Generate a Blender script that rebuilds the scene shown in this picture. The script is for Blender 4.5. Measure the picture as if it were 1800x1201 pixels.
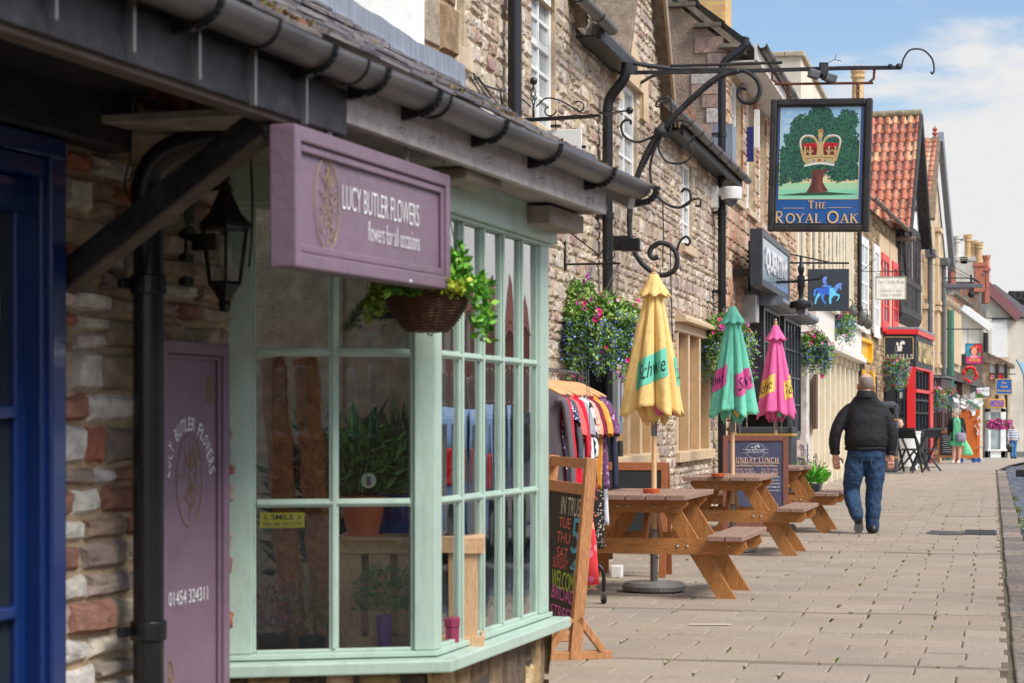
import bpy, math, random
from mathutils import Vector, Matrix, noise
for o in list(bpy.data.objects): bpy.data.objects.remove(o)
scene=bpy.context.scene
COL=scene.collection
random.seed(7)
R=math.radians
F=3500.;CX=900.;HY=740.;CH=1.25
# ---------------- camera
cam=bpy.data.cameras.new('camera');camo=bpy.data.objects.new('camera',cam);COL.objects.link(camo)
camo.location=(0,0,CH);camo.rotation_euler=(R(90),0,0)
cam.sensor_width=36;cam.lens=70;cam.shift_y=(HY-600.5)/1800
cam.clip_start=.1;cam.clip_end=3000
cam.dof.use_dof=True;cam.dof.focus_distance=17.5;cam.dof.aperture_fstop=6.3
scene.camera=camo
# ---------------- light
SUN_EL,SUN_AZ=48,128   # azimuth clockwise from +Y
w=bpy.data.worlds.new('World');scene.world=w;w.use_nodes=True
nt=w.node_tree;nt.nodes.clear()
def N(t,**k):
    n=nt.nodes.new(t)
    for a,b in k.items():setattr(n,a,b)
    return n
L=lambda a,b:nt.links.new(a,b)
out=N('ShaderNodeOutputWorld');bg=N('ShaderNodeBackground');bg.inputs[1].default_value=.088
sky=N('ShaderNodeTexSky',sky_type='NISHITA',sun_disc=False,sun_elevation=R(SUN_EL),sun_rotation=R(SUN_AZ),altitude=60,air_density=1.0,dust_density=1.2,ozone_density=2.6)
tc=N('ShaderNodeTexCoord');mp=N('ShaderNodeMapping');mp.inputs['Scale'].default_value=(1,1,2.6);mp.inputs['Location'].default_value=(.35,.1,.12)
L(tc.outputs['Generated'],mp.inputs[0])
nz=N('ShaderNodeTexNoise');nz.inputs['Scale'].default_value=6.5;nz.inputs['Detail'].default_value=9;nz.inputs['Roughness'].default_value=.55;nz.inputs['Distortion'].default_value=.25
L(mp.outputs[0],nz.inputs[0])
sp=N('ShaderNodeSeparateXYZ');L(tc.outputs['Generated'],sp.inputs[0])
el=N('ShaderNodeMapRange');el.inputs['From Min'].default_value=.075;el.inputs['From Max'].default_value=.17;el.inputs['To Min'].default_value=.34;el.inputs['To Max'].default_value=-.02
L(sp.outputs[2],el.inputs[0])
ad=N('ShaderNodeMath',operation='ADD');L(nz.outputs[0],ad.inputs[0]);L(el.outputs[0],ad.inputs[1])
cr=N('ShaderNodeMapRange',interpolation_type='SMOOTHSTEP');cr.inputs['From Min'].default_value=.48;cr.inputs['From Max'].default_value=.64
L(ad.outputs[0],cr.inputs[0])
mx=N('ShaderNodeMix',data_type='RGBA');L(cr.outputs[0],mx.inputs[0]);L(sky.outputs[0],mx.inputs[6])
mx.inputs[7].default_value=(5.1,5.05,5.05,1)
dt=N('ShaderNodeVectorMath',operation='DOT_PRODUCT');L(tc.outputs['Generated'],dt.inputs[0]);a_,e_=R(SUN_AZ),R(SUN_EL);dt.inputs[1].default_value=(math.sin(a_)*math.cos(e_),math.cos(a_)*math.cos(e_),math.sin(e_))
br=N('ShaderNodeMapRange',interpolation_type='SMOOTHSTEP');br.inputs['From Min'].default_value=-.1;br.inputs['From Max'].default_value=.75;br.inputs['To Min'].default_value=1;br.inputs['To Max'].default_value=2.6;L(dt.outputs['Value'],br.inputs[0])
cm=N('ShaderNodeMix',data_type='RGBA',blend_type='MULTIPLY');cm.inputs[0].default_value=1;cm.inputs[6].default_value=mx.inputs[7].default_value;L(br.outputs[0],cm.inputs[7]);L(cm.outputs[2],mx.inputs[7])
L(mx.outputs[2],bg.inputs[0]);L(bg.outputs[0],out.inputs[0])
sl=bpy.data.lights.new('sun','SUN');sl.energy=2.0;sl.angle=R(24);sl.color=(1,.965,.91)
so=bpy.data.objects.new('sun',sl);COL.objects.link(so)
a,e=R(SUN_AZ),R(SUN_EL)
so.rotation_euler=Vector((math.sin(a)*math.cos(e),math.cos(a)*math.cos(e),math.sin(e))).to_track_quat('Z','Y').to_euler()
so.location=(5,-5,30)
vs=scene.view_settings;vs.view_transform='Standard';vs.look='None';vs.gamma=1;vs.exposure=.92
scene.cycles.max_bounces=8;scene.cycles.transparent_max_bounces=12
# ---------------- materials
MATS={}
def lin(c): return tuple((x/12.92 if x<=.04045 else ((x+.055)/1.055)**2.4) for x in c)
def mat(name,col=(.5,.5,.5),rough=.6,metal=0,var=.15,vs_=6,bump=.15,bs=60,attr=False,mode=None,spec=None,sc=(1,1,1),dirt=None,emit=0,trans=0,coat=0,dist=.002):
    if name in MATS:return MATS[name]
    m=bpy.data.materials.new(name);m.use_nodes=True;t=m.node_tree;ns=t.nodes;b=ns['Principled BSDF']
    def nn(ty,**k):
        n=ns.new(ty)
        for q,v in k.items():setattr(n,q,v)
        return n
    lk=t.links.new
    b.inputs['Roughness'].default_value=rough;b.inputs['Metallic'].default_value=metal
    if spec is not None:b.inputs['Specular IOR Level'].default_value=spec
    if coat:b.inputs['Coat Weight'].default_value=coat
    if trans:b.inputs['Transmission Weight'].default_value=trans
    tcn=nn('ShaderNodeTexCoord');mpp=nn('ShaderNodeMapping');mpp.inputs['Scale'].default_value=sc
    lk(tcn.outputs['Object'],mpp.inputs[0])
    base=nn('ShaderNodeRGB');base.outputs[0].default_value=(*col,1);cur=base.outputs[0]
    if attr:
        at=nn('ShaderNodeAttribute',attribute_name='Col')
        mm=nn('ShaderNodeMix',data_type='RGBA',blend_type='MULTIPLY');mm.inputs[0].default_value=1
        lk(cur,mm.inputs[6]);lk(at.outputs['Color'],mm.inputs[7]);cur=mm.outputs[2]
    n1=nn('ShaderNodeTexNoise');n1.inputs['Scale'].default_value=vs_;n1.inputs['Detail'].default_value=6;lk(mpp.outputs[0],n1.inputs[0])
    if mode=='wood':
        wv=nn('ShaderNodeTexNoise');wv.inputs['Scale'].default_value=vs_*2.5;wv.inputs['Detail'].default_value=4;wv.inputs['Distortion'].default_value=1.2;lk(mpp.outputs[0],wv.inputs[0])
        fac=wv.outputs[0]
    else: fac=n1.outputs[0]
    mr=nn('ShaderNodeMapRange');mr.inputs['From Min'].default_value=.3;mr.inputs['From Max'].default_value=.7
    mr.inputs['To Min'].default_value=1-var;mr.inputs['To Max'].default_value=1+var;lk(fac,mr.inputs[0])
    m2=nn('ShaderNodeMix',data_type='RGBA',blend_type='MULTIPLY');m2.inputs[0].default_value=1
    lk(cur,m2.inputs[6]);lk(mr.outputs[0],m2.inputs[7]);cur=m2.outputs[2]
    if dirt:
        dc,amt,ds=dirt
        n3=nn('ShaderNodeTexNoise');n3.inputs['Scale'].default_value=ds;n3.inputs['Detail'].default_value=8;n3.inputs['Roughness'].default_value=.7;lk(mpp.outputs[0],n3.inputs[0])
        r3=nn('ShaderNodeMapRange');r3.inputs['From Min'].default_value=.5;r3.inputs['From Max'].default_value=.72;r3.inputs['To Max'].default_value=amt;lk(n3.outputs[0],r3.inputs[0])
        m3=nn('ShaderNodeMix',data_type='RGBA');lk(r3.outputs[0],m3.inputs[0]);lk(cur,m3.inputs[6]);m3.inputs[7].default_value=(*dc,1);cur=m3.outputs[2]
    lk(cur,b.inputs['Base Color'])
    if emit:
        lk(cur,b.inputs['Emission Color']);b.inputs['Emission Strength'].default_value=emit
    if bump:
        n2=nn('ShaderNodeTexNoise');n2.inputs['Scale'].default_value=bs;n2.inputs['Detail'].default_value=5;lk(mpp.outputs[0],n2.inputs[0])
        bp=nn('ShaderNodeBump');bp.inputs['Strength'].default_value=bump;bp.inputs['Distance'].default_value=dist*5;lk(n2.outputs[0],bp.inputs['Height']);lk(bp.outputs[0],b.inputs['Normal'])
    MATS[name]=m;return m
def glass(name='clear_glass',tint=(.9,.95,.93),wob=.0,ml_=2.0):
    if name in MATS:return MATS[name]
    m=bpy.data.materials.new(name);m.use_nodes=True;t=m.node_tree;ns=t.nodes;ns.clear();lk=t.links.new
    o=ns.new('ShaderNodeOutputMaterial');mxs=ns.new('ShaderNodeMixShader');tr=ns.new('ShaderNodeBsdfTransparent');gl=ns.new('ShaderNodeBsdfGlossy')
    fr=ns.new('ShaderNodeFresnel');fr.inputs[0].default_value=1.5;ml=ns.new('ShaderNodeMath');ml.operation='MULTIPLY';ml.inputs[1].default_value=ml_;ml.use_clamp=True
    tr.inputs[0].default_value=(*tint,1);gl.inputs['Roughness'].default_value=.01
    lk(fr.outputs[0],ml.inputs[0]);lk(ml.outputs[0],mxs.inputs[0]);lk(tr.outputs[0],mxs.inputs[1]);lk(gl.outputs[0],mxs.inputs[2]);lk(mxs.outputs[0],o.inputs[0])
    if wob:
        tcn=ns.new('ShaderNodeTexCoord');n2=ns.new('ShaderNodeTexNoise');n2.inputs['Scale'].default_value=5;lk(tcn.outputs['Object'],n2.inputs[0])
        bp=ns.new('ShaderNodeBump');bp.inputs['Strength'].default_value=wob;bp.inputs['Distance'].default_value=.02;lk(n2.outputs[0],bp.inputs['Height'])
        lk(bp.outputs[0],gl.inputs['Normal']);lk(bp.outputs[0],fr.inputs['Normal'])
    MATS[name]=m;return m
C=lambda r,g,b:lin((r/255,g/255,b/255))
# ---------------- mesh builder
class MB:
    def __init__(s,T=None): s.v=[];s.f=[];s.c=[];s.m=[];s.T=T;s.col=(1,1,1);s.mi=0
    def add(s,vs,fs,col=None,mi=None,T=None):
        k=len(s.v)
        if T is not None: vs=[T@Vector(p) for p in vs]
        if s.T is not None: vs=[s.T@Vector(p) for p in vs]
        s.v.extend([tuple(p) for p in vs])
        c=col or s.col;mi=s.mi if mi is None else mi
        for f in fs:
            s.f.append([i+k for i in f]);s.c.append(c);s.m.append(mi)
        return s
    def box(s,x0,x1,y0,y1,z0,z1,col=None,mi=None,T=None):
        if x0>x1:x0,x1=x1,x0
        if y0>y1:y0,y1=y1,y0
        if z0>z1:z0,z1=z1,z0
        vs=[(x,y,z) for x in(x0,x1) for y in(y0,y1) for z in(z0,z1)]
        return s.add(vs,[(0,1,3,2),(4,6,7,5),(0,4,5,1),(2,3,7,6),(0,2,6,4),(1,5,7,3)],col,mi,T)
    def beam(s,a,b,w,h,up=(0,0,1),col=None,mi=None):
        a=Vector(a);b=Vector(b);d=(b-a).normalized();u=Vector(up);sd=d.cross(u)
        if sd.length<1e-4: sd=d.cross(Vector((1,0,0)))
        sd.normalize();u=sd.cross(d).normalized();sd=sd*w/2;u=u*h/2
        vs=[a-sd-u,a+sd-u,a+sd+u,a-sd+u,b-sd-u,b+sd-u,b+sd+u,b-sd+u]
        return s.add(vs,[(0,1,2,3),(7,6,5,4),(0,4,5,1),(1,5,6,2),(2,6,7,3),(3,7,4,0)],col,mi)
    def tube(s,pts,r,n=8,cap=True,closed=False,col=None,mi=None,flat=None):
        pts=[Vector(p) for p in pts];m=len(pts);rr=r if isinstance(r,(list,tuple)) else [r]*m
        vs=[];fs=[];pu=None
        for i,p in enumerate(pts):
            if closed:d=pts[(i+1)%m]-pts[i-1]
            else:d=pts[min(i+1,m-1)]-pts[max(i-1,0)]
            if d.length<1e-9:d=Vector((0,0,1))
            d.normalize()
            if pu is None:
                u=d.cross(Vector((0,0,1)))
                if u.length<.05:u=d.cross(Vector((0,1,0)))
            else:u=pu-d*pu.dot(d)
            u.normalize();pu=u;v=d.cross(u)
            for k in range(n):
                a=2*math.pi*(k+.5)/n
                vs.append(p+(u*math.cos(a)+v*math.sin(a)*(flat or 1))*rr[i])
        for i in range(m if closed else m-1):
            j=(i+1)%m
            for k in range(n):
                k2=(k+1)%n;fs.append((i*n+k,i*n+k2,j*n+k2,j*n+k))
        if cap and not closed: fs.append(tuple(range(n))[::-1]);fs.append(tuple((m-1)*n+k for k in range(n)))
        return s.add(vs,fs,col,mi)
    def lathe(s,prof,n=20,c=(0,0,0),col=None,mi=None,T=None,cap=False):
        vs=[];fs=[];m=len(prof)
        for r,z in prof:
            for k in range(n):
                a=2*math.pi*k/n;vs.append((c[0]+r*math.cos(a),c[1]+r*math.sin(a),c[2]+z))
        for i in range(m-1):
            for k in range(n):
                k2=(k+1)%n;fs.append((i*n+k,i*n+k2,(i+1)*n+k2,(i+1)*n+k))
        if cap: fs.append(tuple(range(n))[::-1]);fs.append(tuple((m-1)*n+k for k in range(n)))
        return s.add(vs,fs,col,mi,T)
    def ball(s,c,r,n=10,col=None,mi=None,sq=(1,1,1)):
        pr=[(max(1e-4,r*math.sin(math.pi*i/n)),-r*math.cos(math.pi*i/n)) for i in range(n+1)]
        T=Matrix.Translation(c)@Matrix.Diagonal((*sq,1))
        return s.lathe(pr,n+2,(0,0,0),col,mi,T)
    def prism(s,poly,a,b,plane='xz',col=None,mi=None,T=None):
        n=len(poly)
        def q(p,t):
            return {'xz':(p[0],t,p[1]),'xy':(p[0],p[1],t),'yz':(t,p[0],p[1])}[plane]
        vs=[q(p,a) for p in poly]+[q(p,b) for p in poly]
        fs=[tuple(range(n)),tuple(range(2*n-1,n-1,-1))]+[(i,i+n,(i+1)%n+n,(i+1)%n)[::-1] for i in range(n)]
        return s.add(vs,fs,col,mi,T)
    def quad(s,a,b,c,d,col=None,mi=None): return s.add([a,b,c,d],[(0,1,2,3)],col,mi)
    def leaf(s,p,size,col=None,d=None,w=.5,mi=None):
        d=Vector(d) if d is not None else Vector((random.gauss(0,1),random.gauss(0,1),random.gauss(0,1)))
        if d.length<1e-6:d=Vector((0,0,1))
        d.normalize();u=d.cross(Vector((random.gauss(0,1),random.gauss(0,1),random.gauss(0,1)+.3)))
        if u.length<1e-6:u=Vector((1,0,0))
        u.normalize();nn_=d.cross(u);p=Vector(p);h=size*w*.5
        return s.add([p,p+d*size*.45+u*h+nn_*size*.08,p+d*size,p+d*size*.45-u*h+nn_*size*.08],[(0,1,2,3)],col,mi)
    def build(s,name,m,parent=None,loc=None,smooth=False,bev=0,seg=2,solid=0,sub=0,rz=0):
        me=bpy.data.meshes.new(name);me.from_pydata(s.v,[],s.f)
        for q in (m if isinstance(m,(list,tuple)) else [m]): me.materials.append(q)
        if any(s.m):me.polygons.foreach_set('material_index',s.m)
        if any(c!=(1,1,1) for c in s.c):
            at=me.color_attributes.new('Col','FLOAT_COLOR','CORNER');arr=[]
            for f,c in zip(s.f,s.c): arr+= [c[0],c[1],c[2],1.]*len(f)
            at.data.foreach_set('color',arr)
        me.update();me.validate()
        if smooth is True:
            me.polygons.foreach_set('use_smooth',[True]*len(me.polygons))
        o=bpy.data.objects.new(name,me);COL.objects.link(o)
        if loc is not None:o.location=loc
        o.rotation_euler[2]=rz
        if parent is not None:o.parent=parent
        if smooth=='auto':
            me.polygons.foreach_set('use_smooth',[True]*len(me.polygons))
            try: me.set_sharp_from_angle(angle=R(35))
            except Exception: pass
        if bev:
            b=o.modifiers.new('bevel','BEVEL');b.width=bev;b.segments=seg;b.limit_method='ANGLE';b.angle_limit=R(40)
        if solid:
            b=o.modifiers.new('solid','SOLIDIFY');b.thickness=solid;b.offset=0
        if sub:
            b=o.modifiers.new('sub','SUBSURF');b.levels=sub;b.render_levels=sub
        return o
def tag(o,label,cat,group=None,kind=None):
    if label:o['label']=label
    if cat:o['category']=cat
    if group:o['group']=group
    if kind:o['kind']=kind
    return o
def thing(name,label,cat,loc=(0,0,0),rz=0,group=None):
    o=bpy.data.objects.new(name,None);COL.objects.link(o);o.location=loc;o.rotation_euler=(0,0,rz);o.empty_display_size=.1
    return tag(o,label,cat,group)
def copy_tree(o,parent=None):
    c=o.copy();COL.objects.link(c);c.parent=parent
    for ch in list(o.children): copy_tree(ch,c)
    return c
def S(o): o['kind']='structure';return o
# pixel helpers
def P(px,py,Y): return Vector(((px-CX)/F*Y,Y,CH+(HY-py)/F*Y))
def G(px,py):   # ground point
    Y=F*CH/(py-HY);return Vector(((px-CX)/F*Y,Y,0))
class Wall:     # X=x0+k*(Y-y0) ; s along, n outward (towards the street), local axes x=s, y=-n
    def __init__(s,x0,y0,k):
        s.k=k;s.q=math.hypot(1,k);s.d=(k/s.q,1/s.q);s.o=(x0,y0);s.rz=math.atan2(1,k)
    def pos(s,t,n=0,z=0): return Vector((s.o[0]+t*s.d[0]+n*s.d[1],s.o[1]+t*s.d[1]-n*s.d[0],z))
    def at(s,px,py=740,n=0):
        m=(px-CX)/F;ox=s.o[0]+n*s.d[1];oy=s.o[1]-n*s.d[0]
        t=(m*oy-ox)/(s.d[0]-m*s.d[1]);Y=oy+t*s.d[1];return t,CH+(HY-py)/F*Y
    def thing(s,name,label,cat,t=0,n=0,z=0,group=None): return thing(name,label,cat,s.pos(t,n,z),s.rz,group)
W0=Wall(-3.579,0,.2414)
WS=Wall(-.964,6.75,.34)
W4=Wall(8.89,51.6,.30)
W2=Wall(11.86,61.5,.31)
_fonts={}
def text_mb(txt,h,w=None,depth=.002,font_shear=0,res=3,align='CENTER',bold=0,space=1):
    c=bpy.data.curves.new('t','FONT');c.body=txt;c.size=1;c.align_x=align;c.align_y='CENTER' if '\n' not in txt else 'CENTER'
    c.shear=font_shear;c.resolution_u=res;c.space_character=space;c.offset=bold
    o=bpy.data.objects.new('t',c);COL.objects.link(o)
    dg=bpy.context.evaluated_depsgraph_get();me=bpy.data.meshes.new_from_object(o.evaluated_get(dg))
    vs=[v.co.copy() for v in me.vertices];fs=[tuple(p.vertices) for p in me.polygons]
    bpy.data.objects.remove(o);bpy.data.curves.remove(c);bpy.data.meshes.remove(me)
    if not vs:return [],[]
    x0=min(v.x for v in vs);x1=max(v.x for v in vs);y0=min(v.y for v in vs);y1=max(v.y for v in vs)
    sy=h/(y1-y0);sx=sy if w is None else w/(x1-x0)
    cx=(x0+x1)/2
    vs=[Vector(((v.x-cx)*sx,(v.y-(y0+y1)/2)*sy,0)) for v in vs]
    return vs,fs
def put_text(mb,txt,T,h,w=None,col=None,mi=None,off=0,**k):
    """letters lie in the local xy plane of T, facing +z"""
    vs,fs=text_mb(txt,h,w,**k)
    mb.add([Vector((v.x,v.y,off)) for v in vs],fs,col,mi,T)
def face_T(loc,ang=0,tilt=0):
    """xy plane upright, readable when looking along local +y of a thing (faces -y)"""
    return Matrix.Translation(loc)@Matrix.Rotation(ang,4,'Z')@Matrix.Rotation(R(90)+tilt,4,'X')
def spiral(c,r0,r1,a0,a1,n=18,ax=((1,0,0),(0,0,1))):
    c=Vector(c);u=Vector(ax[0]);v=Vector(ax[1])
    return [c+(u*math.cos(a0+(a1-a0)*i/n)+v*math.sin(a0+(a1-a0)*i/n))*(r0+(r1-r0)*i/n) for i in range(n+1)]
def bez(pts,n=8):
    """Catmull-Rom through points"""
    p=[Vector(q) for q in pts];p=[p[0]*2-p[1]]+p+[p[-1]*2-p[-2]];o=[]
    for i in range(1,len(p)-2):
        for k in range(n):
            t=k/n;a,b,c,d=p[i-1:i+3]
            o.append(.5*((2*b)+(c-a)*t+(2*a-5*b+4*c-d)*t*t+(3*b-a-3*c+d)*t*t*t))
    o.append(p[-2]);return o
# stone wall builder ---------------------------------------------------
PAL_PUB=[C(206,188,164),C(192,172,148),C(212,196,172),C(180,160,140),C(178,142,124),C(214,200,178),C(198,176,142),C(168,154,140),C(214,204,188),C(184,160,138),C(200,186,166),C(194,178,156)]
def wall_sheet(mb,s0,s1,z0,z1,holes=(),y=0,depth=.22,col=None,top=None):
    """vertical sheet at local y with openings and their reveals; top(s)->z clips"""
    xs=sorted({s0,s1,*[h[0] for h in holes],*[h[1] for h in holes]});zs=sorted({z0,z1,*[h[2] for h in holes],*[h[3] for h in holes]})
    xs=[x for x in xs if s0<=x<=s1];zs=[z for z in zs if z0<=z<=z1]
    for i in range(len(xs)-1):
        for j in range(len(zs)-1):
            cx=(xs[i]+xs[i+1])/2;cz=(zs[j]+zs[j+1])/2
            if any(h[0]<cx<h[1] and h[2]<cz<h[3] for h in holes):continue
            mb.quad((xs[i],y,zs[j]),(xs[i+1],y,zs[j]),(xs[i+1],y,zs[j+1]),(xs[i],y,zs[j+1]),col)
    for a,b,c,d in holes:
        mb.quad((a,y,c),(a,y,d),(a,y+depth,d),(a,y+depth,c),col);mb.quad((b,y,c),(b,y+depth,c),(b,y+depth,d),(b,y,d),col)
        mb.quad((a,y,d),(b,y,d),(b,y+depth,d),(a,y+depth,d),col);mb.quad((a,y,c),(a,y+depth,c),(b,y+depth,c),(b,y,c),col)
cx_=lambda a,b:(a+b)/2
def rubble(mb,s0,s1,z0,z1,holes=(),pal=None,ch=(.07,.15),ln=(.1,.34),dep=(.008,.028),gap=.012,y=0,test=None,jit=.012,cvar=.12,colfn=None):
    pal=pal or PAL_PUB;pal=[tuple(v*q for v,q in zip(c,(.93,.89,.85))) for c in pal]
    z=z0
    while z<z1-.02:
        h=random.uniform(*ch)
        if z+h>z1-.04:h=z1-z
        x=s0-random.uniform(0,.1)
        while x<s1:
            l=random.uniform(*ln);hh=h
            a,b=max(x,s0)+gap/2,min(x+l,s1)-gap/2;x+=l
            if b-a<.03:continue
            zz0,zz1=z+gap/2,z+h-gap/2
            segs=[(a,b)]
            for q in holes:
                ns=[]
                for (a_,b_) in segs:
                    if q[2]<zz1-.01 and q[3]>zz0+.01 and a_<q[1] and b_>q[0]:
                        if a_<q[0]-.04:ns.append((a_,q[0]-.003))
                        if b_>q[1]+.04:ns.append((q[1]+.003,b_))
                    else:ns.append((a_,b_))
                segs=ns
            for a_,b_ in segs:
                if test and not test((a_+b_)/2,(zz0+zz1)/2):continue
                split=random.random()<.22 and hh>.1
                parts=[(zz0,zz1)] if not split else [(zz0,(zz0+zz1)/2-gap/2),((zz0+zz1)/2+gap/2,zz1)]
                for c0,c1 in parts:
                    c=(colfn(cx_(a_,b_),c0) if colfn else None) or random.choice(pal);k=1+random.uniform(-cvar,cvar);c=(c[0]*k,c[1]*k*random.uniform(.97,1.03),c[2]*k*random.uniform(.94,1.06))
                    d=random.uniform(*dep);j=lambda:random.uniform(-jit,jit)
                    w_=b_-a_;hh_=c1-c0;e=min(.016,hh_*.2)
                    base=[(a_,c0),(a_+w_*.5,c0),(b_,c0),(b_,(c0+c1)/2),(b_,c1),(a_+w_*.5,c1),(a_,c1),(a_,(c0+c1)/2)]
                    base=[(p[0]+j(),p[1]+j()*.7) for p in base]
                    cx=(a_+b_)/2;cz=(c0+c1)/2
                    inn=[(p[0]+(cx-p[0])*min(.45,e/(w_/2)),p[1]+(cz-p[1])*min(.5,e/(hh_/2))) for p in base]
                    vs=[(p[0],y+.004,p[1]) for p in base]+[(p[0],y-d+j()*.35,p[1]) for p in inn]+[(cx,y-d-.004,cz)]
                    fs=[(i,(i+1)%8,(i+1)%8+8,i+8) for i in range(8)]+[(i+8,(i+1)%8+8,16) for i in range(8)]
                    mb.add(vs,fs,c)
        z+=h
def desat(pal,k=.28): return [tuple(v*(1-k)+k*(c[0]*.3+c[1]*.55+c[2]*.15)*1.0 for v in c) for c in pal]
PAL_PUB=desat(PAL_PUB)
stone=lambda:mat('rubble_stone',(1,1,1),.92,var=.3,vs_=22,bump=.5,bs=90,attr=True,dist=.003,spec=.2)
def mortar(name='mortar',c=C(176,154,124)): return mat(name,c,.95,var=.25,vs_=14,bump=.6,bs=70,dist=.004,spec=.15)
# ================= GROUND
def gz(Y): return 0 if Y<58 else -.0142*(Y-58)
def strip(name,n0,n1,z,m,ss=None,uv=None):
    mb=MB();ss=ss or [-20,0,10,20,30,40,50,53.1,59,66,80,100,130,170,230,320]
    def pp(s,n,z):
        if s>53.1: q=W4.pos(s-53.1,n)
        else:q=W0.pos(s,n)
        return (q.x,q.y,gz(q.y)+z)
    for a,b in zip(ss,ss[1:]): mb.quad(pp(a,n0,z),pp(a,n1,z),pp(b,n1,z),pp(b,n0,z))
    return S(mb.build(name,m))
S(MB().add([(-900,-300,-.45),(900,-300,-.45),(900,70,-.45),(-900,70,-.45),(900,1500,-10),(-900,1500,-10)],[(0,1,2,3),(3,2,4,5)]).build('ground',mat('earth',(.09,.09,.06),.95,var=.3)))
strip('paving_bed',-3.5,3.62,-.03,mat('joint_sand',C(104,92,74),.95,var=.35,vs_=9,bump=.4,bs=80,dirt=(C(92,110,50),.55,5)))
slab_m=mat('paving_slab',(1,1,1),.88,var=.3,vs_=110,bump=.5,bs=160,attr=True,dist=.0015,spec=.25,dirt=(C(146,132,118),.55,1.3))
_t=slab_m.node_tree;_b=_t.nodes['Principled BSDF'];_src=_b.inputs['Base Color'].links[0].from_socket
_vo=_t.nodes.new('ShaderNodeTexVoronoi');_vo.inputs['Scale'].default_value=3.2;_tc=_t.nodes.new('ShaderNodeTexCoord');_t.links.new(_tc.outputs['Object'],_vo.inputs[0])
_mr=_t.nodes.new('ShaderNodeMapRange');_mr.inputs['From Min'].default_value=.05;_mr.inputs['From Max'].default_value=.075;_mr.inputs['To Min'].default_value=.55;_mr.inputs['To Max'].default_value=1;_t.links.new(_vo.outputs['Distance'],_mr.inputs[0])
_mm=_t.nodes.new('ShaderNodeMix');_mm.data_type='RGBA';_mm.blend_type='MULTIPLY';_mm.inputs[0].default_value=1;_t.links.new(_src,_mm.inputs[6]);_t.links.new(_mr.outputs[0],_mm.inputs[7]);_t.links.new(_mm.outputs[2],_b.inputs['Base Color'])
mb=MB();s=7.5;row=0;weed=[];SL=C(162,148,132)
rnd=random.Random(3)
bands={10.93:.09,13.9:.08,19.9:.09,27.5:.09,37:.1}
bk=sorted(bands)
while s<53:
    h=rnd.uniform(.285,.315);dark=False
    if bk and s>=bk[0]: h=bands[bk.pop(0)];dark=True
    n=-3.4+(rnd.uniform(-.02,.02)+(.21 if row%2 else 0))
    while n<3.56:
        l=.42 if not dark else .6
        n1=min(n+l,3.56)
        if n1-n>.05 and (n1>-.2):
            e=.007;z=rnd.uniform(-.0025,.0025);tl=rnd.uniform(-.003,.003)
            k=1+rnd.gauss(0,.05);c=(SL[0]*k*rnd.uniform(.97,1.03),SL[1]*k,SL[2]*k*rnd.uniform(.97,1.03))
            if dark:c=tuple(q*.62 for q in SL)
            if rnd.random()<.002:c=C(156,144,132)
            a,b,c0,c1=s+e/2+rnd.uniform(0,.002),s+h-e/2-rnd.uniform(0,.002),n+e/2,n1-e/2
            gap=rnd.random()
            if gap<.3: c1-=rnd.uniform(.003,.012)
            P8=[(a,c0),(b,c0),(b,c1),(a,c1)]
            vo=[];vi=[]
            for i,(q,r_) in enumerate(P8):
                p=W0.pos(q,r_);zz=z+(tl if i in(1,2) else -tl)
                q2=q+(.007 if i in(0,3) else -.007);r2=r_+(.007 if i<2 else -.007);p2=W0.pos(q2,r2)
                vo.append((p.x,p.y,-.03+gz(p.y)));vi.append((p2.x,p2.y,zz+gz(p.y)))
                # mid ring
            vm=[(v[0],v[1],vi[i][2]-.006) for i,v in enumerate(vo)]
            mb.add(vo+vm+vi,[(8,11,10,9)]+[(i,(i+1)%4,(i+1)%4+4,i+4)[::-1] for i in range(4)]+[(i+4,(i+1)%4+4,(i+1)%4+8,i+8)[::-1] for i in range(4)],c)
            if s<34 and n1<3.5: weed.append((s,h,n1,gap))
        n+=l
    s+=h;row+=1
S(mb.build('pavement',slab_m))
strip('far_pavement',-3.5,3.6,-.004,mat('far_paving',C(164,152,138),.9,var=.1,vs_=3),[53.1,59,66,80,100,130,170,230,320])
# moss and weeds in the joints
mb=MB()
for (s,h,n,g) in weed:
    r_=rnd.random()
    if r_<.24:
        a=rnd.uniform(0,.6)*h;b=a+rnd.uniform(.2,.6)*h;k=int(10+26*rnd.random()*(1.4 if r_<.05 else .7))
        for i in range(k):
            t=s+a+(b-a)*rnd.random();p=W0.pos(t,n+rnd.gauss(0,.006))
            c=rnd.choice([C(110,130,50),C(80,120,40),C(140,140,60),C(98,104,52)])
            mb.leaf((p.x,p.y,-.012),rnd.uniform(.012,.026),c,(rnd.gauss(0,1),rnd.gauss(0,1),rnd.uniform(.4,1.6)),.7)
for i in range(2600):
    s=rnd.uniform(9,40);n=3.6+.1*rnd.random() if rnd.random()<.6 else 3.83+rnd.gauss(0,.02)
    if noise.noise((s*1.7,n*2,0))<.05:continue
    p=W0.pos(s,n);mb.leaf((p.x,p.y,-.03),rnd.uniform(.015,.04),rnd.choice([C(110,130,50),C(80,110,40),C(140,140,70)]),(rnd.gauss(0,1),rnd.gauss(0,1),1),.6)
o=mb.build('joint_moss',mat('moss_leaf',(1,1,1),.8,attr=True,bump=0,var=.2));tag(o,'green moss and tiny weeds growing in the paving joints','moss',kind='stuff')
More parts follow.
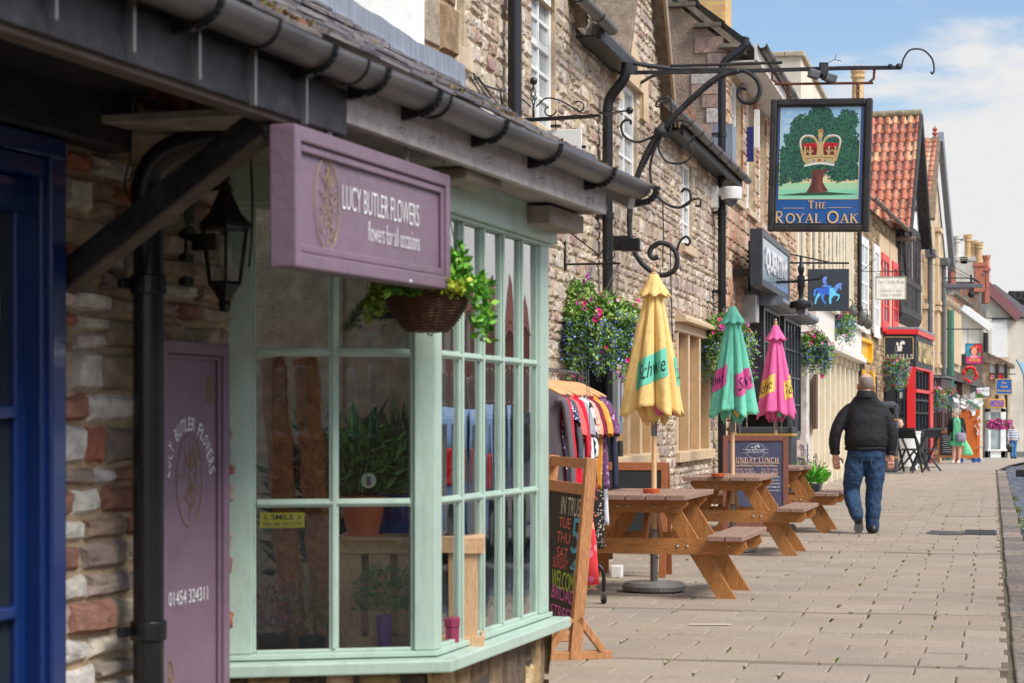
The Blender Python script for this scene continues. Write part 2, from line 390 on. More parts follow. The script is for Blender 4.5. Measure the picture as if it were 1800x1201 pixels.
# kerb
mb=MB();s=6
while s<53:
    l=rnd.uniform(.35,.95);p=[W0.pos(s+.006,3.58+rnd.uniform(0,.015)),W0.pos(s+l-.006,3.58+rnd.uniform(0,.015)),W0.pos(s+l-.006,3.79+rnd.uniform(-.015,.02)),W0.pos(s+.006,3.79+rnd.uniform(-.015,.02))]
    k=rnd.uniform(.8,1.2);c=rnd.choice([C(128,118,106),C(120,112,104),C(140,126,112)]);c=tuple(q*k for q in c);zt=rnd.uniform(-.012,-.002)
    mb.add([(q.x,q.y,-.15) for q in p]+[(q.x,q.y,zt) for q in p],[(0,4,5,1),(1,5,6,2),(2,6,7,3),(3,7,4,0),(4,7,6,5)],c);s+=l
S(mb.build('kerb',mat('kerb_stone',(1,1,1),.85,attr=True,var=.35,vs_=18,bump=.8,bs=50,dist=.004),bev=.012))
mb=MB();s=6
while s<60:
    for j in range(3):
        ds=rnd.uniform(.055,.075)
    n=3.82
    for j in range(4):
        w_=.1;k=rnd.uniform(.8,1.2);c=rnd.choice([C(118,126,142),C(104,112,128),C(130,132,140),C(110,108,112)]);c=tuple(q*k for q in c)
        a=W0.pos(s+.004,n+.004+rnd.uniform(-.006,.006));b=W0.pos(s+ds-.003,n+.004);cc=W0.pos(s+ds-.003,n+w_);d=W0.pos(s+.004,n+w_)
        zt=-.06+rnd.uniform(-.005,.005)
        mb.add([(q.x,q.y,-.12) for q in(a,b,cc,d)]+[(q.x,q.y,zt) for q in(a,b,cc,d)],[(0,4,5,1),(1,5,6,2),(2,6,7,3),(3,7,4,0),(4,7,6,5)],c);n+=w_
    s+=ds
S(mb.build('gutter_setts',mat('blue_sett',(1,1,1),.7,attr=True,var=.25,vs_=25,bump=.5,bs=60,dist=.003)))
strip('road',3.6,10.4,-.085,mat('asphalt',C(98,96,96),.9,var=.15,vs_=5,bump=.6,bs=200))
strip('opposite_pavement',10.4,13.6,.02,mat('far_paving2',C(150,138,126),.9,var=.1,vs_=3))
# service cover with repaired asphalt
g=G(1725,937);t0,_=W0.at(1725,740,3.05)
th=thing('service_cover','black ridged metal service cover set in a dark tarmac patch','drain cover',(g.x,g.y,0),W0.rz)
mb=MB();mb.box(-.42,.42,-.17,.19,-.002,.006);mb.build('frame',mat('cover_iron',C(92,90,90),.5,.6,bump=.2),th)
mb=MB()
for i in range(20): mb.box(-.40+i*.04,-.38+i*.04,-.15,.17,.006,.012)
for sx in(-.405,.4): mb.box(sx-.01,sx+.01,-.155,.175,.006,.014)
mb.build('grating',mat('cover_iron',C(92,90,90),.5,.6),th)
mb=MB();mb.prism([(-.5,.19),(.1,.19),(.3,.55),(-.25,.6),(-.55,.5)],.003,.007,'xy');mb.build('tarmac_patch',mat('tarmac_patch',C(84,82,80),.9,bump=.6,bs=200),th)
# clear it: fallen paint scrap
o=MB().prism([(-.13,-.018),(.12,-.026),(.14,.012),(-.1,.02)],.004,.006,'xy').build('paint_scrap',mat('paint_scrap',C(214,206,190),.8),loc=G(1246,1100)+Vector((0,0,.004)));tag(o,'small pale paint scrap stuck on the paving','litter')
# ================= FLOWER SHOP (nearest building)
mint=mat('mint_paint',C(178,200,184),.42,var=.06,vs_=5,bump=.3,bs=22,sc=(1,1,.35),dirt=(C(146,158,140),.55,11))
black_iron=mat('black_iron',C(26,26,28),.35,var=.2,bump=.15,bs=50)
black_paint=mat('black_timber',C(34,32,34),.55,var=.3,vs_=10,bump=.5,bs=40,dirt=(C(86,82,84),.5,6),sc=(1,1,1))
gut_m=mat('weathered_gutter',C(78,74,72),.38,.0,var=.3,vs_=4,bump=.15,bs=40,sc=(.6,1,1),dirt=(C(120,104,86),.6,7))
fas_m=mat('grimy_white_paint',C(178,170,164),.7,var=.14,vs_=12,bump=.25,bs=40,dirt=(C(110,98,88),.5,16))
purple=mat('mauve_paint',C(128,104,119),.45,var=.07,vs_=5,bump=.25,bs=30,dirt=(C(104,86,94),.5,9))
white_ink=mat('white_lettering',C(236,236,232),.6,bump=0,var=.02)
gold_ink=mat('old_gold_lettering',C(150,124,88),.6,bump=0,var=.1)
clear=glass()
shopg=glass('bay_glass',wob=.015)
shop=WS.thing('flower_shop','stone flower shop with mint green bay window and low slate pent roof','shop',0)
# wall
mb=MB()
holes=[(-3.2,-1.12,-.5,2.045),(.06,1.7,.42,2.1)]
wall_sheet(mb,-5.5,1.95,-.2,2.6,holes,0,.3)
mb.box(1.9,1.95,0,1.6,-.2,2.2)
SW3=WS.at(800,125,-.36)[0]
wall_sheet(mb,-5.5,SW3,2.55,4.9,(),.36,.3);mb.box(SW3-.05,SW3,.36,2.5,-.2,4.9)
mb.box(1.9,SW3,.36,.41,-.2,2.6)
wl=mb.build('wall',mortar(),shop)
mb=MB()
PN=[C(176,162,146),C(160,146,134),C(186,170,152),C(146,132,120),C(166,146,126),C(150,112,98),C(176,160,138),C(156,148,138),C(196,188,176)]
rubble(mb,-1.12,-.0,-.1,2.05,pal=PN,ch=(.055,.13),ln=(.1,.3),dep=(.01,.035),gap=.012,cvar=.12,colfn=lambda x,z:(random.choice([C(208,202,192),C(196,188,178)]) if (-1.05<x<-.78 and random.random()<.34) else (C(164,104,84) if random.random()<.1 else None)))
PD=[C(120,96,66),C(100,76,54),C(136,104,72),C(96,84,60),C(140,84,58),C(110,100,76)]
rubble(mb,-3.2,.0,2.225,2.55,pal=PD,dep=(.01,.04))
# upper storey: stone to the right of the white render
_sa=WS.at(737,40,-.36)[0];rubble(mb,_sa,SW3,2.75,4.6,y=.36,pal=[C(170,140,104),C(150,128,104),C(190,150,104),C(160,150,136)],ch=(.12,.3),ln=(.16,.4),dep=(.01,.03))
mb.build('stonework',stone(),wl)
MB().box(-3,_sa-.01,.33,.36,2.6,4.9).build('render_panel',mat('white_render',C(228,226,220),.85,var=.06,vs_=10,bump=.3,bs=30,dirt=(C(190,184,172),.4,6)),wl)
X_=lambda px,n=0:WS.at(px,740,n)[0]
MB().box(-3.3,X_(235,.10),-.10,-.0,2.05,2.222).build('lintel',black_paint,shop,bev=.012)
# soffit + fascia
mb=MB();mb.box(-3.4,-1.0,-.8,0,2.20,2.22);mb.build('dark_soffit',black_paint,shop)
MB().box(-1.0,1.93,-.78,.1,2.115,2.135).build('soffit',mat('cobwebbed_soffit',C(150,140,130),.85,var=.25,vs_=12,bump=.5,bs=40),shop)
mb=MB();mb.box(-3.4,-.86,-.815,-.785,2.06,2.19);mb.build('dark_fascia',black_paint,shop,bev=.004)
mb=MB();mb.box(-3.4,-.98,-.80,-.74,2.045,2.075);mb.build('fascia_batten',mat('worn_brown_edge',C(96,82,74),.7,var=.3,vs_=20,sc=(.3,1,1)),shop,bev=.004)
mb=MB();mb.box(-.86,1.78,-.815,-.785,2.10,2.215);mb.box(1.78,1.80,-.815,.0,2.10,2.215);fs=mb.build('fascia',fas_m,shop,bev=.003)
MB().box(1.4,1.86,-.7,-.05,2.03,2.10).build('eaves_block',mat('old_timber',C(150,136,124),.8,var=.3,vs_=14,sc=(.4,1,1)),shop)
MB().box(.26,.62,-.77,-.63,2.07,2.114).build('old_vent',mat('old_timber',C(150,136,124)),shop,bev=.012)
# hooks on the fascia
hk=mat('bright_wire',C(150,148,146),.35,.8,bump=0)
for px,py in((703,230),(757,247),(855,283),(950,318),(1036,353)):
    s_,z_=WS.at(px,py,.82)
    if s_<1.77:
        MB().tube([(s_,-.815,z_+.008),(s_,-.83,z_+.01)]+spiral((s_+.004,-.832,z_),.011,.011,2.2,-2.6,10),.0022,6).build('cup_hook',hk,fs)
MB().tube([(1.80,-.80,2.13),(1.83,-.80,2.13)]+spiral((1.845,-.80,2.13),.015,.015,math.pi,-math.pi*.9,12),.0025,6).build('cup_hook',hk,fs)
# gutter, half round
def half_gutter(s0,s1,n,z,r,parent,m=gut_m,wob=.0):
    mb=MB();k=14;ns=24;vs=[];fs=[]
    for i in range(ns+1):
        s_=s0+(s1-s0)*i/ns;zz=z+wob*math.sin(i*1.1)
        for j in range(k+1):
            a=math.pi*j/k;vs.append((s_,-n-r*math.cos(a),zz-r*math.sin(a)*1.05))
    for i in range(ns):
        for j in range(k): fs.append((i*(k+1)+j,i*(k+1)+j+1,(i+1)*(k+1)+j+1,(i+1)*(k+1)+j))
    mb.add(vs,fs)
    return mb.build('gutter',m,parent,smooth=True,solid=.004)
gt=half_gutter(-3.4,2.10,.872,2.252,.058,shop,wob=.002)
for s_ in (-1.55,-.98,-.33): MB().tube([(s_+d,-.872-.061*math.cos(a),2.252-.064*math.sin(a)) for d in(0,) for a in [math.pi*j/10 for j in range(11)]],.006,6).build('joint',black_iron,gt)
for px in (345,550,645,738,858,955,1052,1130):
    s_,_=WS.at(px,200,.872)
    mb=MB();r=.064
    for a0 in range(12):
        a=math.pi*a0/12;b=math.pi*(a0+1)/12
        for rr in(r,): mb.beam((s_,-.872-rr*math.cos(a),2.252-rr*1.05*math.sin(a)),(s_,-.872-rr*math.cos(b),2.252-rr*1.05*math.sin(b)),.028,.007,(1,0,0))
    mb.prism([(-.818,2.262),(-.818,2.165),(-.86,2.168),(-.915,2.195),(-.87,2.192)],s_-.014,s_+.014,'yz')
    mb.build('bracket',black_iron,gt)
mb=MB()
for px,py in((100,18),(237,76),(352,125),(450,172),(540,205)):
    s_,z_=WS.at(px,py,.84);s_=min(s_,-.9) if px<500 else s_
    MB().box(s_-.005,s_+.005,-.84,-.825,z_-.02,2.2).build('strap',hk,gt)
# end cap ring
# slate roof
mb=MB();rows=11;rn=random.Random(5);DP=1.235;
def roofz(s_,t):
    k=min(1,max(0,(s_-.2)/2.6));k=k*k*(3-2*k);return 2.278-.045*k+t*(.735-.085*k)
def send(t): return 2.06+(SW3-2.06)*t
for i in range(rows):
    t0=i/rows;t1=min(1,t0+1/rows*1.25)
    s_=-3.4-rn.uniform(0,.2)
    while s_<send(t0):
        wd=rn.uniform(.15,.28);a=s_+.002;b=min(s_+wd-.003,send(t0)+.02*rn.random());s_+=wd
        if b-a<.03:continue
        th_=rn.uniform(.007,.013);lift=rn.uniform(0,.008);ch_=rn.uniform(-.012,.012)
        k=rn.uniform(.7,1.15);c=rn.choice([C(122,116,118),C(108,104,108),C(132,122,118),C(98,94,96)]);c=tuple(q*k for q in c)
        y0,z0=-.875+t0*DP+ch_,roofz(a,t0)+.008;y1,z1=-.875+t1*DP,roofz(a,t1)-.004
        vs=[(a,y0,z0+lift),(b,y0+rn.uniform(-.006,.006),z0+lift),(b,y1,z1),(a,y1,z1)]
        vs+= [(v[0],v[1],v[2]+th_) for v in vs]
        mb.add(vs,[(0,3,2,1),(4,5,6,7),(0,1,5,4),(1,2,6,5),(2,3,7,6),(3,0,4,7)],c)
rf=mb.build('roof',mat('stone_slate',(1,1,1),.62,attr=True,var=.3,vs_=14,bump=.5,bs=45,dist=.003,dirt=(C(120,116,84),.35,9)),shop)
mb=MB();mb.beam((2.04,-.86,2.18),(SW3-.02,.34,2.83),.03,.07);mb.build('verge_board',fas_m,rf)
mb=MB()
for i in range(2200):
    t=abs(rn.gauss(0,.07)) if rn.random()<.8 else rn.random()*.9
    s_=rn.uniform(-3.2,send(t)-.05)
    if noise.noise((s_*3.1,t*6,3))<.2 and s_>-1.2:continue
    c=rn.choice([C(110,108,50),C(84,86,44),C(140,104,60),C(120,70,44)])
    y,z=-.86+t*DP,roofz(s_,t)+.022
    mb.leaf((s_+rn.gauss(0,.01),y,z),rn.uniform(.010,.024),c,(rn.gauss(0,1),rn.gauss(0,1),rn.uniform(.2,1)),.8)
mb.build('moss',MATS['moss_leaf'],rf)
# lead flashing
mb=MB();vs=[];fs=[];n_=60
for i in range(n_+1):
    s_=-3.3+(SW3-.02+3.3)*i/n_;w1=.008*math.sin(i*.9)+.006*math.sin(i*2.3)
    prof=[(.13,roofz(s_,.815)+.024),(.26,roofz(s_,.92)+.026),(.292+w1*.3,roofz(s_,.96)+.02),(.298,roofz(s_,1)+.06+w1*.5),(.30,roofz(s_,1)+.125+w1*.6)]
    for y,z in prof: vs.append((s_,y,z))
for i in range(n_):
    for j in range(4): fs.append((i*5+j,(i+1)*5+j,(i+1)*5+j+1,i*5+j+1))
mb.add(vs,fs);mb.build('lead_flashing',mat('lead',C(128,134,144),.55,.0,var=.25,vs_=10,bump=.3,bs=30,sc=(2,1,.3)),rf,smooth=True)
# slim cables running down the roof verge
mb=MB()
for k in range(3):
    mb.tube(bez([(SW3,.28-k*.02,2.95),(SW3-.1+.03*k,.15,2.80+.02*k),(SW3-.5-.05*k,-.15,2.64),(2.35+.02*k,-.45,2.47),(2.0,-.80,2.29+.01*k)],6),.0045,5)
mb.build('cable',black_iron,shop)
# brace (timber bracket)
a=P(118,470,5.74);b=P(470,205,5.3)
brk=thing('roof_brace','black timber brace propping the eaves beside the blue window','brace',(a.x,a.y,a.z-.03),0)
mb=MB();d=b-a;mb.beam((0,0,.0),(d.x,d.y,d.z+.02),.05,.085)
mb.build('strut',black_paint,brk,bev=.004)
mb=MB();mb.beam((0,0,-.046),(d.x,d.y,d.z+.02-.046),.054,.01);mb.build('worn_edge',mat('worn_brown_edge',C(96,82,74)),brk)
# ---- downpipe
s_,_=WS.at(261,700,.12)
dp=WS.thing('downpipe','thick black cast iron downpipe between the rubble wall and mauve board','pipe',s_,.12,0)
mb=MB();mb.tube([(0,0,-.1),(0,0,1.93)],.046,20);mb.tube(bez([(0,0,1.85),(0,0,1.98),(.02,-.10,2.07),(.12,-.40,2.13),(.2,-.62,2.17)],5),.047,16);mb.build('pipe',black_iron,dp,smooth='auto')
for z in (1.66,.62): MB().lathe([(.047,z-.03),(.055,z-.028),(.055,z+.028),(.047,z+.03)],20).box(-.1,.1,.03,.05,z-.015,z+.015).build('collar',black_iron,dp,bev=.003)
# ---- mauve panel board
s0,_=WS.at(280,700,.09);s1,_=WS.at(400,700,.09);zt=WS.at(340,601,.09)[1]
pb=WS.thing('shop_panel','tall mauve wall panel with arched white shop name and phone number','sign board',(s0+s1)/2,.055,0)
hw=(s1-s0)/2
mb=MB();mb.box(-hw,hw,-.02,.0,.0,zt);mb.build('board',purple,pb)
mb=MB()
for (x0,x1,z0,z1) in((-hw,-hw+.04,0,zt),(hw-.04,hw,0,zt),(-hw+.04,hw-.04,zt-.04,zt),(-hw+.04,hw-.04,0,.04)):
    mb.box(x0,x1,-.045,-.0205,z0,z1)
for (x0,x1,z0,z1) in((-hw+.041,-hw+.055,.04,zt-.041),(hw-.055,hw-.041,.04,zt-.041),(-hw+.056,hw-.056,zt-.055,zt-.041)):
    mb.box(x0,x1,-.034,-.0205,z0,z1)
mb.build('frame',purple,pb,bev=.005)
def flora(mb,cx,cz,w_,h_,y,T=None,seed=2,r=.0016):
    """line emblem: an oval filled with curling stems and petals"""
    q=random.Random(seed);E=lambda x,z:(cx+x,y,cz+z)
    mb.tube([E(w_/2*math.cos(a),h_/2*math.sin(a)) for a in [k*math.pi/20 for k in range(40)]],r,4,closed=True)
    for i in range(17):
        x=q.uniform(-.6,.6)*w_/2;z=q.uniform(-.75,.75)*h_/2;a=q.uniform(0,6.28);rr=q.uniform(.12,.26)*w_
        mb.tube([E(p.x,p.z) for p in spiral((x,0,z),rr*.2,rr,a,a+q.choice([-1,1])*4.2,12)],r*.8,4)
    mb.tube([E(x_,z_) for x_,z_ in((0,-h_*.45),(w_*.08,-h_*.2),(-w_*.05,0),(w_*.03,h_*.2),(0,h_*.4))],r*.8,4)
# emblem and words on the panel
ec,ez=WS.at(335,845,.08);ec-=(s0+s1)/2
mb=MB();flora(mb,ec,ez,.17,.29,-.0225);flora(mb,hw-.09,zt-.15,.06,.09,-.0225,seed=4);flora(mb,ec-.14,WS.at(300,1180,.03)[1],.06,.09,-.0225,seed=5);mb.build('emblem',gold_ink,pb)
mb=MB();W_='LUCY BUTLER FLOWERS';nL=len(W_)
for i,chh in enumerate(W_):
    if chh==' ':continue
    a=R(168)-(R(168)-R(12))*i/(nL-1);x=ec+.155*math.cos(a);z=ez-.01+.19*math.sin(a)
    T=Matrix.Translation((x,-.0225,z))@Matrix.Rotation(-(a-math.pi/2)*.92,4,'Y')@Matrix.Rotation(R(90),4,'X')
    put_text(mb,chh,T,.042,.020 if chh not in 'I' else .006,bold=.005)
mb.build('arched_name',white_ink,pb)
s_,z_=WS.at(333,1048,.08);mb=MB();put_text(mb,'01454 324311',face_T((s_-(s0+s1)/2,-.0225,z_)),.044,.26,bold=0);mb.build('phone_number',white_ink,pb)
# ---- blue glazed shopfront at far left
blue=mat('royal_blue_gloss',C(18,44,98),.25,var=.06,vs_=4,bump=.08,bs=40,coat=.3)
X=lambda px,n=0:WS.at(px,740,n)[0]
bl=MB()
for a,b,n0,n1 in((92,118,.0,.075),(74,95,.0,.055),(52,74,-.06,-.02),(28,52,-.05,.0)):
    bl.box(X(a,n1),X(b,n1),-n1,.1,-.3,2.04)
bl.box(-3.2,X(118,.085),-.085,.1,1.985,2.044);bl.box(-3.2,X(95,.06),-.06,.1,1.93,1.984);bl.box(-3.2,X(52),-.01,.1,1.83,1.929)
bl.box(-3.2,X(28),-.0,.05,-.3,.2)
bf=bl.build('blue_window_frame',blue,shop,bev=.008,seg=3)
for i,z in enumerate((1.83-.45,.755-.0,1.29)):
    pass
mb=MB()
for py in(725,1078):
    z=WS.at(15,py,0)[1];mb.box(-3.2,X(28),-.012,.03,z-.018,z+.018)
mb.box(X(28)-.55,X(28)-.52,-.011,.03,.2,1.83)
mb.build('glazing_bar',blue,bf,bev=.006)
MB().box(-3.2,X(28),.02,.024,.2,1.83).build('pane',mat('dark_window_glass',C(40,46,52),.06,bump=0,var=.1,spec=.8),bf)
MB().box(X(2)-.12,X(6),.012,.019,1.52,1.60).build('sticker',mat('cyan_sticker',C(30,150,200),.4),bf)
# loose old cables near the lintel
mb=MB();s_=X(170)
mb.tube(bez([(s_,-.11,2.3),(s_+.0,-.112,2.22),(s_+.005,-.112,2.05),(s_+.06,-.06,1.96),(s_+.12,-.05,1.91)],5),.0035,5)
mb.tube([(s_+.09+.07*math.cos(a),-.112-.004*k,2.22+.09*math.sin(a)) for k in range(2) for a in [math.pi+q*math.pi/10 for q in range(11)]],.004,5)
mb.tube(bez([(X(345,.1),-.1,2.1),(X(440,.35),-.33,2.1),(X(452,.35),-.33,2.02),(X(443,.3),-.3,1.86),(X(438,.2),-.2,1.75)],6),.004,5)
mb.build('loose_cable',black_iron,shop)
# ================= BAY WINDOW
A=Vector((-.984,6.75,0));B=Vector((-.266,6.90,0));Cc=Vector((.154,8.30,0));D=WS.pos(1.80,0)
bw=thing('bay_window',None,None,(0,0,0));bpy.data.objects.remove(bw)
ish=Matrix.LocRotScale(WS.pos(0,0,0),Matrix.Rotation(WS.rz,3,'Z'),None).inverted()
def facT(p0,p1):
    d=(p1-p0).normalized();return ish@Matrix.LocRotScale(p0,Matrix.Rotation(math.atan2(d.y,d.x),3,'Z'),None)
T1=facT(A,B);T2=facT(B,Cc);T3=facT(Cc,D);L1=(B-A).length;L2=(Cc-B).length;L3=(D-Cc).length
zb,zt_=.455,1.985;rails=(.968,1.485)
fr=MB()
def pane_grid(T,L_,g0,g1,n,mw,post0,post1):
    fr.box(post0[0],post0[1],-.0,.07,zb-.0,zt_,T=T);fr.box(post1[0],post1[1],.0,.07,zb,zt_,T=T)
pane_grid(T1,L1,.117,.65,2,.033,(.0,.105),(.66,.735))
fr.box(.105,.117,.012,.06,zb,zt_,T=T1);fr.box(.65,.66,.012,.06,zb,zt_,T=T1)
pane_grid(T2,L2,.092,1.325,5,.035,(-.0,.075),(1.335,L2))
fr.box(.075,.090,.012,.06,zb,zt_,T=T2);fr.box(1.325,1.335,.012,.06,zb,zt_,T=T2)
fr.box(0,.07,0,.07,zb,zt_,T=T3);fr.box(.07,L3,.0,.05,zb,zt_,T=T3)
# bottom rail and top rail
for T,L_ in((T1,L1),(T2,L2)):
    fr.box(.02,L_-.02,.004,.066,zb-.05,zb+.0,T=T)
bay=fr.build('bay_window',mint,shop,bev=.006,seg=2)
gb=MB();glz=[]
def bars(T,g0,g1,n,mw):
    pw=(g1-g0-(n-1)*mw)/n
    for i in range(1,n):
        x=g0+i*pw+(i-1)*mw
        gb.box(x,x+mw,.011,.034,zb+.012,zt_-.012,T=T);gb.box(x+.009,x+mw-.009,.003,.0108,zb+.012,zt_-.012,T=T)
    for z in rails:
        gb.box(g0+.001,g1-.001,.0125,.033,z-.014,z+.014,T=T);gb.box(g0+.002,g1-.002,.004,.0122,z-.006,z+.006,T=T)
    zz=[zb]+[r for r in rails]+[zt_]
    for z0,z1 in((zb,zb+.012),(zt_-.012,zt_)): gb.box(g0,g1,.010,.036,z0,z1,T=T)
    for i in range(n):
        x=g0+i*(pw+mw)
        for j in range(3):
            z0=zz[j]+.012;z1=zz[j+1]-.012
            # soft, slightly bowed old glass
            k=6;vs=[];fs=[];q=random.Random(i*7+j);ph=q.uniform(0,6)
            for a in range(k+1):
                for b in range(k+1):
                    vs.append((x-.003+(pw+.006)*a/k,.022+.0006*math.sin(ph+b*.9)+.0005*math.sin(ph*2+a*1.4),z0+(z1-z0)*b/k))
            for a in range(k):
                for b in range(k): fs.append((a*(k+1)+b,(a+1)*(k+1)+b,(a+1)*(k+1)+b+1,a*(k+1)+b+1))
            m_=MB();m_.add(vs,fs,T=T);m_.build('pane',shopg,bay,smooth=True)
bars(T1,.117,.65,2,.033);shopg=glass('street_side_glass',wob=.015,ml_=3.3);bars(T2,.092,1.325,5,.035)
gb.build('glazing_bars',mint,bay,bev=.003)
# frieze
def poly_off(pts,off):
    """offset open polyline outwards (to the right of travel direction)"""
    o=[];n=len(pts)
    for i in range(n):
        d=[]
        if i>0:d.append((pts[i]-pts[i-1]).normalized())
        if i<n-1:d.append((pts[i+1]-pts[i]).normalized())
        nm=sum((Vector((q.y,-q.x,0)) for q in d),Vector((0,0,0))).normalized()
        k=1/max(.4,nm.dot(Vector((d[0].y,-d[0].x,0))))
        o.append(pts[i]+nm*off*k)
    return o
def band(name,off0,off1,z0,z1,m,parent,bev=.005,slope=0):
    pts=[A+Vector((-.04,-.01,0)),B,Cc,D];a=poly_off(pts,off0);b=poly_off(pts,off1);mb=MB(ish);n=len(pts)
    vs=[(p.x,p.y,z0) for p in a]+[(p.x,p.y,z1) for p in a]+[(p.x,p.y,z0) for p in b]+[(p.x,p.y,z1-slope) for p in b]
    fs=[]
    for i in range(n-1):
        fs+=[(2*n+i,2*n+i+1,3*n+i+1,3*n+i),(n+i,3*n+i,3*n+i+1,n+i+1),(i,i+1,2*n+i+1,2*n+i),(i,n+i,n+i+1,i+1)]
    fs+=[(0,2*n,3*n,n),(n-1,2*n-1,4*n-1,3*n-1)]
    mb.add(vs,fs);return mb.build(name,m,parent,bev=bev)
band('frieze',-.05,.03,1.985,2.118,mint,bay)
band('frieze_bead',-.04,.008,1.972,1.984,mint,bay,.002)
band('sill',-.15,.075,.385,.437,mint,bay,.006,slope=.008)
band('sill_upstand',-.10,.012,.437,.454,mint,bay,.002)
# stone plinth
sb=MB();PBS=[C(190,160,116),C(150,128,98),C(176,150,112),C(110,98,84),C(200,176,140),C(130,112,90)]
for T,L_ in((T1,L1),(T2,L2),(T3,L3)):
    tmp=MB();rubble(tmp,-.02,L_-.01,-.03,.385,pal=PBS,ch=(.17,.22),ln=(.09,.2),dep=(.006,.02),gap=.014,y=.02)
    k0=len(sb.v);Tn=T
    sb.v+= [tuple(Tn@Vector(v)) for v in tmp.v];sb.f+=[[i+k0 for i in f] for f in tmp.f];sb.c+=tmp.c;sb.m+=tmp.m
sbo=sb.build('stone_base',stone(),bay)
mb=MB()
for T,L_ in((T1,L1),(T2,L2),(T3,L3)): mb.box(.02,L_-.0,.02,.06,-.1,.384,T=T)
mb.build('base_mortar',mat('dark_mortar',C(84,76,70),.95,bump=.4),bay)
# window board and room behind
mb=MB(ish)
pts=[A,B,Cc,D];inn=poly_off(pts,-.08)
mb.add([(p.x,p.y,.40) for p in inn]+[tuple(WS.pos(1.8,-.3,.40)),tuple(WS.pos(.05,-.3,.40))],[tuple(range(6))])
mb.build('window_board',mat('window_board',C(120,108,94),.7,var=.3,vs_=20,sc=(.3,2,1)),bay)
mb=MB();W3=[(0,-2,.0),(1.9,-2.0,0)]
mb.quad((-1.6,2.4,0),(2.3,2.4,0),(2.3,2.4,2.0),(-1.6,2.4,2.0))
mb.quad((-1.6,.3,0),(-1.6,2.4,0),(-1.6,2.4,2.4),(-1.6,.3,2.4));mb.quad((2.3,.3,0),(2.3,2.4,0),(2.3,2.4,2.4),(2.3,.3,2.4))
mb.quad((-1.6,.3,0),(2.3,.3,0),(2.3,2.4,0),(-1.6,2.4,0))
mb.quad((-1.6,.3,0),(-1.6,.3,2.4),(0,.3,2.4),(0,.3,0));mb.quad((1.8,.3,0),(1.8,.3,2.4),(2.3,.3,2.4),(2.3,.3,0))
mb.box(0,1.8,.0,.06,2.1,2.13)
mb.build('shop_interior',mat('interior_plaster',C(232,230,224),.8,var=.06,vs_=3),shop)
# small yellow CCTV notice
x0=(458-390)/515;x1=(537-390)/515;z1=1.25-(902-740)/3500*6.8;z0=1.25-(929-740)/3500*6.8
nb=T1@Vector(((x0+x1)/2,.043,z0))
no=thing('cctv_notice','yellow notice reading SMILE YOU ARE ON CCTV inside the bay window','notice',(0,0,0));no.location=(Matrix.LocRotScale(WS.pos(0,0,0),Matrix.Rotation(WS.rz,3,'Z'),None)@nb)
no.rotation_euler[2]=math.atan2((B-A).y,(B-A).x);no.location=no.location+Vector((.0,0,0))
w_=x1-x0;h_=z1-z0
MB().box(-w_/2,w_/2,.001,.003,0,h_).build('sheet',mat('notice_yellow',C(248,222,20),.45,bump=0,var=.02),no)
mb=MB();put_text(mb,'SMILE',face_T((0,0,h_*.70)),h_*.36,w_*.5,bold=.02);put_text(mb,'YOU ARE ON CCTV!',face_T((0,0,h_*.24)),h_*.27,w_*.88,bold=.01)
for sx in(-1,1):
    x=sx*w_*.38;pts=[(x-.009,0,h_*.52),(x+.009,0,h_*.52),(x,0,h_*.88)]
    mb.tube(pts,.0012,4,closed=True);mb.box(x-.003,x+.003,-.0005,.0005,h_*.6,h_*.7)
mb.build('wording',mat('black_ink',C(18,18,18),.6,bump=0),no)
# ================= hanging mauve sign
sg=thing('hanging_sign','mauve framed hanging sign of the flower shop with white lettering','sign',(-.588,5.25,1.655),math.atan2(.9645,.264))
SLn=1.385;SH=.378
Tt=Matrix.Rotation(-math.atan(.028/1.38),4,'Y')
mb=MB(Tt);mb.box(.02,SLn-.02,-.0,.032,.02,SH-.02);mb.build('board',purple,sg)
mb=MB(Tt)
for (x0,x1,z0,z1) in((0,.042,0,SH),(SLn-.042,SLn,0,SH),(.042,SLn-.042,SH-.042,SH),(.042,SLn-.042,0,.042)): mb.box(x0,x1,-.022,.055,z0,z1)
mb.build('frame',purple,sg,bev=.006,seg=3)
mb=MB(Tt)
for (x0,x1,z0,z1) in((.043,.066,.043,SH-.043),(SLn-.066,SLn-.043,.043,SH-.043),(.067,SLn-.067,SH-.066,SH-.043),(.067,SLn-.067,.043,.066)): mb.box(x0,x1,-.013,-.001,z0,z1)
mb.build('beading',purple,sg,bev=.005,seg=3)
mb=MB(Tt);flora(mb,.279,.19,.19,.255,-.004,seed=3,r=.0018);mb.build('emblem',mat('pale_gold',C(164,142,112),.5,bump=0),sg)
mb=MB(Tt);put_text(mb,'LUCY BUTLER FLOWERS',face_T((.755,-.003,.222)),.070,.70,bold=-.006);put_text(mb,'flowers for all occasions',face_T((.865,-.003,.140)),.058,.49,bold=-.008)
mb.build('lettering',white_ink,sg)
MB(Tt).ball((.95,-.024,.008),.005,6).build('screw',white_ink,sg)
chm=mat('steel_chain',C(170,170,168),.3,.9,bump=0)
def chain(p0,p1,parent,r=.0028,l=.026,name='chain',m=None):
    p0=Vector(p0);p1=Vector(p1);n=max(2,int((p1-p0).length/(l*.72)));mb=MB()
    d=(p1-p0)/n;dd=d.normalized();u=dd.orthogonal().normalized();v=dd.cross(u)
    for i in range(n):
        c=p0+d*(i+.5);s_=u if i%2 else v
        mb.tube([c+dd*math.cos(a)*l*.5+s_*math.sin(a)*l*.24 for a in [k*math.pi/6 for k in range(12)]],r,5,closed=True)
    return mb.build(name,m or chm,parent)
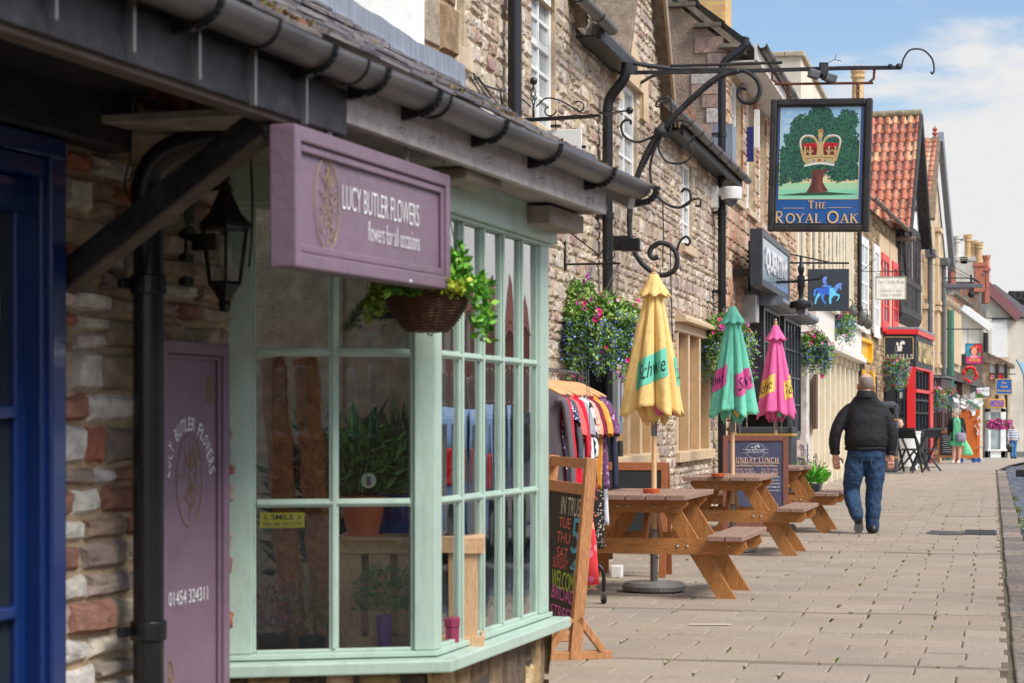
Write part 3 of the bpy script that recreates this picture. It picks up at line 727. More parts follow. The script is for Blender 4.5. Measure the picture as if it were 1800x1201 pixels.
for t in(.34,1.03):
    z=SH+.028*t/1.38
    MB().tube(spiral((t,.015,z+.012),.012,.012,-1.2,4.4,12),.003,6).build('eye_hook',chm,sg)
    chain((t,.015,z+.02),(t,.015,z+.075),sg)
# ================= generic hanging basket
flow_m=mat('petal',(1,1,1),.55,attr=True,bump=0,var=.12);leaf_m=mat('leaf_green',(1,1,1),.5,attr=True,bump=0,var=.2,spec=.4)
leaf_m.node_tree.nodes['Principled BSDF'].inputs['Subsurface Weight'].default_value=0
def flower(mb,p,r,col,d,eye=None):
    d=Vector(d).normalized();u=d.orthogonal().normalized();v=d.cross(u);p=Vector(p);n=5;vs=[p];a0=random.random()*6
    for k in range(n*2):
        a=a0+math.pi*k/n;rr=r*(1 if k%2==0 else .78);vs.append(p+(u*math.cos(a)+v*math.sin(a))*rr+d*r*.35)
    mb.add(vs,[(0,k+1,(k+1)%(n*2)+1) for k in range(n*2)],col)
    if eye: mb.add([p+d*r*.16+(u*math.cos(a)+v*math.sin(a))*r*.3 for a in (0,1.26,2.5,3.77,5.03)],[(0,1,2,3,4)],eye)
MAG=[C(226,20,120),C(240,40,140),C(214,30,100)];PNK=[C(240,150,190),C(226,130,170),C(236,170,200)];PUR=[C(170,60,150),C(140,40,120)];BLU=[C(130,150,230),C(110,130,220),C(150,170,240)]
GRN=[C(112,158,66),C(96,142,58),C(136,176,84),C(80,124,54),C(156,186,92)]
def basket(name,label,loc,rw,rh,density=1,colors=(MAG,PNK,PUR),blue=1,bowl=.5,seed=1,group='hanging flower baskets along the street',trail=1.0,ls=1.0,hang=None,yel=0,wick=False,fb=1.0):
    random.seed(seed)
    th=thing(name,label,'hanging basket',loc,0,group)
    br=rw*bowl
    mb=MB()
    # bowl : coir liner + wire
    mb.lathe([(br*math.sin(a),-br*.95*math.cos(a)) for a in [k*math.pi/2/7+.001 for k in range(8)]],18)
    mb.build('liner',mat('coir_liner',C(112,84,56),.95,var=.4,vs_=30,bump=.8,bs=60),th,smooth=True)
    mb=MB()
    for k in range(7):
        a=k*math.pi/7;mb.tube([(br*1.03*math.cos(a)*math.sin(b),br*1.03*math.sin(a)*math.sin(b),-br*.98*math.cos(b)) for b in [-math.pi/2+q*math.pi/10 for q in range(11)]],.0025,4)
    for b in(.35,.7,1.05,1.57): mb.tube([(br*1.03*math.sin(b)*math.cos(a),br*1.03*math.sin(b)*math.sin(a),-br*.98*math.cos(b)) for a in [k*math.pi/8 for k in range(16)]],.0025,4,closed=True)
    mb.build('wire_frame',black_iron,th)
    fo=MB();fl=MB();blm=MB()
    nst=int(170*density)
    for i in range(nst):
        a=random.uniform(0,2*math.pi);el_=random.uniform(-.5,1.35);R0=rw*random.uniform(.5,1.0)*(1.18 if random.random()<.15 else 1)
        if el_>.2: tip=Vector((math.cos(a)*math.cos(el_)*R0,math.sin(a)*math.cos(el_)*R0,math.sin(el_)*rh*random.uniform(.55,1)))
        else: tip=Vector((math.cos(a)*R0*random.uniform(.7,1),math.sin(a)*R0,-rh*random.uniform(.05,1)**1.6*trail))
        base=Vector((math.cos(a)*br*.5,math.sin(a)*br*.5,0));mid=(base+tip)*.5+Vector((math.cos(a)*rw*.15,math.sin(a)*rw*.15,rh*.18))
        g=random.choice(GRN);pts=bez([base,mid,tip],4)
        if density>.6 and i%3==0: fo.tube(pts,.0016*ls,3,col=C(120,140,80))
        isb=el_<.45 and random.random()<.75*blue
        for k,p in enumerate(pts[1:]):
            nl=4 if ls<1.3 else 3
            for _ in range(nl):
                kk=random.uniform(.75,1.25);c=tuple(q*kk for q in g)
                fo.leaf(p+Vector([random.gauss(0,.018*ls) for _ in range(3)]),random.uniform(.024,.052)*ls,c,(random.gauss(0,1),random.gauss(0,1),random.gauss(.2,1)),.55)
            if isb:
                for _ in range(3):
                    q=p+Vector([random.gauss(0,.025*ls) for _ in range(3)]);blm.leaf(q,random.uniform(.014,.024)*ls,random.choice(BLU),None,1.0)
        if (not isb and random.random()<.28*fb):
            cs=random.choice(colors);c=random.choice(cs);od=Vector((math.cos(a),math.sin(a)-.5,.25+random.gauss(0,.3)))
            for _ in range(random.choice((1,1,2,3))):
                flower(fl,tip+Vector([random.gauss(0,.025*ls) for _ in range(3)]),random.uniform(.018,.03)*ls,c,od+Vector([random.gauss(0,.3) for _ in range(3)]),C(120,20,80) if cs is PNK else C(90,10,50))
    fo.build('foliage',leaf_m,th);
    if fl.v:fl.build('flowers',flow_m,th)
    if blm.v:blm.build('trailing_lobelia',flow_m,th)
    if hang is not None:
        hk_=Vector(hang)-Vector(loc)
        for k in range(3):
            a=k*2.1+.4;chain((br*math.cos(a),br*math.sin(a),0),tuple(hk_),th,.0022,.03)
    return th
# wicker basket hanging from the eaves
wl_=(-.285,6.68,1.68)
wb=thing('wicker_basket','brown woven wicker hanging basket of green and yellow leaves behind mauve sign','hanging basket',wl_)
wick=mat('dark_wicker',C(92,58,38),.6,var=.4,vs_=40,bump=.4,bs=120)
random.seed(11);mb=MB();rT=.138;hB=.128;nr=15
def wr(t): return rT*(.50+.50*math.sin(t*math.pi/2)**.9)
for j in range(nr):
    t=j/(nr-1)
    for ph in (0,1):
        pts=[]
        for k in range(56):
            a=2*math.pi*k/56;rr=wr(t)+.0035*math.sin(14*a+ph*math.pi+j*math.pi)
            pts.append((rr*math.cos(a),rr*math.sin(a),-hB+hB*t+.0012*math.sin(9*a+j)))
        mb.tube(pts,.0040,5,closed=True)
mb.build('weave',wick,wb,smooth=True)
mb=MB()
for k in range(14):
    a=2*math.pi*(k+.5)/14;mb.tube([(wr(t)*math.cos(a),wr(t)*math.sin(a),-hB+(hB+.004)*t) for t in [q/6 for q in range(7)]],.004,5)
mb.lathe([(.001,-hB-.002),(rT*.52,-hB),(wr(.3)*.95,-hB*.7),(wr(1)*.93,-.01),(.001,-.012)],20)
for ph in range(3): mb.tube([(rT*1.01*math.cos(a)+.003*math.cos(12*a+ph*2.1),rT*1.01*math.sin(a),.004+.005*math.sin(12*a+ph*2.1)) for a in [2*math.pi*k/60 for k in range(60)]],.004,5,closed=True)
mb.build('rim_and_stakes',wick,wb,smooth=True)
MB().tube([(0,0,-hB),(.004,0,-hB-.012),(.016,0,-hB-.016),(.018,0,-hB-.008)],.003,5).build('hook',black_iron,wb)
fo=MB();BG=[C(96,160,40),C(120,186,60),C(80,140,44),C(140,190,70),C(60,116,40)];YG=[C(176,190,44),C(190,196,60),C(140,170,50)]
def vine(pts,sz,cols,n=5,w=.62):
    P_=bez(pts,5);fo.tube(P_,.0016,4,col=cols[0])
    for p in P_:
        for _ in range(n):
            kk=random.uniform(.75,1.2);c=tuple(q*kk for q in random.choice(cols));fo.leaf(p+Vector([random.gauss(0,.008) for _ in range(3)]),sz*random.uniform(.6,1.15),c,(random.gauss(0,1),random.gauss(0,1),random.gauss(0,.8)),w)
for i in range(12):
    x=random.uniform(.02,.13);y=random.uniform(-.08,.06);vine([(x*.7,y,0),(x,y,.04),(x+random.uniform(-.02,.03),y-.02,random.uniform(.06,.16) if i<7 else .07)],.042,BG,4)
for i in range(9):
    a=random.uniform(-1.1,.5);vine([(.1*math.cos(a),.1*math.sin(a),.0),(.17*math.cos(a),.17*math.sin(a),.03),(.20*math.cos(a),.20*math.sin(a),random.uniform(-.05,.05)),(.2*math.cos(a),.2*math.sin(a),random.uniform(-.16,-.06))],.036,BG,3)
for i in range(5):
    x=.03+i*.02;vine([(x,-.1,.0),(x,-.13,.02),(x+.01,-.145,.01)],.022,YG,7,.9)
for i in range(9):
    a=random.uniform(2.3,3.9);vine([(.1*math.cos(a),.1*math.sin(a),.01),(.15*math.cos(a),.15*math.sin(a),.03),(.19*math.cos(a),.17*math.sin(a),random.uniform(-.04,.01)),(.2*math.cos(a),.18*math.sin(a),random.uniform(-.1,-.02))],.026,[C(130,160,50),C(150,170,60),C(96,130,40)],4,.9)
for i in range(5): 
    x=random.uniform(-.1,.02);vine([(x,-.08,0),(x-.02,-.14,.02),(x-.03,-.15,-.01)],.04,BG,2)
fo.build('foliage',leaf_m,wb)
hp=Vector((-.22,6.42,2.09))-Vector(wl_)
mb=MB()
for k in range(3):
    a=k*2.1;mb.tube([(rT*.95*math.cos(a),rT*.95*math.sin(a),0),(hp.x*.8,hp.y*.6,.36),tuple(hp)],.0018,4)
mb.build('hanging_wire',black_iron,wb)
# ================= wall lantern
s_,z_=WS.at(400,430,.16)
ln=WS.thing('wall_lantern','black tapered wall lantern with clear panes beside the bay window','lantern',s_,.15,0)
zc=lambda py:WS.at(400,py,.15)[1]
def hexr(mb,prof,n=6,rot=.5,**k):
    vs=[];fs=[]
    for r,z in prof:
        for i in range(n):
            a=2*math.pi*(i+rot)/n;vs.append((r*math.cos(a),r*math.sin(a),z))
    for j in range(len(prof)-1):
        for i in range(n): fs.append((j*n+i,j*n+(i+1)%n,(j+1)*n+(i+1)%n,(j+1)*n+i))
    mb.add(vs,fs,**k)
mb=MB();hexr(mb,[(.001,zc(306)),(.018,zc(308)),(.020,zc(318)),(.012,zc(322)),(.026,zc(330)),(.022,zc(338)),(.036,zc(352)),(.060,zc(378)),(.094,zc(396)),(.096,zc(402)),(.080,zc(405)),(.001,zc(405))])
mb.build('roof',black_iron,ln,bev=.002)
mb=MB();hexr(mb,[(.052,zc(505)),(.060,zc(502)),(.058,zc(496)),(.001,zc(496))]);hexr(mb,[(.052,zc(505)),(.030,zc(522)),(.020,zc(530)),(.024,zc(536)),(.017,zc(548)),(.001,zc(550))])
for i in range(6):
    a=2*math.pi*(i+.5)/6;mb.tube([(.080*math.cos(a),.080*math.sin(a),zc(404)),(.055*math.cos(a),.055*math.sin(a),zc(500))],.0055,5)
mb.build('cage',black_iron,ln)
mb=MB();hexr(mb,[(.076,zc(405)),(.052,zc(500))]);mb.build('glass_panes',clear,ln)
mb=MB();mb.lathe([(.013,zc(500)),(.013,zc(470)),(.024,zc(468)),(.024,zc(418)),(.001,zc(414))],12);mb.build('bulb',mat('frosted_bulb',C(226,222,206),.4,bump=0,trans=.3),ln,smooth=True)
mb=MB();mb.box(-.03,.03,.125,.15,zc(500),zc(330));mb.tube(bez([(0,.13,zc(350)),(0,.08,zc(335)),(0,.0,zc(330))],5),.009,8);mb.box(-.004,.004,.03,.13,zc(440),zc(410));mb.build('wall_bracket',black_iron,ln,bev=.003)
# ================= display inside the bay
def bayp(px,py,Y): return P(px,py,Y)
coir=mat('coir_pole',C(182,122,78),.95,var=.35,vs_=25,bump=1.0,bs=45,dist=.008)
random.seed(5)
for i,(x0,y0,x1,y1,Y,lab) in enumerate(((478,630,520,1160,7.12,'brown coir moss pole leaning inside the bay window at its left'),(537,630,574,1160,7.24,'brown coir moss pole right of the other one behind the bay glass'))):
    a=P(x0,y0,Y);b=P(x1,1140,Y);b.z=.42
    c=thing('coir_pole',lab,'moss pole',b,0,'coir poles in the bay window')
    mb=MB();n=26;pts=[];rr=[]
    for k in range(n+1):
        t=k/n;p=(a-b)*t;pts.append((p.x+.004*math.sin(k*1.1+i),p.y,p.z+.0));rr.append(.045+.003*math.sin(k*2.1)+.002*random.random())
    mb.tube(pts,rr,14);mb.build('coir_wrap',coir,c,smooth=True)
    mb=MB()
    for k in range(1500):
        t=random.random();p=(a-b)*t;an=random.uniform(math.pi,2*math.pi);q=Vector((p.x+.047*math.cos(an),p.y+.047*math.sin(an),p.z))
        kk=random.uniform(.6,1.5);mb.leaf(q,random.uniform(.01,.035),tuple(q_*kk for q_ in C(190,130,84)),(random.gauss(0,1),-.2,random.gauss(0,1)),.08)
    mb.build('fibres',mat('coir_fibre',(1,1,1),.9,attr=True,bump=0),c)
def pot(name,label,px,pyt,pyb,Y,rt_px,rb_px,m,saucer=True,z=None):
    a=P(px,pyt,Y);b=P(px,pyb,Y);th=thing(name,label,'plant pot',(b.x,Y,b.z));h=a.z-b.z;rt=rt_px/F*Y;rb=rb_px/F*Y
    mb=MB();pr=[(.001,0),(rb,0),(rb+(rt-rb)*.8,h*.82),(rt*1.0,h*.83),(rt*1.03,h*.99),(rt*.93,h),(rt*.88,h*.9),(.001,h*.88)]
    if saucer: pr=[(.001,0),(rb*1.25,.0),(rb*1.32,.014),(rb*1.2,.016),(rb,.008)]+pr[2:]
    mb.lathe(pr,28);mb.build('pot',m,th,smooth='auto');return th,h,rt
terra=mat('terracotta',C(216,122,80),.8,var=.1,vs_=10,bump=.2);bluec=mat('blue_glaze',C(30,60,130),.2,var=.2,coat=.4)
zs=P(640,948,7.2)
# crate table
def crate(name,label,x0,x1,yf,z0,z1,m,cat='crate'):
    th=thing(name,label,cat,((x0+x1)/2,yf,z0));w_=x1-x0;h=z1-z0;random.seed(3)
    mb=MB()
    n=5
    for f in (0,.42):
        for i in range(n):
            a=-w_/2+i*w_/n;MB().box(a+.008,a+w_/n-.016-random.random()*.01,f,f+.012,.02,h-.02).build('slat',m,th,bev=.002)
    mb=MB()
    for z in(.01,h-.055):
        for f in(-.014,.433): mb.box(-w_/2,w_/2,f,f+.0135,z,z+.045)
        mb.box(-w_/2,-w_/2+.012,.0135,.42,z,z+.045);mb.box(w_/2-.012,w_/2,.0135,.42,z,z+.045)
    mb.build('rails',m,th,bev=.002)
    mb=MB()
    for i in range(4): mb.box(-w_/2,w_/2,-.012+i*.115,.09+i*.115,h-.0095,h+.004)
    mb.build('top_boards',m,th,bev=.002);return th
pinew=mat('raw_pine',C(208,168,126),.7,var=.25,vs_=14,mode='wood',sc=(6,6,.6))
xa=P(592,950,7.25).x;xb=P(730,950,7.25).x
crate('wooden_crate','upended pine slat crate carrying the pots inside the bay window',xa,xb+.25,7.25,.41,zs.z-.0,pinew)
p1,h1,r1=pot('terracotta_pot','terracotta pot on its saucer with bushy green plant in the bay window',638,872,946,7.38,41,27,terra)
p2,h2,r2=pot('blue_pot','ribbed dark blue glazed pot behind the terracotta pot',692,868,938,7.56,36,28,bluec)
p3,h3,r3=pot('purple_pot','slim purple pot with feathery fern standing before the crate',675,1082,1143,7.12,14,11,mat('purple_pot',C(130,92,150),.4),False)
def bush(parent,base,n,hgt,spr,size,cols,wid=.2,up=1.2,name='leaves',tube=0,dome=0):
    mb=MB()
    for i in range(n):
        a=random.uniform(0,6.28);r_=spr*random.random()**.5;t=random.random()
        hh=hgt*random.uniform(.1,1)*(1-.35*(r_/spr)**2)
        p=Vector(base)+Vector((r_*math.cos(a),r_*math.sin(a),hh))
        kk=random.uniform(.6,1.3);c=tuple(q*kk for q in random.choice(cols))
        mb.leaf(p,size*random.uniform(.6,1.3),c,(math.cos(a)*.8+random.gauss(0,.5),math.sin(a)*.8+random.gauss(0,.5),up+random.gauss(0,.6)),wid)
    return mb.build(name,leaf_m,parent)
DG=[C(84,130,72),C(66,112,62),C(110,156,90),C(130,176,104)]
random.seed(8)
bush(p1,(0,0,h1*.9),1000,.27,.16,.065,DG,.2,.7);MB().tube([(0,-.03,h1),(0,-.09,h1+.13)],.002,4).build('tag_stick',pinew,p1)
mb=MB();t_=p1.location;q=P(648,845,7.2)-t_;mb.lathe([(.001,0),(.028,0)],18,T=Matrix.Translation(q)@Matrix.Rotation(R(90),4,'X'));mb.build('plant_tag',mat('tag_green',C(190,214,170),.5,bump=0),p1)
MB().box(q.x-.008,q.x+.008,q.y-.002,q.y-.001,q.z-.018,q.z+.015).build('tag_mark',mat('tag_mauve',C(150,90,130),.5,bump=0),p1)
bush(p2,(.02,0,h2*.9),260,.30,.17,.12,[C(74,112,66),C(96,130,80),C(50,86,50)],.2,1.2)
bush(p3,(0,0,h3),380,.19,.10,.035,[C(90,130,70),C(110,150,84)],.25,.3,'fern')
# tall dark leafy plant behind, heather trays, string plant
q=P(600,860,7.9);tp=thing('leafy_pot_plant','tall dark leafy pot plant at the back of the bay window','pot plant',(q.x,7.9,.42))
MB().lathe([(.001,0),(.08,0),(.1,.22),(.001,.2)],20).build('pot',mat('grey_pot',C(70,74,80),.5),tp,smooth='auto');bush(tp,(0,0,.2),420,.66,.26,.13,[C(60,90,60),C(64,110,60),C(36,66,44)],.3,.8)
q=P(480,1085,6.98);hp_=thing('heather_pot','black pot of pink and lilac flowering heather low in the bay window','pot plant',(q.x,6.98,.412))
MB().lathe([(.001,0),(.05,0),(.06,.09),(.001,.085)],20).build('pot',mat('black_plastic',C(30,30,32),.4),hp_,smooth='auto');bush(hp_,(0,0,.08),420,.2,.085,.022,[C(90,110,70),C(170,140,120),C(190,150,150),C(190,90,110)],.4,1.5,'heather')
q=P(548,1080,7.02);hq=thing('grass_pot','small pot of straw coloured flowering grass beside the coir poles','pot plant',(q.x,7.02,.412))
MB().lathe([(.001,0),(.04,0),(.05,.08),(.001,.075)],20).build('pot',MATS['black_plastic'],hq,smooth='auto');bush(hq,(0,0,.06),420,.24,.09,.03,[C(150,140,84),C(110,120,64),C(180,150,110)],.14,2,'grass')
q=P(672,560,7.15);sp_=thing('trailing_plant','small trailing plant on a cord inside the upper bay panes','pot plant',(q.x,7.15,q.z))
mb=MB()
random.seed(4)
for i in range(26):
    a=random.uniform(2.6,6.6);pts=[(0,0,.05)]+[(.05*math.cos(a)*k*.9,.04*math.sin(a)*k,.05+.03*k-.02*k*k) for k in(1,2,3)]
    P_=bez(pts,5)
    for p in P_:
        for _ in range(3): mb.leaf(p,random.uniform(.01,.028),random.choice([C(110,130,80),C(80,110,60),C(130,140,96)]),None,.25)
mb.build('foliage',leaf_m,sp_)
MB().tube([(-.06,0,.08),(-.03,0,.28)],.0015,4).tube([(.05,0,.08),(-.03,0,.28)],.0015,4).box(-.045,-.015,0,.002,.1,.14).build('cord',black_iron,sp_)
MB().lathe([(.001,0),(.05,.0),(.06,.06),(.001,.055)],16).build('pot',MATS['black_plastic'],sp_,smooth='auto')
# items low behind the side panes
for (px,py0,py1,Y,wd,c,lab,cn) in ((800,1145,1070,7.2,.13,C(150,50,84),'crimson box low behind the side panes','display box'),(840,1125,1052,7.6,.13,C(60,120,90),'green box low behind the side panes','display box')):
    b=P(px,py0,Y);th=thing('display_box',lab,cn,(b.x-.05,Y,.41))
    MB().box(-wd/2,wd/2,-.06,.06,0,.13).build('box_body',mat('box_'+cn+str(px),c,.6,var=.1),th,bev=.003);MB().box(-wd/2-.003,wd/2+.003,-.063,.063,.1,.132).build('lid',MATS['box_'+cn+str(px)],th,bev=.003)
# ================= windows etc
whitep=mat('white_gloss',C(232,232,228),.4,var=.04,bump=.1,bs=30)
cream=mat('cream_masonry_paint',C(206,180,144),.75,var=.08,vs_=8,bump=.35,bs=40,dirt=(C(176,150,120),.4,6))
creamw=mat('cream_timber_paint',C(224,212,186),.55,var=.06,vs_=6,bump=.15,bs=30,dirt=(C(180,168,140),.3,8))
dglass=mat('window_glass',C(70,80,88),.06,bump=.02,bs=3,var=.3,vs_=2,spec=1.0)
pgl=mat('pale_window_glass',C(160,166,166),.08,bump=.02,bs=3,var=.25,vs_=3,spec=.8)
redp=mat('pillarbox_red',C(216,30,28),.4,var=.04,bump=.05)
leadm=MATS['lead']
pipe_grey=mat('grey_pipe',C(92,94,98),.5,var=.2,bump=.2)
def win(par,s0,s1,z0,z1,m=whitep,cols=2,rows=4,dep=.12,fw=.055,bw_=.025,gl=dglass,sill=None,y=0,proud=.0,name='window',mid=0):
    mb=MB();Y0=y+dep-proud
    mb.box(s0,s0+fw,Y0,Y0+.06,z0,z1);mb.box(s1-fw,s1,Y0,Y0+.06,z0,z1);mb.box(s0+fw,s1-fw,Y0,Y0+.06,z0,z0+fw);mb.box(s0+fw,s1-fw,Y0,Y0+.06,z1-fw,z1)
    w_=(s1-s0-2*fw)/cols;h_=(z1-z0-2*fw)/rows
    for i in range(1,cols): mb.box(s0+fw+i*w_-bw_/2,s0+fw+i*w_+bw_/2,Y0+.008,Y0+.05,z0+fw,z1-fw)
    for j in range(1,rows):
        q=bw_*(1.8 if mid and j==rows//2 else 1);mb.box(s0+fw,s1-fw,Y0+(.010 if q==bw_ else .002),Y0+.048,z0+fw+j*h_-q/2,z0+fw+j*h_+q/2)
    o=mb.build(name,m,par,bev=.004)
    MB().box(s0+fw*.5,s1-fw*.5,Y0+.03,Y0+.034,z0+fw*.5,z1-fw*.5).build('pane',gl,o)
    if sill: MB().box(s0-.07,s1+.07,y-sill[0],Y0+.02,z0-sill[1],z0-.002).build('sill',sill[2],o,bev=.008)
    return o
def gutter_run(par,s0,s1,n,z,r=.055,m=None,step=.8):
    g_=half_gutter(s0,s1,n,z,r,par,m or gut_m,.001)
    mb=MB();q=s0+.1
    while q<s1:
        mb.tube([(q,-n-(r+.003)*math.cos(a),z-(r*1.05+.003)*math.sin(a)) for a in [math.pi*j/8 for j in range(9)]],.008,5);q+=step
    mb.build('bracket',black_iron,g_);return g_
def pipe(par,s_,n,z0,z1,r=.045,m=None,swan=None,collars=(),yw=0):
    mb=MB();pts=[(s_,-n,z0),(s_,-n,z1)]
    if swan: pts=[(s_,-n,z0)]+bez([(s_,-n,z1),(s_+swan[0]*.15,-n-swan[1]*.15,z1+.12),(s_+swan[0]*.85,-n-swan[1]*.85,z1+.28),(s_+swan[0],-n-swan[1],z1+.42)],5)
    mb.tube(pts,r,14);o=mb.build('downpipe',m or black_iron,par,smooth='auto')
    mb=MB()
    for z in collars: mb.lathe([(r,z-.03),(r+.012,z-.028),(r+.012,z+.028),(r,z+.03)],14,(s_,-n,0)).box(s_-r-.05,s_+r+.05,-n+r*.6,-.001,z-.018,z+.018)
    if mb.v:mb.build('collar',m or black_iron,o)
    return o
# ================= THE PUB : rubble stone, two gables
pub=W0.thing('stone_pub','old rubble stone pub with white sash windows and cream blocked surrounds','pub',0)
a0=lambda px,py=740,n=0:W0.at(px,py,n)
def H(p0,p1,y0,y1,pm=None):
    s0=a0(p0)[0];s1=a0(p1)[0];pm=pm or (p0+p1)/2;return (s0,s1,a0(pm,y1)[1],a0(pm,y0)[1])
w1=H(934,975,-70,228);w2=H(1088,1119,148,324);w3=H(1198,1216,286,432);w0=(a0(797)[0],a0(832)[0]-.25,a0(800,80)[1],5.9)
b1=H(1080,1144,566,800,1110);b2=H(1188,1246,590,792,1215);dr=(a0(1010)[0],a0(1062)[0],-.1,2.12);cs=(a0(1083)[0]-.28,a0(1083)[0],1.0,2.0)
SG2=(a0(1077)[0],a0(1163)[0]);E1=4.62
pk1=(9,a0(1008)[0]);
def toppub(s_):
    if s_<pk1[1]: return 4.6+1.45*min(s_-11,pk1[1]-s_)
    if s_<SG2[0]: return E1
    if s_<SG2[1]: return 4.55+1.45*min(s_-SG2[0],SG2[1]-s_)
    return 4.5
hp=[w1,w2,w3,w0,b1,b2,dr]
mb=MB();wall_sheet(mb,9,27.35,-.2,4.6,hp,0,.16)
# upper parts as strips
wall_sheet(mb,9.,pk1[1],4.6,6.4,[(w1[0],w1[1],4.6,w1[3]),(w0[0],w0[1],4.6,w0[3])],0,.16)
mb.prism([(SG2[0],4.6),(SG2[1],4.6),((SG2[0]+SG2[1])/2,7),(SG2[0],4.6)],0,.3)
mb.box(pk1[1],SG2[0],0,.3,4.6,E1+.01)
hold=[h for h in hp if h[3]>=4.5]
for h in hold:
    if h[2]<4.5: pass
pw=mb.build('wall',mortar('pub_mortar',C(186,166,138)),pub)
mb=MB()
rubble(mb,12.5,27.33,-.02,6.3,holes=[(h[0]-.02,h[1]+.02,h[2],h[3]) for h in hp],test=lambda x,z:z<toppub(x)-.03,ch=(.06,.17),ln=(.08,.27),dep=(.006,.023),jit=.018,cvar=.10)
mb.build('stonework',stone(),pw)
# fix: sash windows
for wv,cols,rows in((w1,2,6),(w2,2,4),(w3,2,4)):
    win(pub,*wv,whitep,cols,rows,.03,.06,.03,pgl,(.06,.11,cream),mid=1)
win(pub,w0[0],w0[1],w0[2],w0[3],whitep,2,3,.05,.05,.03,pgl,(.05,.14,mat('pale_stone',C(196,176,150),.85,bump=.5,bs=40)))
# cream jambs by the lower surrounds: blocked mullioned windows
for b in(b1,b2):
    mb=MB();s0,s1,z0,z1=b;n=3;w_=(s1-s0)/n
    mb.box(s0,s1,.10,.14,z0,z1)
    for i in range(n+1):
        x=s0+i*w_;e=.09 if i in(0,n) else .06
        mb.prism([(x-e if i else x,.0-.02),(x+e if i<n else x,-.02),(x+e*.45 if i<n else x,.10),(x-e*.45 if i else x,.10)],z0,z1,'xy')
    mb.box(s0-.12,s1+.12,-.07,.1,z0-.12,z0-.001);mb.box(s0-.14,s1+.14,-.035,.1,z1,z1+.11)
    mb.prism([(s0-.16,0),(s0-.16,.0),(s0-.2,.0)] and [(-.13,z1+.11),(-.13,z1+.16),(.0,z1+.22),(.0,z1+.11)],s0-.18,s1+.18,'yz')
    mb.build('blocked_window',cream,pub,bev=.01)
# rendered base under windows
MB().box(b1[0]-.3,b1[1]+.2,-.03,.0,z0 if False else b1[2]-.34,b1[2]-.122).build('render_patch',mat('patched_render',C(176,150,124),.9,bump=.8,bs=20,dist=.006,var=.2),pub,bev=.01)
# hood moulds over upper windows
def hood(s0,s1,z,h,par):
    mb=MB();m_=(s0+s1)/2
    mb.prism([(s0-.42,z-.26),(s0-.10,z-.26),(s0-.10,z),(s1+.10,z),(s1+.10,z-.26),(s1+.42,z-.26),(s1+.36,z+h*.35),(s1+.12,z+h*.45),(m_+.05,z+h),(m_-.05,z+h),(s0-.12,z+h*.45),(s0-.36,z+h*.35)],-.055,.03)
    return mb.build('hood_mould',cream,par,bev=.008)
hood(w2[0],w2[1],w2[3]+.01,.42,pub);hood(w3[0],w3[1],w3[3]+.01,.3,pub) if False else None
MB().box(w1[0]-.15,w1[1]+.22,-.13,.1,w1[3]+.003,w1[3]+.3).build('lintel',cream,pub,bev=.008)
MB().box(w3[0]-.1,w3[1]+.12,-.05,.1,w3[3]+.003,w3[3]+.22).build('lintel',cream,pub,bev=.008)
# doorway behind the clothes rack
MB().box(dr[0],dr[1],.14,.2,-.1,2.12).box(dr[0],dr[0]+.1,-.06,.14,-.1,2.12).box(dr[1]-.12,dr[1],-.08,.14,-.1,2.12).box(dr[0],dr[1],-.07,.14,2.12,2.25).box((dr[0]+dr[1])/2-.04,(dr[0]+dr[1])/2+.04,.08,.139,-.1,2.11).build('dark_doorway',mat('black_gloss',C(24,24,26),.3,bump=.1),pub,bev=.004)
# eaves: roofs and gutters between gables
slate=mat('weathered_slate',C(104,98,96),.7,var=.3,vs_=9,bump=.8,bs=14,dist=.01,dirt=(C(110,96,70),.4,5))
def roof_plane(par,s0,s1,z,back,pitch,m=slate,n0=.22,name='roof',courses=14,th_=.03,seed=1):
    mb=MB();q=random.Random(seed)
    for i in range(courses):
        t0=i/courses*back;t1=(i+1)/courses*back
        y0=-n0+t0;y1=-n0+t1+.02;za=z+(t0)*math.tan(pitch);zb_=z+(t1+.02)*math.tan(pitch)
        x=s0
        while x<s1-.02:
            w_=q.uniform(.22,.4);b=min(x+w_,s1);k=q.uniform(.8,1.2)
            mb.add([(x+.004,y0,za+.012+th_*.5),(b,y0,za+.012+th_*.5),(b,y1,zb_),(x+.004,y1,zb_),(x+.004,y0,za),(b,y0,za)],[(0,1,2,3),(0,4,5,1)],(k,k*.98,k*.96));x+=w_
    return mb.build(name,m,par)
slm=mat('roof_slates',C(112,106,104),.65,var=.25,vs_=9,bump=.5,bs=30,attr=True,dirt=(C(120,104,76),.45,5))
roof_plane(pub,pk1[1]-.3,SG2[0]+.2,4.62,3,R(46),slm)
roof_plane(pub,SG2[1]-.2,27.3,4.47,3,R(45),slm,seed=2)
# gable copings
def coping(par,sa,za,sb_,zb_,m,n0=.1,w_=.28,name='verge',th_=.09):
    mb=MB();mb.beam((sa,-n0+w_/2,za),(sb_,-n0+w_/2,zb_),w_,th_,(0,1,0) if False else (0,0,1));return mb.build(name,m,par,bev=.01)
vm=mat('verge_stone',C(134,118,100),.9,var=.3,vs_=10,bump=.8,bs=30,dirt=(C(90,84,60),.5,8))
pm2=(SG2[0]+SG2[1])/2
coping(pub,SG2[0]-.05,4.55,pm2,6.95,vm,.16,.4);coping(pub,SG2[1]+.1,4.5,pm2,6.95,vm,.16,.4)
MB().prism([(SG2[1]+.12,4.42),(pm2,6.85),(pm2,6.62),(SG2[1]+.0,4.42)],-.17,-.14).build('bargeboard',mat('verge_board_paint',C(150,128,104),.8,bump=.4,var=.15),pub)
coping(pub,pk1[1]+.02,4.62,pk1[1]-1.2,6.5,vm,.12,.3)
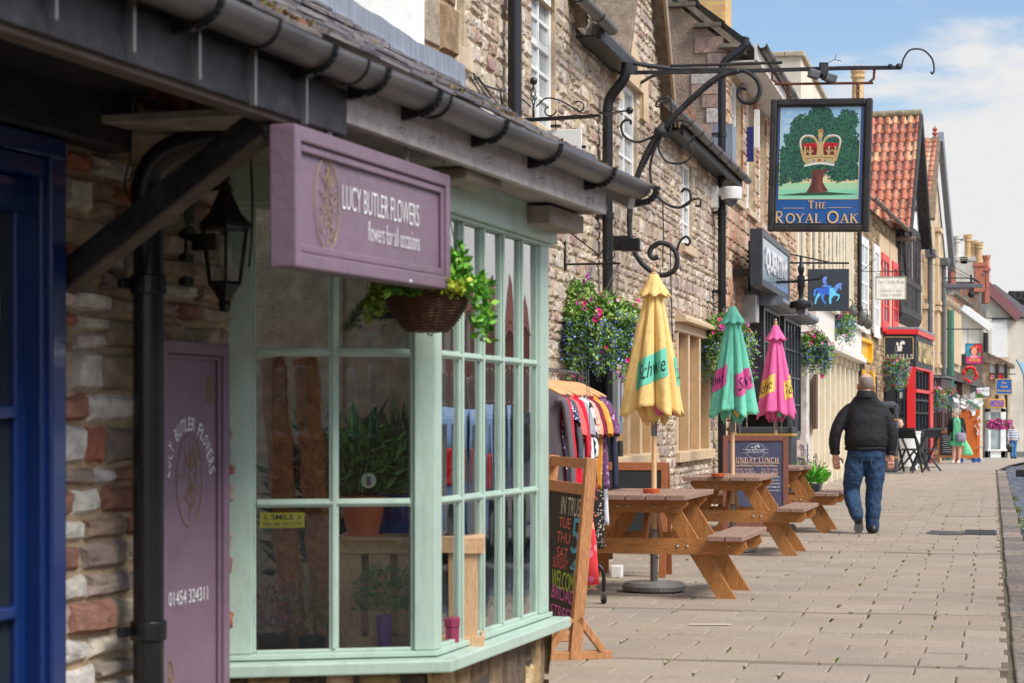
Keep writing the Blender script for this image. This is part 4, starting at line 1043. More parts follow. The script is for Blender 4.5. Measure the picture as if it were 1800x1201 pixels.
gutter_run(pub,a0(1012,80,.3)[0],a0(1076,100,.3)[0],.30,4.62);gutter_run(pub,a0(1168,230,.3)[0]-.15,27.45,.30,4.47)
MB().box(pk1[1],SG2[0],-.24,-.2,4.5,4.6).box(pk1[1],SG2[0],-.2,.0,4.52,4.54).build('eaves_board',black_paint,pub)
MB().box(SG2[1],27.3,-.24,-.2,4.33,4.45).box(SG2[1],27.3,-.2,.0,4.37,4.39).build('eaves_board',black_paint,pub)
pipe(pub,a0(1068,300,.1)[0],.1,0,4.05,.048,swan=(-.02,.18),collars=(3.1,1.9,.8))
pipe(pub,a0(1269,400,.12)[0],.12,0,5.72,.052,swan=(.05,.3),collars=(3.9,2.9,4.9))
pipe(pub,a0(905,100,.1)[0],.1,2.2,6.6,.052,collars=(3.3,5.0))
# lead flashings at the valley
mb=MB();mb.add([(SG2[1]+.1,-.18,4.5),(SG2[1]+.9,-.2,4.52),(SG2[1]+.9,.35,5.1),(SG2[1]+.1,.3,5.2)],[(0,1,2,3)]);
for i in range(4): mb.add([(24.2+i*.75,-.12-.0*i,4.60),(24.9+i*.75,-.12,4.60),(24.9+i*.75,.25,5.04+.04),(24.2+i*.75,.25,5.0+.04)],[(0,1,2,3)])
mb.box(26.9,27.3,-.16,.1,4.6,5.15);mb.build('lead_flashing',leadm,pub)
MB().add([(pk1[1]+.0,-.1,4.7),(pk1[1]+.35,-.1,4.72),(pk1[1]+.25,.2,5.1),(pk1[1]-.05,.2,5.2)],[(0,1,2,3)]).build('lead_flashing',leadm,pub)
# little red weed in the valley
mb=MB();random.seed(9)
for i in range(120): mb.leaf((SG2[1]+.1+random.random()*.5,-.3+random.random()*.15,4.5+random.random()*.16),.05,random.choice([C(170,90,80),C(150,110,70),C(196,120,100)]),(random.gauss(0,.5),random.gauss(0,.5),1),.2)
o=mb.build('wall_weed',leaf_m);o.location=W0.pos(0,0);o.rotation_euler[2]=W0.rz;tag(o,'tuft of reddish weed growing in the pub valley gutter','plant')
# glass case and letter plate by the blocked window
MB().box(cs[0],cs[1],-.07,0,1.13,2.0).build('display_case',mat('alu_case',C(150,156,160),.35,.5),pub,bev=.004)
tmp=MB();random.seed(3)
for i in range(9): tmp.box(cs[0]+.03+i*.025,cs[0]+.05+i*.025,-.074,-.0705,1.2+random.random()*.1,1.9-random.random()*.2,random.choice([C(140,160,180),C(160,90,110),C(200,200,190),C(70,90,110)]))
tmp.build('leaflets',mat('print',(1,1,1),.6,attr=True,bump=0),pub)
MB().box(cs[1]-.05,cs[1]+.1,-.05,0,.62,1.06).build('meter_box',black_iron,pub,bev=.004)
# ================= building 2 : taller, rendered gable end
h2=W0.thing('tall_stone_house','taller stone house with brown rendered gable end and deep narrow windows','house',0)
S2=27.4;E2=S2+10.3
hs=[(a0(p0)[0],a0(p1)[0],a0((p0+p1)/2,yb)[1],6.02) for p0,p1,yb in((1285,1302,350),(1310.5,1324,372),(1333.5,1344,395),(1353,1361,405),(1370,1376,420))]
hb=[(a0(1318)[0],a0(1346)[0],1.0,2.95),(a0(1356)[0],a0(1386)[0],1.0,2.95)]
mb=MB();wall_sheet(mb,S2,E2,-.2,6.3,hs+hb,0,.34)
mb.add([(S2,0,0),(S2,9,0),(S2,9,6.3),(S2,0,6.3),(S2,4.5,10.1)],[(0,1,2,3),(3,2,4)])
w_2=mb.build('wall',mortar('pub_mortar'),h2)
mb=MB();rubble(mb,S2+.03,E2,-.02,6.28,holes=[(q[0]-.02,q[1]+.02,q[2],q[3]) for q in hs+hb],pal=[C(206,176,152),C(196,164,140),C(184,150,130),C(204,182,156),C(190,144,120),C(176,158,142),C(208,186,162)],ch=(.13,.26),ln=(.16,.42),dep=(.012,.03),jit=.014)
for q in hs:   # quoined jambs
    z=q[2]
    while z<q[3]-.05:
        h_=random.uniform(.14,.26);c=random.choice([C(190,164,136),C(170,140,112),C(150,100,70),C(176,150,120)])
        mb.box(q[1]+.005,q[1]+.02,-.03,.3,z+.006,min(z+h_,q[3])-.006,c);z+=h_
mb.build('stonework',stone(),w_2)
mb=MB();mb.add([(S2-.02,0,4.2),(S2-.02,9,4.2),(S2-.02,9,6.25),(S2-.02,0.02,6.25),(S2-.02,4.5,10.05)],[(0,3,2,1),(3,4,2)])
mb.build('rendered_gable',mat('brown_render',C(150,130,112),.92,var=.22,vs_=3,bump=.8,bs=30,dist=.006,dirt=(C(178,164,148),.5,2.5)),h2)
mb=MB();random.seed(12);z=4.5
while z<6.2:
    h_=random.uniform(.14,.24);mb.box(S2-.05,S2,.02,random.uniform(.2,.5),z,z+h_-.012,random.choice([C(170,144,130),C(160,134,120),C(184,166,150),C(190,180,170)]));z+=h_
mb.build('quoin',stone(),w_2)
mb=MB()
for i in range(14):
    t0=i/14;t1=(i+1)/14;mb.box(S2-.16,S2+.3,-.3+4.8*t0,-.3+4.8*t1+.03,6.22+4.05*t0,6.22+4.05*t0+.05,random.choice([(1,1,1),(.7,.7,.7),(.85,.8,.7)]))
    mb.add([(S2-.15,-.3+4.8*t0,6.2+4.05*t0),(S2-.15,-.3+4.8*t1,6.2+4.05*t1),(S2-.15,-.3+4.8*t1,6.1+4.05*t1),(S2-.15,-.3+4.8*t0,6.1+4.05*t0)],[(0,1,2,3)],(.9,.85,.8))
mb.build('verge',mat('verge_tiles',C(120,108,92),.9,attr=True,var=.35,vs_=9,bump=.8,bs=20),h2)
roof_plane(h2,S2-.1,E2,6.26,4.8,R(40),slm,.35,seed=3)
for q in hs: win(h2,q[0],q[1],q[2],q[3],whitep,1,4,.07,.09,.03,pgl,(.07,.1,mat('pale_stone',C(196,176,150))),proud=.0)
MB().box(S2+.1,E2,-.42,-.38,6.08,6.3).box(S2+.1,E2,-.38,0,6.06,6.08).build('eaves_board',mat('white_eaves',C(214,206,196),.7,var=.1,dirt=(C(150,140,130),.3,6)),h2)
gutter_run(h2,S2+.1,E2,.48,6.3,.06,step=1.0)
mb=MB()
for px in(1288,):
    s_=a0(px)[0]
mb.box(S2+.5,S2+1.25,-.015,.0,2.95,3.3) ;mb.build('cream_lintel',cream,h2,bev=.01)
MB().box(hb[0][0]-.9,hb[0][0]-.55,-.2,0,2.66,3.05).build('air_duct',mat('galvanised',C(190,194,196),.3,.8,bump=.1),h2,bev=.01)
for q in hb:
    win(h2,q[0],q[1],q[2],q[3],mat('charcoal_gloss',C(44,46,52),.35,bump=.1),5,4,.0,.07,.03,dglass,(.12,.08,MATS['charcoal_gloss']),proud=.22,name='bow_window')
    mb=MB();mb.box(q[0]-.1,q[0]-.0,-.22,0,q[2],q[3]);mb.build('bow_side',MATS['charcoal_gloss'],h2)
    mb=MB();mb.prism([(-.5,q[3]+.04),(-.5,q[3]+.1),(.0,q[3]+.34),(.0,q[3]+.0),(-.42,q[3]+.0)],q[0]-.25,q[1]+.2,'yz');mb.build('bow_roof',leadm,h2,bev=.012)
# blue and white flag board peeping in the upper window
mb=MB();mb.box(hs[1][0]-.03,hs[1][0]+.0,-.12,-.0,5.0,5.5);mb.build('estate_board',mat('navy_print',C(30,40,110),.5,bump=0),h2);MB().box(hs[1][0]-.03,hs[1][0]+.03,-.2,-.125,5.2,5.75).build('white_board',whitep,h2)
def chimney(par,c,w_,d,z0,z1,m,pots,potm,name='chimney',crown=True):
    """local coords of par; returns chimney with pots as sub-parts"""
    mb=MB();mb.box(c[0]-w_/2,c[0]+w_/2,c[1]-d/2,c[1]+d/2,z0,z1)
    if crown: mb.box(c[0]-w_/2-.06,c[0]+w_/2+.06,c[1]-d/2-.06,c[1]+d/2+.06,z1-.22,z1-.10);mb.box(c[0]-w_/2-.03,c[0]+w_/2+.03,c[1]-d/2-.03,c[1]+d/2+.03,z1-.10,z1+.02)
    o=mb.build(name,m,par,bev=.01)
    for (x,y,h,r) in pots:
        mb=MB();mb.lathe([(r*1.05,0),(r*1.1,.06),(r*.95,.1),(r*.86,h*.7),(r*1.1,h*.74),(r*1.1,h*.79),(r*.95,h*.82),(r*1.15,h*.9),(r*1.15,h),(r*.8,h),(r*.8,h*.6)],14,(c[0]+x,c[1]+y,z1))
        for k in range(7):
            a=k*2*math.pi/7;mb.box(c[0]+x+r*math.cos(a)-r*.2,c[0]+x+r*math.cos(a)+r*.2,c[1]+y+r*math.sin(a)-r*.2,c[1]+y+r*math.sin(a)+r*.2,z1+h,z1+h*1.07)
        mb.build('chimney_pot',potm,o)
    return o
def brickm(name,c1,c2,mo,sc=1.0):
    if name in MATS:return MATS[name]
    m=mat(name,c1,.85,bump=0);t=m.node_tree;ns=t.nodes;b=ns['Principled BSDF'];lk=t.links.new
    tcn=ns.new('ShaderNodeTexCoord');bt=ns.new('ShaderNodeTexBrick');mp_=ns.new('ShaderNodeMapping');sx=ns.new('ShaderNodeSeparateXYZ');cx=ns.new('ShaderNodeCombineXYZ');ad_=ns.new('ShaderNodeMath')
    lk(tcn.outputs['Object'],sx.inputs[0]);lk(sx.outputs[0],ad_.inputs[0]);lk(sx.outputs[1],ad_.inputs[1]);lk(ad_.outputs[0],cx.inputs[0]);lk(sx.outputs[2],cx.inputs[1]);lk(cx.outputs[0],bt.inputs[0])
    bt.inputs['Scale'].default_value=1/sc;bt.inputs['Brick Width'].default_value=.23;bt.inputs['Row Height'].default_value=.077;bt.inputs['Mortar Size'].default_value=.007
    bt.inputs['Color1'].default_value=(*c1,1);bt.inputs['Color2'].default_value=(*c2,1);bt.inputs['Mortar'].default_value=(*mo,1)
    lk(bt.outputs[0],b.inputs['Base Color']);bp=ns.new('ShaderNodeBump');bp.inputs['Strength'].default_value=.6;bp.inputs['Distance'].default_value=.01;bp.invert=True;lk(bt.outputs[1],bp.inputs['Height']);lk(bp.outputs[0],b.inputs['Normal']);return m
ybr=brickm('yellow_brick',C(222,182,116),C(206,160,98),C(186,166,138));rbr=brickm('red_brick',C(186,92,64),C(160,76,54),C(180,160,144))
potc=mat('buff_pot',C(204,170,124),.8,var=.2,vs_=12,dirt=(C(120,110,90),.4,9))
q=P(1245,30,30.2);loc=Matrix.LocRotScale(W0.pos(0,0,0),Matrix.Rotation(W0.rz,3,'Z'),None).inverted()@q
chimney(h2,(loc.x,loc.y),.66,.62,6.4,9.2,ybr,[(-.15,0,.6,.12),(.15,.1,.6,.12)],potc)
mb=MB();mb.box(loc.x-.4,loc.x+.4,loc.y-.38,loc.y+.38,6.3,7.14);mb.build('chimney_base',mat('lichened_stone',C(170,156,132),.9,var=.25,dirt=(C(190,150,70),.6,9),bump=.6),h2,bev=.02)
# ================= building 3 : parapet, many tall windows, cream shopfront
h3=W0.thing('cream_shop_building','stone building with pale end parapet and cream classical shopfront','shop',0)
S3=E2+.02;E3=53.05
ws3=[]
for p0,p1 in((1400,1410),(1423,1432),(1443,1450),(1458,1464),(1471,1476),(1482,1487),(1492,1496)):
    ws3.append((a0(p0)[0],a0(p1)[0],3.95,7.0))
mb=MB();wall_sheet(mb,S3,E3,-.2,7.95,ws3,0,.2);mb.box(S3,E3,.01,9,7.93,7.95);q3=mb.build('wall',mortar('pub_mortar'),h3)
mb=MB();rubble(mb,S3,E3,3.3,7.15,holes=[(q[0]-.25,q[1]+.22,q[2]-.1,q[3]+.2) for q in ws3],pal=[C(190,170,140),C(170,150,120),C(200,184,156),C(150,134,116)],ch=(.1,.25),ln=(.15,.5));rubble(mb,S3,a0(1425)[0],0,3.3,pal=[C(190,170,140),C(170,150,120),C(200,184,156),C(150,134,116)],ch=(.1,.25),ln=(.15,.5));mb.build('stonework',stone(),q3)
for q in ws3:
    mb=MB();mb.box(q[0]-.22,q[0],-.05,.03,q[2]-.1,q[3]+.18);mb.box(q[1],q[1]+.2,-.05,.1,q[2]-.1,q[3]+.18);mb.box(q[0],q[1],-.045,.03,q[3],q[3]+.17);mb.build('window_surround',creamw,h3,bev=.01)
    win(h3,*q,whitep,2,4,.06,.09,.03,pgl,(.1,.12,creamw))
# end wall and parapet band, pale render
loc=lambda px,py,Y:Matrix.LocRotScale(W0.pos(0,0,0),Matrix.Rotation(W0.rz,3,'Z'),None).inverted()@P(px,py,Y)
pr_=mat('stained_white_render',C(226,216,196),.88,var=.12,vs_=2,bump=.5,dirt=(C(176,164,140),.45,1.6),sc=(1,1,.3))
MB().box(S3-.04,S3-.01,-.05,9,-.2,7.95).build('end_wall',pr_,h3);MB().box(S3,E3,-.05,-.001,7.16,7.95).build('parapet',pr_,h3)
MB().box(S3-.1,E3,-.12,.25,7.951,8.05).box(S3-.1,S3+.3,.25,9,7.951,8.05).build('coping',mat('pale_coping',C(178,164,138),.9,var=.3,vs_=4,bump=.6),h3,bev=.02)
# shopfront
f0,f1=a0(1427,600,.25)[0],a0(1508,600,.25)[0]
mb=MB();mb.box(f0,f1,-.34,0,2.86,3.42);mb.box(f0-.08,f1+.08,-.44,-.0,3.42,3.50);mb.box(f0-.04,f1+.04,-.40,0,2.78,2.86);mb.box(f0-.08,f1+.08,-.46,0,2.66,2.78);fa=mb.build('fascia',mat('white_shopfront',C(230,224,212),.5,var=.05,bump=.1,dirt=(C(190,180,160),.3,4)),h3,bev=.012)
mb=MB();n_=9
for i in range(n_+1):
    x=f0+(f1-f0-.2)*i/n_;mb.box(x,x+.16,-.26,0,-.1,2.66);mb.box(x-.03,x+.19,-.29,0,-.1,.28);mb.box(x-.03,x+.19,-.29,0,2.48,2.66)
mb.build('pilasters',creamw,h3,bev=.01)
mb=MB();
for i in range(n_):
    x=f0+(f1-f0-.2)*i/n_+.16;x2=f0+(f1-f0-.2)*(i+1)/n_
    mb.box(x,x2,-.1,0,-.1,.85);mb.box(x+.08,x2-.08,-.13,-.1,.12,.68);mb.box(x,x2,-.09,-.0,1.7,1.78)
mb.build('panelling',creamw,h3,bev=.008)
MB().box(f0,f1-.2,-.06,-.0,.85,2.66).build('shop_glass',mat('cream_blind_glass',C(206,196,170),.25,bump=.05,spec=.6),h3)
s_=a0(1422,700,.2)[0];MB().box(s_-.5,s_+.3,-.22,0,-.1,2.9).build('whitewashed_post',mat('peeling_whitewash',C(216,212,204),.9,var=.15,vs_=9,bump=.8,bs=20,dirt=(C(120,104,90),.7,5)),h3,bev=.03)
s_=a0(1434,700,.32)[0];MB().box(s_-.22,s_+.22,-.34,-.29,1.1,2.1).build('notice_board',mat('brown_board',C(96,62,50),.6),h3)
pipe(h3,E3-.15,.14,0,7.0,.06,collars=(2.2,4.2))
pc=chimney(h3,(loc(1508,150,46).x,loc(1508,150,46).y),.4,.4,7.0,loc(1508,182,46).z,ybr,[(0,0,.8,.15)],potc)
# ================= building 4 : stone, white and red windows
h4=W4.thing('red_window_house','narrow stone house with white and red framed windows above the street','house',0)
S4=0;E4=10.25;a4=W4.at
mb=MB();wall_sheet(mb,S4,E4,-.3,7.1,(),0,.2);mb.add([(S4,0,7.1),(S4,7,7.1),(S4,7,0),(S4,0,0),(S4,3.5,10.5)],[(0,1,2,3),(0,1,4)]);q4=mb.build('wall',mortar('pub_mortar'),h4)
mb=MB();rubble(mb,S4,E4,.0,7.1,pal=[C(170,146,116),C(150,128,100),C(184,164,136),C(132,112,92)],ch=(.1,.22),ln=(.2,.6));mb.build('stonework',stone(),q4)
for p0,p1,yt,yb,mm in((1506,1521,418,578,whitep),(1531,1541,432,587,whitep),(1545.5,1558,448,578,redp),(1564,1574,462,578,redp)):
    s0,s1=a4(p0)[0],a4(p1)[0];z0=a4((p0+p1)/2,yb)[1];z1=a4((p0+p1)/2,yt)[1]
    if mm is redp: MB().box(s0-.45,s0-.0,-.06,0,z0,z1+.5).box(s0,s1+.3,-.06,0,z1+.002,z1+.5).build('stone_surround',cream,h4)
    win(h4,s0,s1,z0,z1,mm,2,4,.0,.22,.06,dglass if mm is redp else pgl,(.12,.12,mm),proud=.10)
roof_plane(h4,S4-.1,E4,7.1,3.6,R(42),slm,.35,seed=5);gutter_run(h4,S4+.5,E4+.5,.40,7.1,.075,mat('gutter_brown',C(120,106,92),.6,var=.3),1.4)
ylw=mat('shop_yellow',C(232,176,20),.45,bump=.05)
s0,s1=a4(1513,600,.25)[0],a4(1535,600,.25)[0];z0,z1=a4(1520,636,.25)[1],a4(1520,594,.25)[1]
mb=MB();mb.box(s0,s0+.12,-.25,0,z0,z1);mb.box(s1-.2,s1,-.25,0,z0,z1);mb.box(s0,s1,-.25,0,z1-.1,z1);mb.box(s0,s1,-.25,0,z0,z0+.1);mb.box(s0+.1,s1-.1,-.15,0,z0,z1);mb.build('yellow_showcase',ylw,h4,bev=.01)
for p in(1519,1535):
    s_=a4(p,700,.1)[0];MB().box(s_-.35,s_+.35,-.12,0,-.1,2.6).build('yellow_door_post',ylw,h4,bev=.01)
    MB().box(s_+.35,s_+1.4,-.05,0,-.1,2.5).build('shop_glass',dglass,h4)
# ================= timber framed house with jetty and pantile roof
a2=W2.at
h5=W2.thing('timber_framed_house','black and white timber framed jettied house with steep orange pantile roof','house',0)
tim=mat('black_oak',C(58,54,54),.8,var=.3,vs_=8,bump=.6,bs=20,dirt=(C(120,112,104),.4,6))
limew=mat('limewash',C(232,230,224),.9,var=.06,vs_=4,bump=.3,bs=20,dirt=(C(200,194,184),.3,3))
JN=.12;EZ=7.45;RZ=11.15;HW=3.05
MB().box(0,2*HW,-.0,6,-.3,4.6).build('ground_storey',mat('tall_render',C(196,172,142),.9,var=.15,vs_=3,bump=.5,bs=15),h5)
mb=MB();mb.box(0,2*HW,-JN,6,4.6,EZ);mb.prism([(0,EZ),(2*HW,EZ),(HW,RZ-.15)],-JN,6);mb.build('jettied_storey',limew,h5)
mb=MB();f=-JN-.045
for x in (0,.55,1.5,2.4,3.0,3.7,4.6,5.4,5.9): mb.box(x,x+.2,f,-JN,4.7,EZ)
for z in(4.6,5.6,EZ-.15): mb.box(-.02,2*HW+.02,f-.02,-JN,z,z+.24)
for x in range(12): mb.box(x*.5+.1,x*.5+.22,f-.004,-JN,4.84,5.6)
for a,b in(((.2,7.2),(.9,5.8)),((2.0,7.2),(1.2,5.8)),((4.2,7.2),(3.9,5.8)),((5.2,7.2),(4.9,5.8))): mb.beam((a[0],f,a[1]),(b[0],f,b[1]),.1,.16,(0,1,0))
for z in(8.2,9.2,10.2): mb.box(HW-(RZ-z)*.62,HW+(RZ-z)*.62,f,-JN,z,z+.18)
mb.box(-.04,.0,-JN-.04,-JN+.25,4.6,EZ);mb.box(-.04,.0,-JN,.6,EZ-.2,EZ);mb.box(-.03,.0,-JN,.6,4.6,4.8)
mb.prism([(-JN,4.62),(.5,4.62),(.5,4.2),(.1,4.3)],.0,.14,'yz')
mb.prism([(-JN-.04,4.7),(-JN-.04,4.55),(0,4.3),(0,4.6)],.2,2*HW,'yz')
mb.build('timber_frame',tim,h5,bev=.01)
win(h5,1.0,2.3,5.85,7.2,tim,3,3,.0,.08,.03,dglass,proud=.05,y=-JN)
# pantiled roof : slope facing the viewer
def pantiles(par,x0,z0,x1,z1,y0,y1,m,pitch_w=.24,rows=12,seed=1,amp=.035,name='roof',pale=.1,pal=None):
    q=random.Random(seed);mb=MB();pal=pal or [C(182,110,82),C(168,98,72),C(190,124,94),C(156,90,68),C(176,104,84)]
    n=int((y1-y0)/pitch_w);k=6;nv=Vector((-(z1-z0),0,x1-x0)).normalized()
    if nv.z<0:nv=-nv
    for r_ in range(rows):
        t0=r_/rows;t1=(r_+1.12)/rows
        for c in range(n):
            cc=q.choice(pal) if q.random()>pale else C(204,156,114)
            kk=q.uniform(.85,1.15);cc=tuple(v*kk for v in cc);vs=[]
            jj=q.uniform(-.01,.01)
            for t,l in((t0,.03),(min(t1,1),.0)):
                for i in range(k+1):
                    u=i/k;h=amp*math.sin(u*2*math.pi)+l+.012
                    vs.append((x0+(x1-x0)*(t+jj*.3)+nv.x*h,y0+(c+u)*pitch_w,z0+(z1-z0)*(t+jj*.3)+nv.z*h))
            vs+=[(v[0]-nv.x*.03,v[1],v[2]-nv.z*.03) for v in vs[:k+1]]
            fs=[(i,i+1,i+k+2,i+k+1) for i in range(k)]+[(i,2*k+2+i,2*k+3+i,i+1) for i in range(k)]
            mb.add(vs,fs,cc)
    return mb.build(name,m,par,smooth='auto')
ptm=mat('clay_pantile',(1,1,1),.85,attr=True,var=.25,vs_=5,bump=.6,bs=25,dirt=((.5,.46,.38),.45,7))
MB().prism([(-.22,EZ-.28),(HW,RZ),(2*HW+.22,EZ-.28),(2*HW+.2,EZ-.4),(HW,RZ-.15),(-.2,EZ-.4)],-JN-.33,6.5).build('roof_deck',tim,h5)
pantiles(h5,-.25,EZ-.3,HW,RZ,-JN-.33,6,ptm,.245,12)
MB().tube([(HW,-JN-.36,RZ+.04),(HW,6.4,RZ+.04)],.12,10).build('ridge_tiles',mat('mossy_ridge',C(150,138,110),.95,var=.35,vs_=6,bump=1,bs=14,dist=.01),h5)
mb=MB()
for sg_ in(0,1):
    a=(-.28,EZ-.42) if sg_==0 else(2*HW+.28,EZ-.42);mb.beam((a[0],-JN-.36,a[1]-.08),(HW,-JN-.36,RZ-.08),.08,.28,(0,0,1))
mb.build('bargeboards',tim,h5,bev=.01)
mb=MB()
mb.tube([(-.2,-JN-.5,EZ-.6),(-.2,3,EZ-.6)],.08,8);mb.build('gutter',MATS['gutter_brown'],h5)
# ================= shop with the red and black projecting front
h6=thing('black_and_red_shop','black and red projecting shopfront with gold lettered signs','shop',(0,0,0))
Cn=P(1610,740,58.);Lf=P(1549,740,58.2)
d2=Vector(W2.d).to_3d();ang=math.atan2(d2.y,d2.x)
h6.location=(Cn.x,Cn.y,0);
side=(Lf.x-Cn.x);zz=lambda py,Y=58.:CH+(HY-py)/F*Y
blk=mat('signboard_black',C(30,32,38),.5,bump=.05);gold=mat('gold_leaf',C(214,180,110),.4,.2,bump=0)
FR=Matrix.Rotation(ang,4,'Z');SL=-side;FL=5.2
mb=MB();mb.box(side,.0,.0,.3,zz(645),zz(588));mb.box(0,FL,.0,.35,zz(645),zz(588),T=FR);mb.build('sign_fascia',blk,h6)
mb=MB()
mb.box(side-.03,.06,-.06,.4,zz(588),zz(579));mb.box(-.06,FL,-.06,.4,zz(588),zz(579),T=FR)
mb.box(side-.03,.02,-.02,.4,zz(649),zz(645));mb.box(0,FL,-.02,.4,zz(649),zz(645),T=FR);mb.box(side-.035,side,-.03,.3,zz(645),zz(588))
mb.build('red_cornice',redp,h6,bev=.01)
MB().prism([(side-.03,0),(0.06,-.06),(.06+FL*d2.x,FL*d2.y),(FL*d2.x-1.2,FL*d2.y+.4),(side-.03,.5)],zz(579)+.005,zz(575),'xy').build('lead_roof',leadm,h6)
mb=MB();x0,x1,z0,z1=side+.05,-.07,zz(638),zz(592)
for a in((x0,x1,z1-.02,z1),(x0,x0+.02,z0,z1),(x1-.02,x1,z0+.14,z1),(x0,x1-.14,z0,z0+.02),(x1-.14,x1-.12,z0,z0+.14),(x1-.14,x1,z0+.12,z0+.14)): mb.box(a[0],a[1],-.012,0,a[2],a[3])
mb.build('gold_border',gold,h6)
# serif capitals drawn as thick and thin strokes : unit height 1
def _arc(cx,cz,rx,rz,a0,a1,n=14): return [(cx+rx*math.cos(R(a0+(a1-a0)*i/n)),cz+rz*math.sin(R(a0+(a1-a0)*i/n))) for i in range(n+1)]
TK,TN=.15,.06
GL={ # char: (width,[ (points,w) ],[serif centres])
'A':(.86,[([(.10,0),(.43,1)],TN),([(.43,1),(.76,0)],TK),([(.22,.34),(.62,.34)],TN)],[(.10,0),(.76,0)]),
'B':(.70,[([(.17,0),(.17,1)],TK),([(.17,.97),(.38,.97)]+_arc(.38,.755,.19,.215,90,-90)+[(.17,.54)],TN+.03),([(.38,.52)]+_arc(.38,.275,.24,.25,90,-90)+[(.17,.03)],TN+.03)],[(.14,0),(.14,1)]),
'C':(.80,[(_arc(.45,.5,.37,.48,50,180),TN+.06),(_arc(.45,.5,.37,.48,180,310),TN+.06)],[]),
'D':(.84,[([(.17,0),(.17,1)],TK),([(.17,.97),(.36,.97)]+_arc(.36,.5,.38,.47,90,-90)+[(.17,.03)],TN+.04)],[(.14,0),(.14,1)]),
'E':(.66,[([(.17,0),(.17,1)],TK),([(.1,.97),(.58,.97),(.60,.80)],TN),([(.17,.52),(.46,.52)],TN),([(.46,.43),(.46,.61)],.04),([(.1,.03),(.60,.03),(.64,.22)],TN)],[]),
'H':(.90,[([(.19,0),(.19,1)],TK),([(.71,0),(.71,1)],TK),([(.19,.52),(.71,.52)],TN)],[(.19,0),(.19,1),(.71,0),(.71,1)]),
'I':(.38,[([(.19,0),(.19,1)],TK)],[(.19,0),(.19,1)]),
'K':(.84,[([(.17,0),(.17,1)],TK),([(.17,.45),(.66,1)],TN),([(.34,.62),(.72,0)],TK)],[(.17,0),(.17,1),(.66,1),(.74,0)]),
'L':(.64,[([(.17,0),(.17,1)],TK),([(.1,.03),(.58,.03),(.62,.24)],TN)],[(.17,1)]),
'N':(.92,[([(.17,0),(.17,1)],TN),([(.15,1),(.75,0)],TK),([(.75,0),(.75,1)],TN)],[(.17,0),(.15,1),(.75,1)]),
'O':(.94,[(_arc(.47,.5,.38,.48,0,360,26),TN+.07)],[]),
'R':(.82,[([(.17,0),(.17,1)],TK),([(.17,.97),(.38,.97)]+_arc(.38,.73,.21,.24,90,-90)+[(.17,.49)],TN+.03),([(.34,.49),(.52,.16),(.66,-.06),(.84,-.12)],TK-.02)],[(.17,0),(.17,1)]),
'P':(.74,[([(.17,0),(.17,1)],TK),([(.17,.97),(.38,.97)]+_arc(.38,.71,.22,.26,90,-90)+[(.17,.45)],TN+.03)],[(.17,0),(.17,1)]),
'X':(.8,[([(.08,1),(.70,0)],TK),([(.72,1),(.08,0)],TN)],[(.08,1),(.08,0),(.7,0),(.72,1)]),
'S':(.62,[([(.50,.78),(.46,.93)]+_arc(.31,.75,.19,.22,80,200,9)+[(.34,.50)]+_arc(.30,.25,.21,.22,60,-140,12)+[(.09,.24)],TN+.05)],[]),
'T':(.76,[([(.38,0),(.38,1)],TK),([(.04,.78),(.07,.97),(.69,.97),(.72,.78)],TN)],[(.38,0)]),
'U':(.88,[([(.17,1),(.17,.35)]+_arc(.44,.32,.27,.3,180,360)+[(.71,1)],TN+.04)],[(.17,1),(.71,1)]),
'Y':(.80,[([(.08,1),(.40,.46)],TK),([(.72,1),(.40,.46)],TN),([(.40,.48),(.40,0)],TK)],[(.08,1),(.72,1),(.40,0)]),
'F':(.62,[([(.17,0),(.17,1)],TK),([(.1,.97),(.56,.97),(.58,.78)],TN),([(.17,.52),(.44,.52)],TN)],[(.17,0)]),
'G':(.88,[(_arc(.45,.5,.37,.48,50,350,20),TN+.06),([(.81,.42),(.81,.1)],TK)],[]),
'M':(1.05,[([(.14,0),(.17,1)],TN),([(.17,1),(.52,.1)],TK),([(.52,.1),(.87,1)],TN),([(.87,1),(.90,0)],TK)],[(.14,0),(.90,0)]),
'J':(.4,[([(.24,1),(.24,0),(.02,-.2)],TK)],[(.24,1)]),'V':(.8,[([(.08,1),(.42,0)],TK),([(.72,1),(.42,0)],TN)],[(.08,1),(.72,1)]),
'W':(1.1,[([(.08,1),(.32,0)],TK),([(.32,0),(.55,1)],TN),([(.55,1),(.78,0)],TK),([(.78,0),(1.02,1)],TN)],[(.08,1),(1.02,1)]),
'Q':(.94,[(_arc(.47,.5,.38,.48,0,360,26),TN+.07),([(.5,.1),(.8,-.15)],TK)],[]),
}
def stroke2d(mb,pts,w,T,y=0):
    n=len(pts);cl=n>4 and abs(pts[0][0]-pts[-1][0])<1e-6 and abs(pts[0][1]-pts[-1][1])<1e-6
    L_=[];R_=[]
    for i in range(n):
        a=pts[i-1] if i>0 else (pts[-2] if cl else pts[0]);b=pts[i+1] if i<n-1 else (pts[1] if cl else pts[-1])
        dx,dz=b[0]-a[0],b[1]-a[1];l=math.hypot(dx,dz) or 1;nx,nz=-dz/l*w/2,dx/l*w/2
        L_.append((pts[i][0]+nx,pts[i][1]+nz,y));R_.append((pts[i][0]-nx,pts[i][1]-nz,y))
    mb.add(L_+R_,[(i,i+1,n+i+1,n+i) for i in range(n-1)],T=T)
